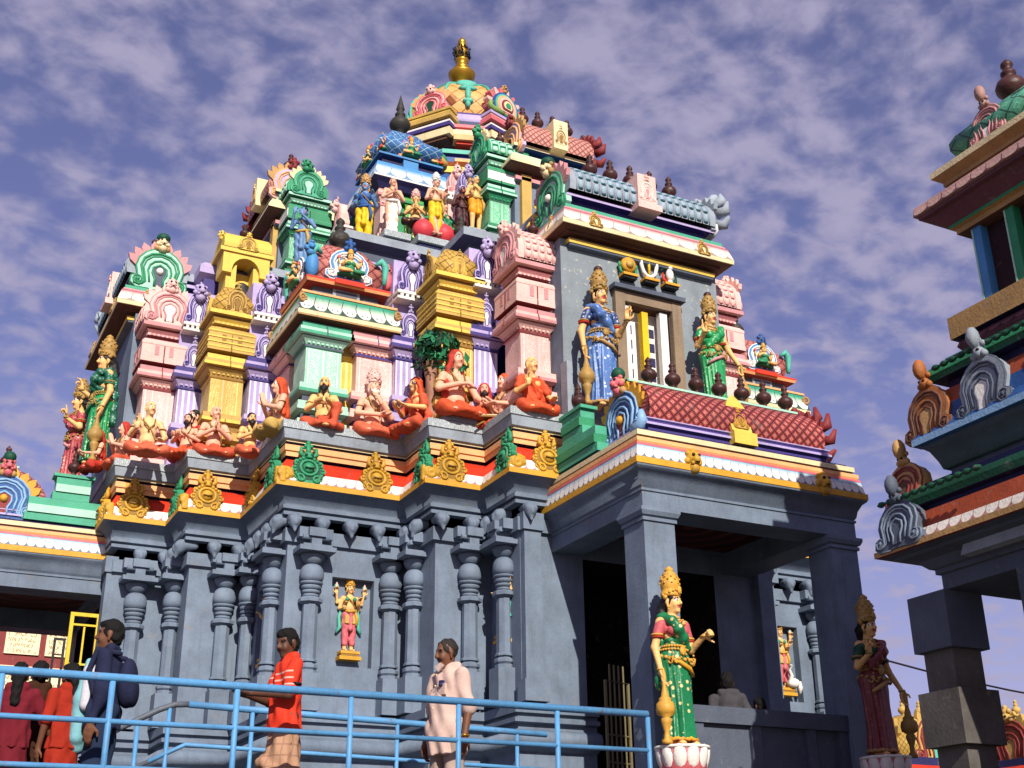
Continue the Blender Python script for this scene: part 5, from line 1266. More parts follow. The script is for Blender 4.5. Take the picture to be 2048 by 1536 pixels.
# ------------------------------------------------------------------ sculpted figures (all face -y in their own frame)
def rotz(v, a): c, s = math.cos(a), math.sin(a); return (v[0]*c-v[1]*s, v[0]*s+v[1]*c, v[2])
class Head:
    """head with brow, nose, lips, ears and painted eyes. c = centre of the skull, yaw turns the face"""
    def __init__(s, c, yaw=0, pitch=0, k=1.0): s.c = c; s.k = k; s.m = Matrix.Rotation(yaw, 4, 'Z') @ Matrix.Rotation(pitch, 4, 'X')
    def P(s, x, y, z): v = s.m @ Vector((x*s.k, y*s.k, z*s.k)); return (s.c[0]+v.x, s.c[1]+v.y, s.c[2]+v.z)
    def e(s, S, p, r, lab=0, k=.02, cut=None): S.ell(s.P(*p), tuple(q*s.k for q in r), lab, k*s.k, s.m, cut)
    def cc(s, S, a, b, ra, rb=None, lab=0, k=.015): S.cap(s.P(*a), s.P(*b), ra*s.k, (ra if rb is None else rb)*s.k, lab, k*s.k)
    def skin(s, S, neck_to=None, ears=True, nose=1.0, paint=True):
        s.e(S, (0, .012, .03), (.077, .094, .095)); s.e(S, (0, -.025, -.035), (.060, .066, .086)); s.e(S, (0, -.062, -.098), (.03, .026, .022))
        for x in (-1, 1):
            s.e(S, (x*.036, -.062, -.035), (.026, .022, .028)); 
            if ears: s.e(S, (x*.080, .012, -.005), (.012, .022, .036), 0, .01); s.e(S, (x*.080, .006, -.045), (.010, .012, .02), 0, .01)
            s.cc(S, (x*.014, -.086, .036), (x*.056, -.070, .036), .008, .006, 0, .012)
        s.cc(S, (0, -.088, .022), (0, -.106*nose, -.022), .010, .0165, 0, .01); s.e(S, (-.014, -.094, -.03), (.010, .012, .009), 0, .008); s.e(S, (.014, -.094, -.03), (.010, .012, .009), 0, .008)
        s.e(S, (0, -.083, -.058), (.024, .012, .0065), 1, .006); s.e(S, (0, -.080, -.069), (.020, .012, .0065), 1, .006)
        for x in (-1, 1):
            if not paint:
                s.e(S, (x*.032, -.080, .012), (.013, .008, .006), 3, .004); s.cc(S, (x*.018, -.088, .038), (x*.05, -.075, .04), .0022, .002, 3, .003); continue
            s.e(S, (x*.032, -.078, .012), (.017, .010, .0075), 2, .004); s.e(S, (x*.032, -.088, .011), (.0085, .006, .0085), 3, .002)
            s.cc(S, (x*.014, -.090, .036), (x*.054, -.074, .040), .0052, .004, 3, .003); s.cc(S, (x*.012, -.0855, .022), (x*.053, -.071, .019), .0032, .003, 3, .002)
        if neck_to is not None: S.cap(s.P(0, .012, -.06), neck_to, .050*s.k, .058*s.k, 0, .03)
    def hair(s, S, line=.055, full=True, bulk=1.0):
        cut = [(s.P(0, -.06, line), s.m.to_3x3() @ Vector((0, -1, -.55)))]
        s.e(S, (0, .018, .034), (.086*bulk, .100*bulk, .102*bulk), 0, .01, cut)
        if full: s.e(S, (0, .055, -.01), (.078, .06, .085), 0, .02)
    def hood(s, S, drop=.3):
        """cloth drawn over the head and falling behind the shoulders"""
        cut = [(s.P(0, -.045, 0), s.m.to_3x3() @ Vector((0, -1, -.12)))]
        s.e(S, (0, .018, .035), (.098, .108, .108), 0, .02, cut); s.e(S, (0, .05, -.06), (.100, .075, .13), 0, .03, [(s.P(0, -.03, 0), s.m.to_3x3() @ Vector((0, -1, 0)))])
        for x in (-1, 1): s.cc(S, (x*.088, -.005, .03), (x*.105, .02, -.14), .022, .03, 0, .02); s.cc(S, (x*.10, .03, -.13), (x*.13, .05, -.13-drop), .035, .045, 0, .03)
        s.cc(S, (0, .08, -.1), (0, .10, -.13-drop), .07, .10, 0, .05)
    def beard(s, S, L=.10, w=1.0):
        s.e(S, (0, -.060, -.085), (.052*w, .042, .05), 0, .02, [(s.P(0, 0, -.048), s.m.to_3x3() @ Vector((0, -.35, 1)))])
        s.cc(S, (0, -.066, -.10), (0, -.075, -.10-L), .04*w, .014, 0, .03)
        for x in (-1, 1): s.cc(S, (x*.064, -.03, -.03), (x*.045, -.055, -.085), .014, .022, 0, .02); s.cc(S, (0, -.096, -.045), (x*.04, -.083, -.06), .010, .006, 0, .008)
    def crown(s, mb, h=.30, mat=None, knob=None):
        mat = mat or CROWN; knob = knob or mat
        pr = [(.098, 0), (.106, .015), (.104, .05), (.092, .055), (.094, .085), (.100, .10), (.102, .14), (.095, .18), (.084, .215), (.072, .235), (.076, .245), (.070, .26), (.046, .27), (.040, .28), (.05, .29), (.047, .305), (.025, .325), (.0, .345)]
        f = h/.345
        mb.lathe(s.P(0, .015, .055), [(r*s.k, z*s.k*f) for r, z in pr], mat, 16, axis=s.m.to_3x3())
        for i in range(11):
            a = -PI/2+(i-5)*.36; mb.sphere(s.P(.103*math.cos(a), .015+.106*math.sin(a), .09+.03*math.cos((i-5)*.5)), .017*s.k, mat, 6, 5)
        for x in (-1, 1): mb.sphere(s.P(x*.10, .02, .045), (.022*s.k, .03*s.k, .03*s.k), mat, 8, 6); mb.sphere(s.P(x*.088, -.005, -.06), .017*s.k, mat, 6, 5); mb.sphere(s.P(x*.09, -.01, -.085), .012*s.k, mat, 6, 5)
        mb.sphere(s.P(0, -.098, .12), (.03*s.k, .015*s.k, .045*s.k), mat, 8, 6)
        for j in range(3):
            for i in range(8):
                a = 2*PI*i/8+j*.4; r = (.104, .10, .088)[j]; mb.sphere(s.P(r*math.cos(a), .015+r*math.sin(a), .055+(.145, .185, .215)[j]*f), .013*s.k, mat, 5, 4)
        if knob is not mat: mb.sphere(s.P(0, .015, .055+h*.9), (.055*s.k, .055*s.k, .045*s.k), knob, 12, 8)
def hand(S, w, d, n, curl=(.3, .3, .3, .3), thumb=.5, s=1.0, lab=0, side=1, fr=.0095):
    """palm and five separate fingers. w = wrist, d = pointing direction, n = palm normal, side = which side the thumb leaves"""
    d = Vector(d).normalized(); n = Vector(n); n = (n-d*n.dot(d)).normalized(); b = d.cross(n)*side; w = Vector(w)
    S.cap(w, w+d*.035*s, .024*s, .026*s, lab, .012)
    for j, x in enumerate((.026, .009, -.009, -.025)):
        k0 = w+d*(.03*s)+b*x*.8*s; k1 = w+d*(.082-.006*abs(j-1.2))*s+b*x*s; S.cap(k0, k1, .015*s, .0125*s, lab, .01)
        L = (.040, .046, .043, .033)[j]*s; c = curl[j]; p = k1; a = c*.9
        for q, (ll, r_) in enumerate(((L, 1.0), (L*.7, .92), (L*.5, .82))):
            dd = d*math.cos(a)+n*math.sin(a); e = p+dd*ll; S.cap(p, e, fr*s*r_, fr*s*r_*.92, lab, .004); p = e; a += c*1.25
    t0 = w+d*.022*s+b*.024*s; t1 = t0+(d*.55+b*.75+n*.25*thumb).normalized()*.042*s; t2 = t1+(d*.9+b*(.5-.5*thumb)+n*.4*thumb).normalized()*.034*s
    S.cap(t0, t1, .014*s, .0115*s, lab, .008); S.cap(t1, t2, .0115*s, .009*s, lab, .004)
LIPM = paint('soft_lips_paint', '#bf7a62', .45, .05, .85, grime=False)
BODY = lambda sk: [sk, LIPS, EYEW, EYED]
BODYM = lambda sk: [sk, LIPM, EYEW, EYED]
RIP = dict(waistcloth=(.0055, 58, .5), shawl=(.006, 70, 1.7), hood=(.004, 60, 2.2), shirt=(.0075, 34, .9), blouse=(.003, 50, .2), trousers=(.007, 34, 1.1), wrap=(.006, 34, 2.5), lungi=(.007, 32, .7), tunic=(.004, 60, 1.), hair=(.0045, 120, .3), beard=(.004, 130, .3))
def finish(name, label, cat, loc, rz, sc, parts, group=None):
    o = link(None, name, None, label, cat, group); o.location = loc; o.rotation_euler = (0, 0, rz); o.scale = (sc, sc, sc)
    kids = {}
    for p in parts:
        nm, g, mats, h = p[:4]
        me = g.build(nm, h, mats, rip=RIP.get(nm)) if isinstance(g, Sdf) else g.mesh(nm)
        kids[nm] = link(me, nm, kids.get(p[4]) if len(p) > 4 else o)
    return o
def arm(S, sh, el, wr, lab=0, r=(.046, .038, .026), k=.02): S.cap(sh, el, r[0], r[1], lab, k); S.cap(el, wr, r[1]*.98, r[2], lab, k)

# ---- crowned goddess standing with a mace, one hand raised
def goddess(label, loc, rz, sc, saree, blouse, sash, sleeve, raised='R', crown=CROWN, knob=None, skin=SKINO, h=.0105, yaw=0, mace=True, border=GOLD, low=None, group='crowned door-guardian statues in sarees', point=False, dress=None, fist=False):
    s = 1 if raised == 'L' else -1          # side (+x or -x) of the raised hand
    B = Sdf(); H = Head((0, -.012, 1.46), yaw); H.skin(B, (0, .01, 1.30), True)
    B.ell((0, .005, 1.235), (.13, .078, .09)).ell((0, 0, 1.0), (.108, .08, .12)).ell((0, .0, 1.12), (.12, .085, .12))
    for x in (-1, 1): B.ell((x*.155, .005, 1.235), (.055, .052, .055))
    sh, el = (s*.17, .005, 1.235), (s*.235, -.0, .985)
    wr = (s*.245, -.20, 1.10); arm(B, sh, el, wr, r=(.048, .040, .027))
    if point: hand(B, wr, (s*.05, -.1, 1), (0, -1, -.1), (.05, .9, 1.1, 1.1), .9, 1.12, 0, s, .0115)
    elif fist: hand(B, wr, (s*.35, -1, .25), (-s, -.2, -.1), (.9, 1.1, 1.15, 1.2), -.9, 1.12, 0, s, .0115)
    else: hand(B, wr, (s*.1, -.12, 1), (0, -1, -.1), (.0, .95, .35, .25), .9, 1.12, 0, s, .0115)
    sh2, el2, wr2 = low or ((-s*.17, .005, 1.235), (-s*.245, .02, .97), (-s*.255, -.06, .735))
    arm(B, sh2, el2, wr2, r=(.048, .040, .027)); hand(B, wr2, (0, -.12, -1), (s*.6, -.7, 0), (.25, .3, .35, .35), .5, 1.1, 0, s, .0115)
    for x in (-1, 1): B.cap((x*.07, .01, .9), (x*.075, .02, .10), .06, .04).cap((x*.075, .02, .10), (x*.08, -.0, .035), .04, .036).cap((x*.08, .0, .035), (x*.09, -.13, .024), .034, .026).ell((x*.09, -.15, .022), (.042, .03, .018))
    Hr = Sdf(); H.hair(Hr, .05); H.cc(Hr, (0, .10, -.03), (-s*.05, .12, -.16), .07, .055, 0, .03); H.cc(Hr, (-s*.05, .12, -.16), (-s*.06, .12, -.30), .055, .025, 0, .03)
    Bl = Sdf(); Bl.ell((0, .002, 1.165), (.140, .098, .095), 0, .03, cut=[((0, 0, 1.245), (0, -.5, 1)), ((0, 0, 1.09), (0, 0, -1))])
    for x in (-1, 1): Bl.ell((x*.066, -.075, 1.155), (.066, .058, .062), 0, .02); Bl.cap((x*.16, .005, 1.225), ((x*.212, .01, 1.09)), .060, .052, 0, .03)
    Sk = Sdf(); Sk.skirt((0, 0, 0), [(.045, .175, .150, 0, -.01), (.3, .150, .130, 0, -.005), (.55, .158, .125, 0, 0), (.75, .175, .128, 0, 0), (.86, .178, .132, 0, .005), (.95, .145, .108, 0, 0), (1.02, .122, .092, 0, 0)], 15, .011, 0, .02)
    Sk.ell((0, .02, .84), (.175, .135, .12), 0, .04)
    for i in range(5): Sk.cap((-.045+i*.022, -.105, .92), (-.07+i*.034, -.155, .07), .014, .02, 0, .012)
    Ov = Sdf()   # end of the saree drawn across the chest and over one shoulder
    Ov.chain([(s*.10, -.075, .99), (s*.02, -.115, 1.08), (-s*.055, -.135, 1.16), (-s*.10, -.09, 1.25), (-s*.12, .02, 1.295), (-s*.10, .09, 1.22), (-s*.09, .115, .95), (-s*.10, .14, .6)], [.05, .052, .056, .05, .046, .05, .06, .05], 0, .03)
    Ov.ell((s*.02, -.01, 1.06), (.127, .098, .085), 0, .03)
    J = MB(); Ar = MB(); Nk = MB()
    for z, r1, r2, n, q, tilt in ((.99, .132, .108, 26, .016, 0), (.955, .150, .122, 26, .014, 0), (.885, .186, .150, 16, .02, .02)):
        for i in range(n):
            a = 2*PI*i/n; J.sphere((r1*math.cos(a), r2*math.sin(a)-.004, z-(tilt*abs(math.sin(a))*2 if math.sin(a) < 0 else 0)), (q*1.25, q, q), crown, 6, 5)
    J.sphere((0, -.13, .935), (.045, .022, .05), crown, 8, 6)
    for s2 in (-1, 1):
        J.tube([(s2*.15+.04*math.cos(a)*0, -.12*math.sin(a*.5)-.02, .90-.10*math.sin(a)) for a in np.linspace(.3, PI-.3, 7)], .01, crown, 6)
        for i in range(9):
            a = i/8*PI; J.sphere((s2*(.02+.12*math.sin(a*.5)), -.152+.02*math.sin(a*.5), .90-.09*math.sin(a)), .0125, crown, 5, 4)
        Ar.tube([(s2*.214+.056*math.cos(a), .01+.056*math.sin(a), 1.10) for a in np.linspace(0, 2*PI, 13)], .012, crown, 6); Ar.tube([(s2*.212+.058*math.cos(a), .01+.058*math.sin(a), 1.075) for a in np.linspace(0, 2*PI, 13)], .010, sleeve, 6)
    for w_ in (wr, wr2): Ar.tube([(w_[0]+.034*math.cos(a), w_[1]+.034*math.sin(a), w_[2]) for a in np.linspace(0, 2*PI, 11)], .010, crown, 6)
    for r_, z_, y_ in ((.075, 1.285, 0), (.10, 1.25, -.02), (.105, 1.205, -.05)):
        for i in range(15):
            a = PI+PI*i/14; Nk.sphere((r_*math.cos(a), y_+.09*math.sin(a)*(1.0 if z_ < 1.27 else .75), z_+.028*abs(math.cos(a))), .0105, crown, 5, 4)
    Cr = MB(); H.crown(Cr, .34, crown, knob)
    Bd = MB()
    Bd.tube([(-s*.155, -.075, .86), (-s*.06, -.138, .82), (s*.06, -.152, .76), (s*.15, -.10, .70)][::-1], [.02, .024, .024, .02], border, 8)
    Hm = MB(); n = 40; Hm.tube([(.178*math.cos(2*PI*i/n), -.01+.155*math.sin(2*PI*i/n), .062+.008*math.cos(i*2.3)) for i in range(n)], .02, border, 6, True)
    parts = [('body', B, BODY(skin), h), ('hair', Hr, [HAIR], .014), ('blouse', Bl, [blouse], .012), ('skirt', Sk, [dress or saree], .012), ('shawl', Ov, [sash], .012), ('belt', J, 0, 0), ('necklace', Nk, 0, 0), ('armlets', Ar, 0, 0), ('crown', Cr, 0, 0), ('sash', Bd, 0, 0, 'skirt'), ('hem', Hm, 0, 0, 'skirt')]
    if mace:
        Mc = MB(); Mc.lathe((wr2[0], wr2[1]-.04, 0), [(.05, .0), (.055, .03), (.03, .06), (.026, .12), (.05, .2), (.055, .24), (.04, .26), (.09, .29), (.098, .34), (.09, .39), (.06, .42), (.065, .44), (.04, .46), (.035, .5), (.022, .55), (.024, wr2[2]-.05), (0, wr2[2]+.02)], crown, 14); parts.append(('mace', Mc, 0, 0))
    return finish('statue', label, 'statue', loc, rz, sc, parts, group)

# ---- seated cross-legged holy men
def seated(label, loc, rz, sc, skin=SKINP, robe=ROBE, pose='pray', hair=None, beard=None, hood=None, crown=None, upper=False, tilt=0, yaw=0, h=.0125, pitch=0, bl=.1, thread=True, group='seated holy men along the roof slab', female=False, extra=None, name='statue', knee=0, cat='statue'):
    B = Sdf(); H = Head((0, -.03, .80), yaw, pitch); H.skin(B, (0, -.005, .65))
    B.ell((0, .0, .555), (.145, .085, .10)).ell((0, -.005, .43), (.128, .092, .13)).ell((0, 0, .28), (.125, .10, .12)).ell((0, .01, .14), (.165, .12, .10))
    for x in (-1, 1): B.ell((x*.15, .0, .575), (.055, .05, .05)); B.ell((x*.06, -.06, .51), (.065, .035, .05), 0, .03)
    L = Sdf() if robe else B
    for x in (-1, 1):
        kx = x*.265
        if knee and x == knee: kp, fp = (x*.20, -.22, .36), (x*.16, -.30, .04)
        else: kp, fp = (kx, -.21, .10), (-x*.02, -.28, .06)
        L.cap((x*.09, 0, .12), kp, .102, .074, 0, .05); L.cap(kp, fp, .070, .05, 0, .05); L.cap((kx*1.05, -.16, .05), (kx*.4, -.30, .045), .06, .05, 0, .05)
        B.cap(fp, (fp[0]-x*.10, fp[1]-.02, fp[2]-.01), .036, .026, 0, .02); B.ell((fp[0]-x*.13, fp[1]-.025, fp[2]-.012), (.045, .03, .02), 0, .02)
    L.ell((0, .01, .14), (.18, .135, .125), 0, .04); L.ell((0, -.16, .07), (.20, .13, .06), 0, .05)
    for i in range(5): L.cap((-.05+.025*i, -.13, .22), (-.07+.035*i, -.33, .05), .02, .026, 0, .02)
    hk = dict(fr=.0125)
    def A(x, el, wr): arm(B, (x*.165, 0, .575), el, wr, r=(.052, .043, .031))
    if pose == 'pray':
        for x in (-1, 1): A(x, (x*.245, -.08, .36), (x*.035, -.235, .45)); hand(B, (x*.03, -.235, .45), (-x*.12, -.25, 1), (-x, 0, 0), (.02,)*4, .1, 1.15, 0, -1 if x > 0 else -1, .0125)
    elif pose == 'teach':
        A(-1, (-.26, -.05, .34), (-.18, -.25, .40)); hand(B, (-.18, -.25, .40), (.05, -.15, 1), (0, -1, 0), (.5, .2, .1, .1), .8, 1.15, 0, -1, .0125)
        A(1, (.255, -.05, .34), (.20, -.25, .22)); hand(B, (.20, -.25, .22), (-.3, -1, -.3), (0, -.2, 1), (.15,)*4, .4, 1.15, 0, 1, .0125)
    elif pose == 'breast':
        A(-1, (-.26, -.07, .37), (-.05, -.20, .42)); hand(B, (-.05, -.20, .42), (1, -.1, .25), (0, .4, -1), (.3,)*4, .4, 1.15, 0, 1, .0125)
        A(1, (.27, -.06, .34), (.26, -.27, .20)); hand(B, (.26, -.27, .20), (.1, -1, -.45), (0, 0, 1), (.25,)*4, .4, 1.15, 0, 1, .0125)
    elif pose == 'hold':
        for x in (-1, 1): A(x, (x*.25, -.07, .35), (x*.12, -.27, .36)); hand(B, (x*.12, -.27, .36), (-x*.5, -1, .15), (0, 0, 1), (.3,)*4, .4, 1.15, 0, x, .0125)
    elif pose == 'cross':
        A(-1, (-.25, -.07, .36), (.02, -.20, .33)); hand(B, (.02, -.20, .33), (1, -.2, .0), (0, .3, 1), (.3,)*4, .4, 1.15, 0, 1, .0125)
        A(1, (.25, -.08, .35), (.04, -.22, .50)); hand(B, (.04, -.22, .50), (-.5, -.1, 1), (-.6, .8, 0), (.35,)*4, .4, 1.15, 0, -1, .0125)
    parts = [('body', B, BODYM(skin), h)]
    if robe: parts.append(('waistcloth', L, [robe], .014))
    if hair is not None: S = Sdf(); H.hair(S, .06 if hair is not SKINP else .05); parts.append(('hair', S, [hair], .014))
    if beard is not None: S = Sdf(); H.beard(S, bl); parts.append(('beard', S, [beard], .012))
    if hood is not None: S = Sdf(); H.hood(S, .34); parts.append(('hood', S, [hood], .014))
    if crown: M_ = MB(); H.crown(M_, .26, crown); parts.append(('crown', M_, 0, 0))
    if upper:
        U = Sdf(); U.ell((0, .0, .555), (.158, .098, .11), 0, .03, cut=[((0, 0, .62), (0, -.3, 1))]).ell((0, -.002, .42), (.142, .106, .14)).ell((0, 0, .28), (.14, .115, .12))
        for x in (-1, 1): U.cap((x*.16, 0, .57), (x*.235, -.06, .40), .065, .06, 0, .03)
        U.chain([(-.15, -.02, .60), (-.06, -.115, .5), (.08, -.13, .36), (.16, -.08, .22)], [.03, .03, .032, .035], 0, .015)
        for i in range(4): U.chain([(-.14+.02*i, -.06, .585-.03*i), (-.02+.015*i, -.12, .44-.03*i), (.12, -.11, .30-.03*i)], [.012]*3, 0, .012)
        U.chain([(.19, .03, .5), (.25, .03, .25), (.27, -.02, .06)], [.05, .06, .05], 0, .04); parts.append(('shawl', U, [robe or ROBE], .014))
    elif thread:
        T = MB(); T.tube([(-.125, -.03, .62), (-.06, -.105, .55), (.03, -.112, .45), (.10, -.10, .33), (.135, -.04, .25)], .009, TANP, 6)
        T.tube([(-.09, -.06, .63), (-.075, -.12, .52), (0, -.128, .44), (.075, -.12, .52), (.09, -.06, .63)], .010, TYELD, 6); T.sphere((0, -.135, .43), .02, TYELD, 8, 6)
        for x in (-1, 1): T.tube([(x*.215+.05*math.cos(a), -.04+.05*math.sin(a), .47) for a in np.linspace(0, 2*PI, 11)], .009, TYELD, 5)
        parts.append(('beads', T, 0, 0))
    if extra: parts += extra
    return finish(name, label, cat, loc, rz, sc, parts, group)

# ---- small standing figures of the upper storey
def standing(label, loc, rz, sc, skin, lower, sash, head='bald', pose='pray', robe_h=.62, h=.016, crown=CROWNO, group='standing statues of the upper storey', extra=None, torso=None, hair=None, arms4=False, long=False, skirtmat=None, muzzle=False, name='statue', cat='statue', cross=False):
    B = Sdf(); H = Head((0, -.012, 1.46)); H.skin(B, (0, .01, 1.30))
    if muzzle: H.cc(B, (0, -.05, -.02), (0, -.15, -.06), .055, .04, 0, .03)
    B.ell((0, .0, 1.21), (.15, .09, .10)).ell((0, 0, 1.02), (.125, .09, .14)).ell((0, .01, .87), (.15, .115, .11))
    for x in (-1, 1):
        B.ell((x*.16, .0, 1.23), (.056, .05, .05)); xx = x*.5 if cross else x
        B.chain([(x*.085, 0, .85), (xx*.09+.0, -.03 if cross and x < 0 else -.01, .47), (-x*.03 if cross else x*.085, -.05 if cross and x < 0 else .02, .08)], [.092, .064, .044], 0, .03); B.cap((x*.08, .0, .04), (x*.095, -.13, .025), .036, .028)
        hk = 1.2
        if pose == 'pray': arm(B, (x*.17, 0, 1.235), (x*.25, -.05, 1.0), (x*.03, -.215, 1.10), r=(.048, .042, .03)); hand(B, (x*.025, -.215, 1.10), (-x*.1, -.2, 1), (-x, 0, 0), (.02,)*4, .1, hk, 0, -1, .014)
        elif pose == 'flute': arm(B, (x*.17, 0, 1.235), (x*.26, -.02, 1.06), (x*.09-.08, -.20, 1.34 if x < 0 else 1.28), r=(.048, .04, .028)); hand(B, (x*.09-.08, -.20, 1.34 if x < 0 else 1.28), (-x*.2, -.2, 1), (0, 1, 0), (.7,)*4, .5, hk, 0, x, .014)
        else: arm(B, (x*.17, 0, 1.235), (x*.24, .02, .99), (x*.17, -.14, .96 if x < 0 else 1.08), r=(.048, .042, .03)); hand(B, (x*.17, -.14, .96 if x < 0 else 1.08), (0, -.5, .8), (0, -1, 0), (.3,)*4, .5, hk, 0, x, .014)
        if arms4: arm(B, (x*.17, .02, 1.22), (x*.30, .03, 1.12), (x*.33, -.02, 1.31), r=(.042, .036, .026)); hand(B, (x*.33, -.02, 1.31), (x*.1, -.1, 1), (0, -1, 0), (.5,)*4, .5, hk, 0, x, .014)
    Lw = Sdf(); top = .98
    if long: Lw.skirt((0, 0, 0), [(.07, .12, .10, 0, -.01), (.45, .125, .105, 0, 0), (.8, .155, .12, 0, 0), (.98, .13, .10, 0, 0)], 11, .016, 0, .03)
    else:
        for x in (-1, 1): Lw.chain([(x*.085, 0, .88), (x*.088, -.01, .6), (x*.086, .0, robe_h-.25)], [.108, .09, .072], 0, .03)
        Lw.ell((0, .01, .90), (.165, .13, .10), 0, .03); Lw.cap((0, -.10, .92), (0, -.12, .5), .04, .055, 0, .03)
    parts = [('body', B, BODYM(skin), h), ('waistcloth', Lw, [lower], h)]
    if torso: U = Sdf(); U.ell((0, .0, 1.2), (.158, .098, .105), 0, .03).ell((0, 0, 1.03), (.135, .10, .12)); [U.cap((x*.165, 0, 1.23), (x*.215, -.01, 1.10), .058, .052, 0, .03) for x in (-1, 1)]; parts.append(('tunic', U, [torso], h))
    Sh = MB(); Sh.tube([(-.16, -.05, .93), (-.05, -.14, .90), (.08, -.14, .92), (.17, -.04, .95)], [.03, .035, .035, .03], sash, 8); Sh.tube([(.10, -.12, .92), (.15, -.13, .75), (.13, -.12, .58)], [.03, .04, .03], sash, 8); Sh.tube([(-.12, -.04, 1.29), (-.02, -.11, 1.18), (.10, -.10, 1.03), (.14, -.03, .95)], .012, TYELD, 6)
    parts.append(('sash', Sh, 0, 0))
    if hair: S = Sdf(); H.hair(S, .055); parts.append(('hair', S, [hair], h))
    if head == 'crown': M_ = MB(); H.crown(M_, .28, crown); parts.append(('crown', M_, 0, 0))
    if extra: parts += extra
    return finish(name, label, cat, loc, rz, sc, parts, group)
W_ = R(-90)   # facing the left flank
TZ = 6.92
# great door guardians of the first roof
goddess('tall crowned goddess in a blue spotted saree with a mace, left of the window', (3.33, -1.72, 6.93), R(-4), 1.02, SAR_B, SAR_BD, SAR_B, RED, 'L', CROWN, POT, yaw=R(6), border=TANP, h=.0115)
goddess('crowned goddess in a bright green saree with one hand raised, right of the lattice window', (4.93, -1.74, 7.15), R(0), .90, SAR_GG, SAR_GG, SAR_GG, ROBED, 'R', CROWN, POT, yaw=R(8), border=PINKD, h=.0115, low=((.17, .005, 1.235), (.27, -.02, .99), (.36, -.12, .74)))
goddess('crowned goddess in a green saree seen from the side at the far left', (-1.60, 2.98, 6.98), W_+R(8), 1.04, SAR_GG, SAR_DG, SAR_DG, GRN, 'R', CROWN, None, h=.0125, border=GRN)
goddess('crowned goddess in a crimson saree pointing upward, leftmost statue of the roof', (-1.70, 4.35, 6.98), W_, .97, SAR_P, SAR_P, SAR_P, RED, 'L', CROWN, None, h=.0125, point=True, border=PINKD)
ROSE = paint('rose_blouse_paint', '#cf6068', .45, .2, .85)
# porch guardians at ground level
goddess('crowned goddess in a dark green saree with thumb-up hand, on the lotus pedestal', (2.90, -3.47, 2.945), R(8), .905, SAR_G, ROSE, SAR_G, ROBED, 'L', CROWNO, None, yaw=R(16), fist=True, border=GOLD, h=.0095)
goddess('crowned goddess in a maroon saree, shaded beside the right porch pillar', (5.27, -3.50, 2.95), R(6), .88, SAR_M, MATS['dark_green_paint'], SAR_M, DGRN, 'R', CROWN, None, yaw=R(6), border=TANP, h=.011, low=((.17, .005, 1.235), (.26, .0, .98), (.34, -.10, .74)))
def lotus_pedestal(x, y, z, label):
    t = Thing('lotus_pedestal', label, 'pedestal', (x, y, 2.1), 'lotus pedestals of the porch guardians')
    mb = MB(); mb.lathe((x, y, 0), [(.20, 2.1), (.22, 2.3), (.19, 2.5), (.21, 2.66), (.23, 2.72)], LPINK, 20); t.part('drum', mb)
    mb = MB(); mb.lathe((x, y, 0), [(.14, z-.26), (.21, z-.2), (.225, z-.1), (.235, z-.02), (.22, z)], LPINK, 24)
    for i in range(11):
        a = 2*PI*i/11; mb.sphere((x+.205*math.cos(a), y+.205*math.sin(a), z-.11), (.035, .068, .12), WHITE, 8, 7, Matrix.Rotation(a, 3, 'Z') @ Matrix.Rotation(R(14), 3, 'Y'))
    mb.lathe((x, y, 0), [(.24, z-.03), (.255, z-.02), (.25, z-.002)], WHITE, 24); t.part('petals', mb)
lotus_pedestal(2.90, -3.50, 2.945, 'round white and pink lotus pedestal under the green-sareed guardian')
lotus_pedestal(5.27, -3.53, 2.95, 'round lotus pedestal in shade under the maroon-sareed guardian')
# seated row, right to left
def seat_at(x, y, edge, s, dz=0):
    dy = edge+.17-y; return dict(loc=(x+dy*(x+3.76)/(y+13.17), edge+.17, 6.875+dz), sc=s*1.09)
def SEAT(label, x, y, edge, rz, s, *a, dz=0, **k): d = seat_at(x, y, edge, s, dz); return seated(label, d['loc'], rz, d['sc'], *a, **k)
SLZ = 6.92
SEAT('seated monk fully wrapped in an orange-red robe in front of the pink turret', 2.66, -1.18, -1.455, R(2), .76, SKINO, ROBE, 'teach', hair=None, upper=True, yaw=R(14), hood=None)
def bookstand():
    mb = MB(); mb.box(-.20, .20, -.46, -.30, .16, .19, TYELD); mb.box(-.18, -.01, -.44, -.31, .192, .21, CREAM); mb.box(.01, .18, -.44, -.31, .192, .21, CREAM)
    for x in (-.16, .16): mb.tube([(x, -.44, 0), (-x*.3, -.32, .17)], .02, TYELD, 6)
    return mb
SEAT('orange-hooded guru with bare chest under the little green tree', 1.93, -.62, -0.71, R(4), .92, SKINP, ROBE, 'breast', hood=ROBED, yaw=R(10), thread=True, dz=.10)
SEAT('small disciple with dark beard and red wrap beside the hooded guru', 2.27, -.72, -0.71, R(-22), .66, SKINP, ROBED, 'hold', hair=None, hood=ROBED, beard=HAIR, bl=.04, extra=[('bookstand', bookstand(), 0, 0)])
SEAT('orange-capped disciple turned left with both hands held out', 2.42, -.98, -0.95, R(-75), .72, SKINP, ROBE, 'hold', hood=ROBE, yaw=0)
SEAT('hooded woman in an orange robe seen from the side, left of the tree', 1.52, -.42, -0.4, R(-72), .72, SKINO, ROBE2, 'hold', hood=ROBE, upper=True)
SEAT('white-bearded sage with a tall pink crown and orange waistcloth', 1.10, -.06, 0.05, R(0), .80, SKINP, ROBE3, 'cross', hair=GRYH, beard=GRYH, crown=PINK, yaw=R(8), bl=.09)
SEAT('black-bearded balding sage with one knee raised before the mint pier', .50, -.02, 0.05, R(-18), .72, SKINO, ROBE2, 'hold', hair=None, beard=HAIR, knee=1, yaw=R(-8), bl=.10)
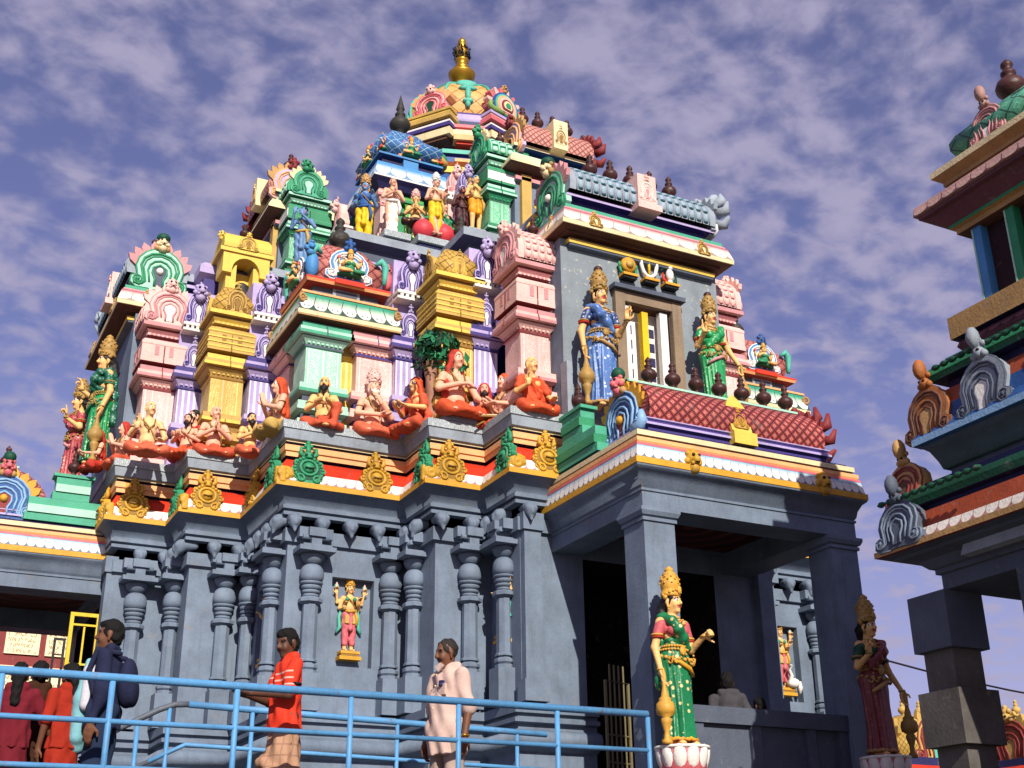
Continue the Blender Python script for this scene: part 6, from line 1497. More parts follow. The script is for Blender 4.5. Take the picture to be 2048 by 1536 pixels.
SEAT('orange-haired monk in profile with folded hands, at the corner of the shrine', .06, .30, 0.2, R(-88), .74, SKINP, TYEL, 'pray', hood=ROBE, yaw=0, dz=-.075)
SEAT('bearded sage with yellow skin at the right end of the left bay', -.06, 1.10, 1.1, R(6), .60, SKINO, ROBE3, 'pray', hair=HAIR, beard=HAIR, yaw=R(-6), dz=-.075)
SEAT('bare-chested monk with hands pressed together in front of the ochre turret', -.43, 1.42, 1.55, R(-4), .72, SKINP, ROBE2, 'pray', hair=None, yaw=R(14), hood=None)
SEAT('black-bearded monk in a red shawl behind the praying monk', -.60, 1.80, 1.8, R(-60), .70, SKINP, ROBED, 'hold', hair=HAIR, beard=HAIR, upper=True, dz=.02)
SEAT('small black-bearded monk left of the praying monk', -.70, 1.70, 1.66, R(-30), .60, SKINP, ROBE, 'hold', hair=HAIR, beard=HAIR)
SEAT('broad bare-chested monk with shaven head in front of the far left pink turret', -1.12, 2.05, 1.55, R(-6), .74, SKINW, ROBE3, 'teach', yaw=R(22), dz=-.10)
SEAT('red-capped monk in profile at the left end of the row', -1.38, 2.14, 2.35, R(-80), .62, SKINP, ROBE2, 'pray', hood=ROBED)
SEAT('crimson-robed monk kneeling at the far left corner', -1.62, 2.5, 2.65, R(-85), .56, SKINP, ROBED, 'hold', hood=ROBED)
# the little painted tree
tr = Thing('sculpted_tree', 'little sculpted tree with a brown trunk and dense dark green crown', 'tree', (1.72, -.38, SLZ))
S = Sdf(); S.chain([(0, 0, 0), (.02, 0, .35), (-.01, .0, .7), (.05, .0, .95)], [.085, .07, .065, .05], 0, .03).cap((0, 0, .7), (.14, -.05, 1.0), .045, .03).cap((0, 0, .6), (-.1, .02, .82), .03, .02).cap((.02, 0, .35), (.10, -.03, .42), .04, .03).cap((-.03, 0, .0), (-.12, -.05, .02), .05, .03).cap((.03, 0, .0), (.13, -.05, .02), .05, .03)
tr.part('trunk', S.build('trunk', .014, [paint('painted_bark', '#a87a64', .6, .25, .8)]))
mb = MB(); LF = [paint('painted_leaf_dark', '#0f4030', .5, .2, .8), paint('painted_leaf', '#1d6a48', .5, .2, .8), paint('painted_leaf_light', '#2f8a5c', .5, .2, .8)]
for i in range(420):
    u = rng.normal(size=3); u /= np.linalg.norm(u); rr_ = rng.uniform(.75, 1.02)
    c = np.array((.07, -.03, 1.06))+u*np.array((.29, .22, .18))*rr_
    if rng.random() < .25: c = np.array((.07+rng.uniform(-.33, .33), -.03+rng.uniform(-.2, .1), .84+rng.uniform(-.12, .1)))
    d = u+rng.normal(size=3)*.5; d /= np.linalg.norm(d); t_ = np.cross(d, rng.normal(size=3)); t_ /= np.linalg.norm(t_); L_ = rng.uniform(.05, .085)
    e = np.cross(d, t_)
    pts = [c-t_*L_, c+e*L_*.45+d*.012, c+t_*L_-d*.015, c-e*L_*.45+d*.012]
    mb.add([tuple(p) for p in pts], [(0, 1, 2, 3)], LF[int(rng.integers(0, 3))])
me = mb.mesh('crown', XI, (0, 0, 0)); tr.part('crown', me)
# seats of stone under two of the sitters
t = Thing('stone_seat', 'plain grey block the hooded guru sits on', 'seat', (1.98, -.54, SLZ)); mb = MB(); mb.box(1.77, 2.2, -.72, -.36, SLZ, SLZ+.115, SLAB, .02); t.part('block', mb)
# niche reliefs on the grey walls
def niche_deity(label, loc, rz, sc):
    ex = MB(); ex.box(-.26, .26, -.20, .10, -.20, -.12, GOLD); ex.box(-.22, .22, -.17, .09, -.118, -.06, TYELD); ex.box(-.23, .23, -.18, .09, -.058, .0, GOLD)
    gs = []
    for x in (-1, 1):
        g = MB(); gs.append(g)
        g.lathe((x*.34, -.03, 1.44), [(.05, 0), (.055, .03), (.03, .05), (.035, .08), (.02, .12), (0, .15)], PINK, 8); g.sphere((x*.34, -.03, 1.50), (.065, .02, .03), TEAL, 8, 6)
        g.tube([(x*.18, .0, 1.0), (x*.24, .02, .8), (x*.22, .0, .55), (x*.30, .02, .42)], [.03, .04, .05, .03], TEAL, 7)
        g.sphere((x*.09, -.09, 1.20), (.05, .03, .05), GRN, 8, 6)
    sk_ = Sdf(); sk_.skirt((0, 0, 0), [(.62, .19, .15, 0, -.01), (.8, .165, .13, 0, 0), (.98, .135, .10, 0, 0)], 9, .012, 0, .02)
    return standing(label, loc, rz, sc, SKINO, LPINK, CROWNO, 'crown', 'mid', .45, .014, group='niche deities of the grey hall', arms4=True, extra=[('pedestal', ex, 0, 0), ('emblem', gs[0], 0, 0), ('emblem', gs[1], 0, 0), ('kilt', sk_, [TYEL], .014)])
niche_deity('four-armed crowned relief deity in the wall niche between two pilasters', (1.05, .33, 4.33), 0, .50)
niche_deity('four-armed relief deity seen edge-on in the shaded flank niche of the corner bay', (.33, 1.05, 4.33), W_, .50)
niche_deity('slim relief deity hung in the angle beside the porch bay', (2.42, -.92, 4.40), W_, .44)
nd = niche_deity('relief deity above a white swan, lit in a niche seen through the porch', (7.25, .33, 4.33), 0, .52)
mb = MB(); mb.tube([(.02, -.2, .12), (.10, -.24, .3), (.02, -.26, .45), (.06, -.30, .56), (.0, -.34, .55)], [.06, .05, .035, .04, .02], WHITE, 8); mb.sphere((.16, -.2, .12), (.2, .12, .13), WHITE); mb.tube([(.3, -.2, .15), (.36, -.2, .0), (.34, -.2, -.14)], [.09, .07, .03], WHITE, 8); link(mb.mesh('swan'), 'swan', nd)
# upper storey
def bracket_slab(x0, x1, y0, y1, z, mat, label, xf=XI):
    t = Thing('bracket_slab', label, 'ledge', ((x0+x1)/2, y1, z), 'statue ledges of the upper storey', xf)
    mb = MB(); mb.box(x0, x1, y0, y1, z-.10, z, mat); mb.box(x0+.03, x1-.03, y0+.05, y1, z-.15, z-.102, NAVY); t.part('slab', mb)
bracket_slab(1.62, 2.02, 1.12, 1.85, 10.42, SLABP, 'blue-grey scroll-edged ledge under the white-robed statue')
bracket_slab(2.10, 2.72, 1.05, 1.85, 10.42, SLABP, 'worn pale ledge under the lotus throne')
bracket_slab(2.80, 3.14, .86, 1.5, 10.62, SLABP, 'blue-grey ledge under the horned-headed statue')
standing('pink-skinned devotee in a white robe with folded hands below the blue cornice', (1.80, 1.32, 10.42), R(-4), .62, SKINP, WHITE, WHITE, 'bald', 'pray', .4, .018, long=True)
standing('blue-skinned crowned figure in yellow trousers left of the white-robed devotee', (1.42, 1.42, 10.22), R(-25), .68, SKINB, MATS['chrome_yellow_paint'], BLUED, 'crown', 'mid', .42, .018, torso=BLUED, crown=TANP)
standing('ash-grey wide-eyed horse-faced figure with orange waistcloth at the right end of the ledge', (2.98, 1.02, 10.62), R(4), .62, SKINO, paint('marigold_paint', '#f0a020', .45, .15, .85), TYEL, 'bald', 'mid', .75, .018, hair=SKINB)
standing('dark maroon figure standing behind the orange waistcloth figure', (2.82, 1.14, 10.50), R(0), .60, paint('dark_maroon_skin', '#5c2e34', .45, .2, .8), paint('dark_maroon_skin2', '#4a242a', .45, .2, .8), POT, 'bald', 'mid', .4, .018, hair=PUR)
th = Thing('lotus_throne', 'pair of big red lotus buds forming a throne', 'throne', (2.40, 1.32, 10.42))
RB = paint('lotus_red_paint', '#d8404c', .4, .15, .85)
for x in (2.24, 2.56):
    S = Sdf(); S.ell((x, 1.20, 10.58), (.16, .15, .165)).cap((x-.03, 1.15, 10.72), (x-.09, 1.1, 10.76), .03, .015, 1)
    th.part('lotus_bud', (lambda m: (m.transform(Matrix.Translation(-Vector(th.loc))), m)[1])(S.build('lotus_bud', .015, [RB, PINK])))
standing('crowned figure in yellow trousers with crossed legs on the red lotus throne', (2.40, 1.14, 10.50), R(0), .60, SKINP, MATS['chrome_yellow_paint'], TYEL, 'crown', 'mid', .42, .018, crown=WHITE, hair=SKINB, cross=True)
seated('brown-faced crowned figure left of the lotus throne', (2.20, 1.42, 10.72), R(-20), .60, SKINO, POT, 'pray', crown=PINK, upper=False, group='seated figures of the upper storey', h=.018)
seated('small figure in green clothes right of the lotus throne', (2.62, 1.34, 10.66), R(10), .58, SKINP, GRN, 'teach', hair=HAIR, upper=True, group='seated figures of the upper storey', h=.018)
seated('yellow-skinned figure with a crimson shawl seated by the big green gable', (3.16, -.70, 9.62), R(-60), .80, paint('lemon_skin_paint', '#ecc452', .45, .15, .85, grime=False), ROBED, 'cross', crown=TYELD, group='seated figures of the upper storey', h=.018, hair=TYELD)
# the blue flute player on the corner shrine
standing('blue-skinned flute player standing at the left corner of the red chequered dome', (.36, .80, 9.30), R(-30), .60, SKINB, SKINB, TYEL, 'bald', 'flute', .5, .018, hair=HAIR, cross=True)

for x, y, z, l in ((2.70, .92, 10.36, 'dark pot finial on the roof edge below the maroon statue'), (1.30, 1.62, 10.14, 'dark pot finial behind the blue flute player'), (3.34, -.42, 10.14, 'dark pot finial between the pink turret and the big green gable')):
    t = Thing('roof_pot', l, 'pot finial', (x, y, z)); t.part('pot', pot_mb(POTD, .9, .05, (x, y, z)))
standing('small pink attendant with folded hands between the maroon statue and the green turret', (3.0, 1.25, 11.0), 0, .40, SKINP, LPINK, TYEL, 'crown', 'pray', .42, .02, crown=TANP)
standing('small green-robed attendant at the left end of the upper ledge', (1.55, 1.75, 10.6), R(-50), .5, SKINO, GRN, ROBE, 'crown', 'mid', .42, .02, torso=GRN)
seated('small crowned seated figure on the ledge left of the pale green gable', (.98, 2.72, 10.2), R(-60), .5, SKINO, ROBED, 'pray', crown=CROWN, group='seated figures of the upper storey', h=.02)
# ------------------------------------------------------------------ visitors
SKD = paint('dark_brown_skin', '#5a3a2c', .45, .08, .85, grime=False, bump=.05)
SKM = paint('brown_skin', '#6e4734', .45, .08, .85, grime=False, bump=.05)
LIPD = paint('dark_lips', '#4a2a28', .45, .05, .8, grime=False)
EYEN = paint('eye_white_natural', '#b8aca2', .4, .03, .7, grime=False)
HAIRN = paint('natural_black_hair', '#0d0b0c', .75, .05, .8, grime=False)
HAIRG = paint('thin_grey_hair', '#2f2a27', .7, .2, .7, grime=False)
NB = lambda s: [s, LIPD, EYEN, EYED]
def striped(name, base, stripe, fn):
    m = bpy.data.materials.new(name); nt = NT(m); tc = nt.new('ShaderNodeTexCoord'); sp_ = nt.new('ShaderNodeSeparateXYZ'); nt.link(tc.outputs['Object'], sp_.inputs[0])
    c = nt.mix(fn(nt, sp_.outputs[0], sp_.outputs[1], sp_.outputs[2]), lin(base, .8), lin(stripe, .85)); weather(nt, c, .14, grime=False, bump=.12); nt.b.inputs['Roughness'].default_value = .75; nt.b.inputs['Specular IOR Level'].default_value = .2; return m
def tee(nt, x, y, z):
    a = nt.math('LESS_THAN', nt.math('ABSOLUTE', nt.math('SUBTRACT', nt.math('FRACT', nt.math('DIVIDE', z, .055)), .5)), .13)
    b = nt.math('MULTIPLY', nt.math('GREATER_THAN', z, 1.09), nt.math('LESS_THAN', z, 1.26))
    return nt.math('MULTIPLY', nt.math('MULTIPLY', a, b), nt.math('LESS_THAN', y, -.035))
TEE = striped('red_striped_tshirt', '#e03a22', '#e0a898', tee)
def lung(nt, x, y, z):
    a = nt.math('LESS_THAN', nt.math('FRACT', nt.math('DIVIDE', z, .085)), .16); b = nt.math('LESS_THAN', nt.math('FRACT', nt.math('DIVIDE', nt.math('ADD', x, y), .08)), .16)
    return nt.math('MULTIPLY', nt.math('MAXIMUM', a, b), .45)
LUNGI = striped('checked_lungi', '#b98f74', '#7c5648', lung)
def cloth(name, col, rough=.8): m = paint(name, col, rough, .12, .85, bump=.14, spec=.2, grime=False); return m
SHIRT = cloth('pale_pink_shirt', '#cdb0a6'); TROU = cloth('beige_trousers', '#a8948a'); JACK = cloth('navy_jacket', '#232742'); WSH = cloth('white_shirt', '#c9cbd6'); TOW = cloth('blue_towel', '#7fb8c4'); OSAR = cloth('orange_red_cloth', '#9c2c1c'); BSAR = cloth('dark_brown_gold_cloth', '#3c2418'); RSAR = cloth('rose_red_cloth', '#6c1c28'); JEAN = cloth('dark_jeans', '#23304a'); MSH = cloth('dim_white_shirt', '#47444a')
def person(label, loc, rz, ht, skin=SKD, shirt=SHIRT, lower=TROU, hair=HAIRN, long=False, wrap=False, pose='down', yaw=0, pitch=0, untuck=.80, sleeve=.5, belly=0, extra=None, h=.0115, hairline=.05, bun=False, plait=False, nape=True):
    B = Sdf(); H = Head((0, -.02, 1.492), yaw, pitch, .93); H.skin(B, (0, .005, 1.345), paint=False)
    for x in (-1, 1): B.ell((x*.16, .0, 1.30), (.05, .045, .05))
    B.ell((0, 0, 1.25), (.13, .08, .09)).ell((0, 0, 1.05), (.12, .085, .13)).ell((0, .01, .90), (.14, .10, .10))
    A = {}
    if pose == 'phone': A = {-1: ((-.225, -.06, 1.05), (-.10, -.30, 1.08), (.2, -1, .12)), 1: ((.225, -.06, 1.05), (.06, -.31, 1.07), (-.25, -1, .12))}
    elif pose == 'strap': A = {-1: ((-.235, .0, 1.05), (-.17, -.16, 1.15), (.3, -.4, .8)), 1: ((.235, .03, 1.05), (.24, -.02, .80), (0, -.15, -1))}
    elif pose == 'reach': A = {-1: ((-.27, -.06, 1.06), (-.36, -.18, .88), (-.3, -.4, -.8)), 1: ((.23, .02, 1.05), (.23, -.05, .80), (0, -.2, -1))}
    else: A = {-1: ((-.235, .03, 1.04), (-.245, -.03, .79), (0, -.15, -1)), 1: ((.235, .03, 1.04), (.245, -.03, .79), (0, -.15, -1))}
    S = Sdf()
    for x, (el, wr, d) in A.items():
        arm(B, (x*.17, 0, 1.30), el, wr, r=(.045, .037, .025)); hand(B, wr, d, (0, 0, 1) if pose == 'phone' else (-x, 0, 0), (.35, .4, .42, .45), .5, 1.05, 0, x if pose != 'phone' else x, .0105)
        sl = Vector((x*.17, 0, 1.30)).lerp(Vector(el), sleeve*2 if sleeve <= .5 else 1); S.cap((x*.165, 0, 1.30), tuple(sl), .062, .056, 0, .03)
        if sleeve > .5: S.cap(el, tuple(Vector(el).lerp(Vector(wr), (sleeve-.5)*2)), .054, .042, 0, .02)
    S.ell((0, 0, 1.25), (.160, .10, .125), 0, .03).ell((0, -.005-belly*.3, 1.05), (.145+belly*.3, .108+belly, .17), 0, .05)
    S.skirt((0, 0, 0), [(untuck, .172+belly*.2, .130+belly*.5, 0, -.005), (.95, .160+belly*.3, .122+belly*.8, 0, -.01), (1.12, .145, .108+belly*.5, 0, 0), (1.2, .14, .10, 0, 0)], 9, .006, 0, .03, ph=1.0)
    S.cap((-.07, .02, 1.37), (.07, .02, 1.37), .052, .052, 0, .03)
    Lw = Sdf()
    if wrap: Lw.skirt((0, 0, 0), [(.09, .20, .165, 0, -.02), (.35, .195, .155, 0, -.02), (.62, .175, .135, 0, -.01), (.78, .155, .115, 0, 0), (.93, .125, .095, 0, 0)], 8, .012, 0, .03); Lw.chain([(-.13, -.08, .62), (0, -.17, .56), (.13, -.11, .47)], [.035, .04, .04], 0, .03)
    else:
        for x in (-1, 1): Lw.chain([(x*.085, .0, .90), (x*.095, -.01, .50), (x*.10, .01, .09)], [.105, .082, .070], 0, .04)
        Lw.ell((0, .01, .90), (.155, .115, .10), 0, .04)
    for x in (-1, 1): B.cap((x*.08, .0, .9), (x*.10, .02, .09), .06, .04).cap((x*.10, .02, .09), (x*.10, 0, .04), .04, .036).cap((x*.10, .01, .035), (x*.115, -.14, .026), .034, .03)
    Hr = Sdf(); H.hair(Hr, hairline, nape, 1.0 if nape else .965)
    if hair is HAIRN and not (bun or long): H.e(Hr, (0, -.012, .085), (.07, .075, .045), 0, .02)
    if bun: H.e(Hr, (0, .12, -.02), (.06, .05, .06), 0, .02)
    if long or plait: H.cc(Hr, (0, .09, -.05), (0, .12, -.30), .06 if long else .04, .05 if long else .025, 0, .04)
    parts = [('body', B, NB(skin), h), ('shirt' if not wrap or shirt is TEE else 'blouse', S, [shirt], .0115), ('lungi' if lower is LUNGI else ('wrap' if wrap else 'trousers'), Lw, [lower], .013), ('hair', Hr, [hair], .012)]
    if extra: parts += extra
    return finish('person', label, 'person', loc, rz, ht/1.625, parts, None)
ph = MB(); ph.box(-.05, .02, -.44, -.37, 1.10, 1.118, BLACK)
bd = MB(); bd.tube([(.205+.058*math.cos(a), -.02+.058*math.sin(a), 1.135) for a in np.linspace(0, 2*PI, 13)], .012, BLACK, 6)
person('person in a red striped T-shirt and checked lungi looking down at a phone', (-.80, -3.48, 2.105), R(-88), 1.60, SKD, TEE, LUNGI, HAIRN, wrap=True, pose='phone', yaw=R(22), pitch=R(14), untuck=.80, sleeve=.42, extra=[('phone', ph, 0, 0), ('sleeve_band', bd, 0, 0)])
pk = MB(); pk.box(.045, .125, -.142, -.118, 1.13, 1.22, SHIRT); pk.box(.06, .10, -.15, -.12, 1.21, 1.245, NAVY); pk.sphere((.085, -.148, 1.21), .018, NAVY)
wt = MB(); wt.tube([(.245+.033*math.cos(a), -.025+.033*math.sin(a), .80) for a in np.linspace(0, 2*PI, 11)], .009, BRASS, 6); wt.sphere((.27, -.05, .80), (.016, .016, .012), BRASS)
cl = MB(); cl.prism([(-.06, 0), (0, -.05), (-.005, .03)], frame((0, -.085, 1.375), (1, 0, 0), (0, -1, .3)), 0, .012, SHIRT); cl.prism([(.06, 0), (.005, .03), (0, -.05)], frame((0, -.085, 1.375), (1, 0, 0), (0, -1, .3)), 0, .012, SHIRT)
bt = []
for i in range(4): b_ = MB(); b_.sphere((0, -.125-.012*min(i, 3), 1.30-i*.09), .008, CREAM, 6, 5); bt.append(('button', b_, 0, 0))
person('grey-haired person in a loose pale pink shirt and beige trousers looking left by the railing', (.68, -3.28, 2.105), R(-74), 1.68, SKM, SHIRT, TROU, HAIRG, pose='down', yaw=R(-16), pitch=R(10), untuck=.66, sleeve=.56, belly=.035, hairline=.03, nape=False, extra=[('pocket', pk, 0, 0), ('wristwatch', wt, 0, 0), ('collar', cl, 0, 0)]+bt)
tw = Sdf(); tw.chain([(-.10, .04, 1.38), (-.10, -.10, 1.33), (-.08, -.165, 1.15), (-.06, -.19, .9), (-.06, -.185, .66)], [.035, .05, .07, .075, .06], 0, .03); tw.chain([(.03, -.14, 1.28), (.02, -.17, 1.0), (.0, -.18, .72)], [.03, .055, .05], 0, .04)
wsf = Sdf(); wsf.chain([(.05, -.07, 1.36), (.06, -.115, 1.2), (.07, -.12, .95)], [.03, .05, .05], 0, .03)
bp = Sdf(); bp.ell((.02, .16, 1.12), (.13, .075, .19), 0, .03); bp.ell((.02, .21, 1.04), (.10, .04, .10), 0, .03)
for x in (-1, 1): bp.chain([(x*.12, .10, 1.33), (x*.12, -.07, 1.36), (x*.13, -.115, 1.2), (x*.15, -.05, 1.02)], [.022]*4, 0, .01)
person('person in a navy jacket with a dark backpack and a long blue towel in front', (-2.12, -3.15, 2.105), R(-112), 1.62, SKM, JACK, JEAN, HAIRN, pose='down', yaw=R(5), untuck=.78, sleeve=.9, extra=[('towel', tw, [TOW], .012), ('shirt_front', wsf, [WSH], .012), ('backpack', bp, [JACK], .014)])
person('person in a rose-red top with dark hair seen from behind, leftmost at the railing', (-2.74, -3.05, 2.105), R(165), 1.26, SKM, RSAR, RSAR, HAIRN, bun=False, wrap=True, pose='reach', long=True)
person('person in a brown and gold blouse seen from behind between two red-clad visitors', (-2.56, -2.72, 2.105), R(185), 1.34, SKM, BSAR, BSAR, HAIRN, bun=True, wrap=True, pose='down')
person('person in an orange-red tunic standing with back turned left of the backpack wearer', (-2.36, -3.0, 2.105), R(205), 1.29, SKM, OSAR, OSAR, HAIRN, wrap=True, pose='reach', plait=True)
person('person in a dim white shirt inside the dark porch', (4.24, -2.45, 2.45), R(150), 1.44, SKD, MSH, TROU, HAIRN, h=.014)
person('person whose dark head alone shows above the porch parapet', (4.72, -2.35, 2.45), R(190), 1.22, SKD, JACK, JEAN, HAIRN, h=.014)
# ------------------------------------------------------------------ neighbouring shrine at the right edge of the picture
sh = Thing('side_shrine', 'tall pillared shrine in shade at the right edge, with a green-tiled dome above', 'shrine', (5.2, -8.0, 0))
LATT = diamond('tan_lattice_relief', '#c8a060', '#8a6434', '#dcb878', .09, .1)
PURB = paint('dull_mauve_paint', '#7a4a58', .5, .25, .8); PNKT = paint('dusty_pink_ledge', '#b88e86', .5, .3, .75); ORR = paint('brick_orange_paint', '#a84c2e', .5, .25, .8)
ORB = paint('faded_orange_brown_paint', '#b06a36', .5, .3, .8)
PETPK = petals('dusty_pink_tile_row', '#d8a8a0', '#dcb4aa', '#7a4a50', .16, .09, .5)
SCALP = petals('mauve_scale_row', '#6e4450', '#8a5664', '#2c1a22', .14, .06, .5)
X0, Y0, X1, Y1 = 3.28, -5.82, 8.6, -11.2
def plan_(x0, y0): return [(X1, y0), (x0, y0), (x0, Y1), (X1, Y1)]     # outward = right of travel: +Y side, then -X side
def rplan(x0, y0): return [(x0, y0), (x0, Y1), (X1, Y1), (X1, y0)]
mb = MB(); low = [(X1, Y0), (X0, Y0), (X0, -6.9)]
def swp(mb, x0, y0, prof, mats, smooth=()):
    P = [(x0, Y1), (x0, y0), (X1, y0), (X1, Y1)][::-1]
    mb.sweep(P, prof, mats, False, smooth=smooth)
swp(mb, 3.62, -6.16, [(-.5, 3.86), (.0, 3.862), (.0, 3.98), (.03, 3.985), (.03, 4.02), (.06, 4.03), (.12, 4.09), (.2, 4.12), (.24, 4.125), (.24, 4.145), (.32, 4.15)], GREYD, (6, 7)); sh.part('beam', mb)
mb = MB()
swp(mb, 3.62, -6.16, [(.32, 4.151), (.345, 4.155), (.345, 4.20), (.30, 4.21), (.28, 4.29), (.25, 4.30), (.21, 4.44), (.15, 4.455), (.15, 4.50), (.22, 4.505), (.23, 4.56), (.22, 4.61), (.10, 4.615), (.10, 4.70)], [MAR, TANP, TANP, PETW, ORR, ORR, ORR, NAVY, NAVY, DGRN, DGRN, GRN, NAVY, NAVY]); sh.part('lower_eave', mb)
mb = MB()
swp(mb, 3.58, -6.46, [(-.06, 4.56), (-.06, 4.66), (.0, 4.665), (.0, 4.76), (.04, 4.765), (.06, 4.83), (.10, 4.92), (.14, 4.955), (.14, 4.97), (.19, 4.975), (.19, 5.03), (.15, 5.10), (.11, 5.105), (.09, 5.25), (.02, 5.40), (-.06, 5.41), (-.06, 5.50), (.04, 5.505), (.05, 5.56), (.04, 5.62), (-.06, 5.625), (-.06, 5.70)], [GREYD]*8+[BLUED, SKYL, BLUED, SKYL, BLUED]+[ORR, ORR, NAVY, NAVY, DGRN, GRN, GRN, DGRN], (4, 5, 6)); sh.part('upper_eave', mb)
def plq(name, x, y, z, W, H, A, B, C, lean=.12):
    mb = MB(); kudu(mb, frame((x, y, z), (0, -1, 0), (-1, 0, lean)), W, H, A, B, C, None, A, .12); mb.sphere((x+.02, y, z+H*1.06), (.06, .05, .09), A, 8, 6); return sh.part(name, mb)
plq('gable_plaque', 3.26, -6.10, 4.18, .50, .48, GREYD, GREY, GREYD); plq('gable_plaque', 3.40, -6.44, 5.0, .50, .56, ORB, BROWN, TANP); plq('gable_plaque', 3.40, -7.02, 5.0, .54, .60, SLAB, GREYD, WHITE)
plq('gable_plaque', 3.46, -6.04, 4.56, .46, .46, TANP, MAR, BROWN); plq('gable_plaque', 3.42, -7.9, 5.02, .42, .52, ORB, BROWN, TANP)
mb = MB()
swp(mb, 4.02, -6.44, [(-.1, 5.62), (.04, 5.63), (.06, 5.70), (.05, 5.78), (-.05, 5.80), (-.05, 5.86), (.02, 5.87), (.06, 5.93), (.04, 5.98), (.0, 5.99), (.09, 6.0), (.09, 6.20), (-.1, 6.21)], [DGRN, GRN, GRN, DGRN, NAVY, NAVY, PURB, SCALP, SCALP, NAVY, TANP, LATT, TANP]); sh.part('storey_base', mb)
mb = MB(); X2, Y2 = 4.16, -6.52
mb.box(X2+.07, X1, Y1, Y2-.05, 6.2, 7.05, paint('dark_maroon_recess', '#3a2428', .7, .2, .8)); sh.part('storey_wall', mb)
for i, (yy, m) in enumerate(((Y2-.06, BLUE), (Y2-.42, GRN), (Y2-.78, GRN), (Y2-1.14, GRN), (Y2-1.5, GRN), (Y2-2.2, GRN))):
    mb = MB(); mb.box(X2-.02, X2+.10, yy-.10, yy, 6.215, 7.02, m); mb.box(X2-.026, X2-.021, yy-.02, yy-.005, 6.22, 7.0, MINT); sh.part('post', mb)
for xx in (X2+.6, X2+1.2): mb = MB(); mb.box(xx, xx+.1, Y2-.10, Y2+.02, 6.215, 7.02, GRN); sh.part('post', mb)
mb = MB()
swp(mb, X2, Y2, [(-.1, 7.0), (.06, 7.01), (.06, 7.06), (.1, 7.07), (.1, 7.10), (.22, 7.20), (.27, 7.21), (.27, 7.24), (.30, 7.245), (.29, 7.33), (.12, 7.42), (.06, 7.43), (.06, 7.50), (.09, 7.505), (.09, 7.54), (.16, 7.60), (.16, 7.66), (-.15, 7.67), (-.15, 7.76)], [BROWN, TANP, TANP, GRN, PURB, PURB, PURB, PNKT, PETPK, PNKT, NAVY, NAVY, TANP, TANP, TANP, CREAM, CREAM, GREYD]); mb.add([(X2+.15, Y1, 7.758), (X1, Y1, 7.758), (X1, Y2-.15, 7.758), (X2+.15, Y2-.15, 7.758)], [(0, 1, 2, 3)], GREYD); sh.part('cornice', mb)
mb = MB(); dome_cap(mb, X2-.0, X2+.90, Y2-.94, Y2-.04, 7.76, .46, CHKT, .06, 9, GREYD); sh.part('dome_roof', mb)
mb = MB(); kudu(mb, frame((X2-.04, Y2-.42, 7.72), (0, -1, 0), (-1, 0, .1)), .40, .44, PNKT, PINKD, WHITE, None, PNKT, .1); mb.sphere((X2-.03, Y2-.42, 8.2), (.05, .05, .08), PNKT); sh.part('gable_plaque', mb)
mb = MB(); kudu(mb, frame((X2-.0, Y2-.98, 7.80), (0, -1, 0), (-1, 0, .1)), .30, .5, TYEL, CREAM, TYELD, None, YEL, .1); sh.part('gable_plaque', mb)
sh.part('finial', pot_mb(POT, 1.15, 0, (X2+.40, Y2-.42, 8.18)))
for (xx, y_from, y_to, zz, st, r_, m_) in ((3.30, -5.9, -7.0, 4.575, .085, .026, DGRN), (3.30, -6.0, -6.9, 4.185, .07, .022, TANP), (3.49, -6.5, -9.5, 5.585, .09, .026, DGRN)):
    mb = MB(); n_ = int((y_from-y_to)/st)*6; mb.tube([(xx, y_from+(y_to-y_from)*i/n_, zz) for i in range(n_+1)], [r_*(.25+.75*abs(math.sin(PI*i/6))) for i in range(n_+1)], m_, 7)
    sh.part('bead_row', mb)
mb = MB(); mb.prism([(-.42, 0), (.42, 0), (.36, .12), (.2, .17), (-.2, .17), (-.36, .12)], frame((3.60, -6.95, 4.03), (0, -1, 0), (-1, 0, 0)), -.1, .14, SLAB); sh.part('corbel', mb)
# pillars: bare granite nearest the corner, painted behind
def shp(x, y, painted):
    m = GREYD if painted else STONE; mb = MB()
    mb.box(x-.20, x+.20, y-.20, y+.20, 3.42, 3.86, GREYD)
    if painted: mb.box(x-.16, x+.16, y-.16, y+.16, 0, 3.418, m)
    else:
        mb.box(x-.15, x+.15, y-.15, y+.15, 3.11, 3.418, m); mb.box(x-.21, x+.21, y-.21, y+.21, 2.70, 3.108, m); mb.box(x-.15, x+.15, y-.15, y+.15, 2.2, 2.698, m); mb.box(x-.21, x+.21, y-.21, y+.21, 0, 2.198, m)
    sh.part('pillar', mb)
shp(3.78, -6.0, False); shp(3.74, -7.15, True); shp(3.74, -8.9, True); shp(5.6, -6.0, True); shp(7.4, -6.0, True); shp(3.74, -10.6, True)
mb = MB(); mb.box(3.64, 8.4, -11.1, -6.5, 3.87, 4.62, GREYD); sh.part('ceiling', mb)
mb = MB(); mb.box(3.42, 8.6, -11.2, -5.8, 0.004, .55, STONE); mb.box(4.2, 8.4, -10.9, -7.2, .552, 2.45, GREYD); mb.box(4.1, 8.5, -11.0, -7.1, 2.452, 2.56, GREYD); sh.part('plinth', mb)

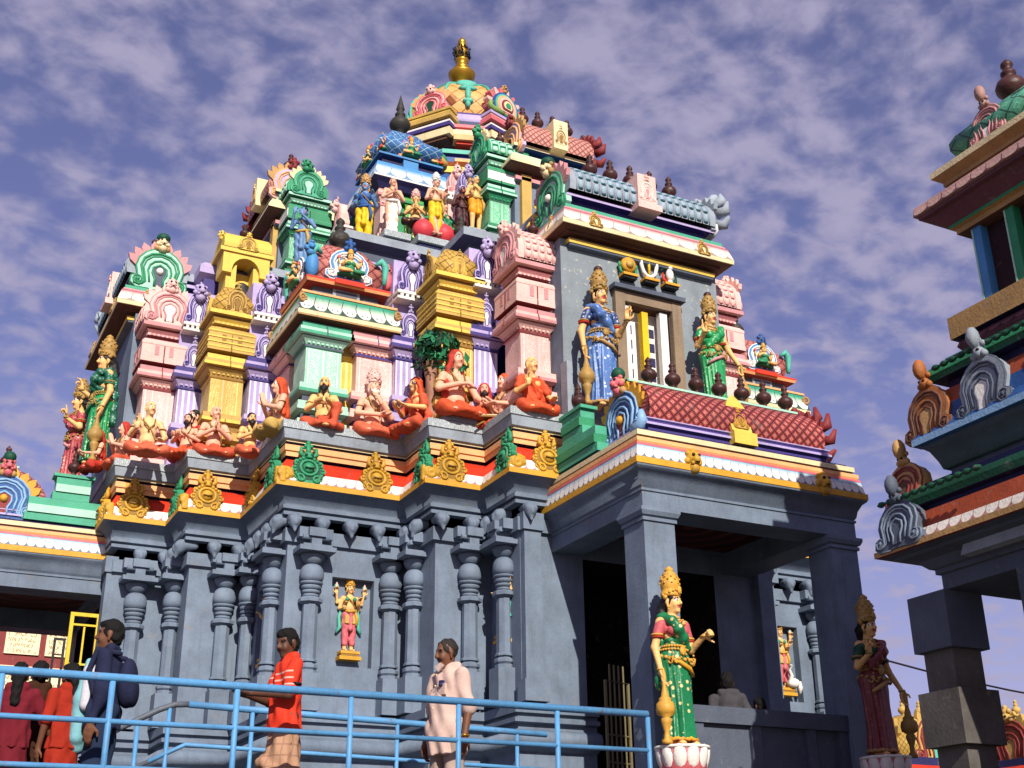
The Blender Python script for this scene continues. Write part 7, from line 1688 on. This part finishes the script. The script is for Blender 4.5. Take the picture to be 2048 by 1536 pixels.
# ------------------------------------------------------------------ left background: panelled wall, gates
pw = Thing('panelled_wall', 'far maroon-framed wall with cream panels of painted writing', 'wall', (-2, 12.2, 0))
mb = MB(); mb.box(-7, .6, 12.1, 12.3, 0, 7.6, MAR); pw.part('wall', mb)
CRM = paint('cream_panel', '#f6e4bc', .6, .08, .9); INK = paint('brown_lettering', '#8a5a4a', .6, .1, .8)
def panel(x0, x1, z0, z1, rows, seed):
    r_ = random.Random(seed); mb = MB(); mb.box(x0, x1, 12.06, 12.098, z0, z1, CRM); p = pw.part('panel', mb)
    mb = MB()
    for j in range(rows):
        z = z1-(j+.7)*(z1-z0)/(rows+.3); x = x0+.05
        while x < x1-.09:
            w_ = r_.uniform(.02, .045); 
            if r_.random() > .16:
                a = r_.uniform(0, 6.28); n_ = 7; s_ = r_.uniform(2.5, 5.5)
                mb.tube([(x+w_*.5+w_*.5*math.cos(a+s_*k/n_), 12.056, z+.024*math.sin(a+s_*k/n_)*(1 if k % 3 else 1.5)) for k in range(n_)], .0045, INK, 4, smooth=False)
            x += w_+.015
    pw.part('writing', mb, p)
for i, x in enumerate((-3.1, -2.33, -1.56, -.83, -.12)):
    panel(x, x+.62, 6.2, 6.95, 7, i)
    if i % 2 == 0: panel(x-.05, x+1.15, 5.32, 5.98, 5, 20+i)
def frame_gate(name, label, x0, x1, y, z0, z1, mat, r, zs, mids):
    t = Thing(name, label, 'gate', (x0, y, z0)); mb = MB()
    mb.box(x0, x0+2*r, y-r, y+r, z0, z1, mat); mb.box(x1-2*r, x1, y-r, y+r, z0, z1, mat); mb.box(x0+2*r, x1-2*r, y-r, y+r, z1-2*r, z1, mat); t.part('frame', mb)
    for z in zs: mb = MB(); mb.box(x0+2*r, x1-2*r, y-r*.6, y+r*.6, z, z+1.1*r, mat); t.part('rail', mb)
    for a, b in mids: mb = MB(); xm = (x0+x1)/2; mb.box(xm-r*.5, xm+r*.5, y-r*.55, y+r*.55, a, b, mat); t.part('bar', mb)
frame_gate('gate', 'bright yellow metal gate frame standing open beside the grey wall', -1.66, -1.30, 2.86, 2.1, 5.06, YG, .022, (4.90, 4.42, 4.28, 3.7, 3.2), ((4.44, 4.89), (3.72, 4.27), (2.2, 3.19)))
frame_gate('gate', 'narrow black metal gate frame left of the yellow one', -1.80, -1.66, 3.0, 2.1, 4.76, BLACK, .014, (4.55, 4.3, 4.05, 3.8, 3.5, 3.2), ())

# ------------------------------------------------------------------ beyond: distant shrine tops, cable
def distant(label, x, y, z, w, cols, hasbase=True):
    t = Thing('distant_shrine', label, 'shrine', (x, y, 0)); a, b, c, d = cols
    mb = MB(); mb.sweep(rect(x-w, x+w, y-w, y+w), [(0, 0), (0, z-1.3), (.2, z-1.28), (.25, z-1.1), (.1, z-1.0), (.1, z-.85)], [GREY, GREY, GOLD, RED, NAVY], True, cap=True); t.part('wall', mb)
    mb = MB(); dome_cap(mb, x-w*.9, x+w*.9, y-w*.9, y+w*.9, z-.85, .9, a, .1, 7); t.part('dome_roof', mb)
    for fr_ in (frame((x, y-w*1.02, z-.95), (1, 0, 0), (0, -1, 0)), frame((x-w*1.02, y, z-.95), (0, -1, 0), (-1, 0, 0))):
        mb = MB(); kudu(mb, fr_, w*1.4, 1.1, b, c, d, TYEL, TYEL, .15); t.part('gable_plaque', mb)
    for i in (-1, 0, 1): t.part('finial', pot_mb(TYEL, .8, 0, (x+i*w*.6, y, z+.02)))
distant('distant yellow and maroon shrine top just right of the maroon-sareed guardian', 15.1, 6.3, 5.15, .75, (CHKY, TYEL, MAR, TEAL))
distant('distant orange-roofed shrine top seen between the side shrine pillars', 18.6, 6.1, 5.3, .8, (TYEL, ORB, MAR, TYEL))
t = Thing('cable', 'thin dark cable sagging across the sky behind the side shrine', 'cable', (14, 5.8, 6.7)); mb = MB()
a_, b_ = Vector((10.5, 6.6, 7.15)), Vector((24, 4.2, 5.3))
mb.tube([tuple(a_.lerp(b_, i/14)-Vector((0, 0, .5*math.sin(PI*i/14)))) for i in range(15)], .02, BLACK, 6); t.part('wire', mb)
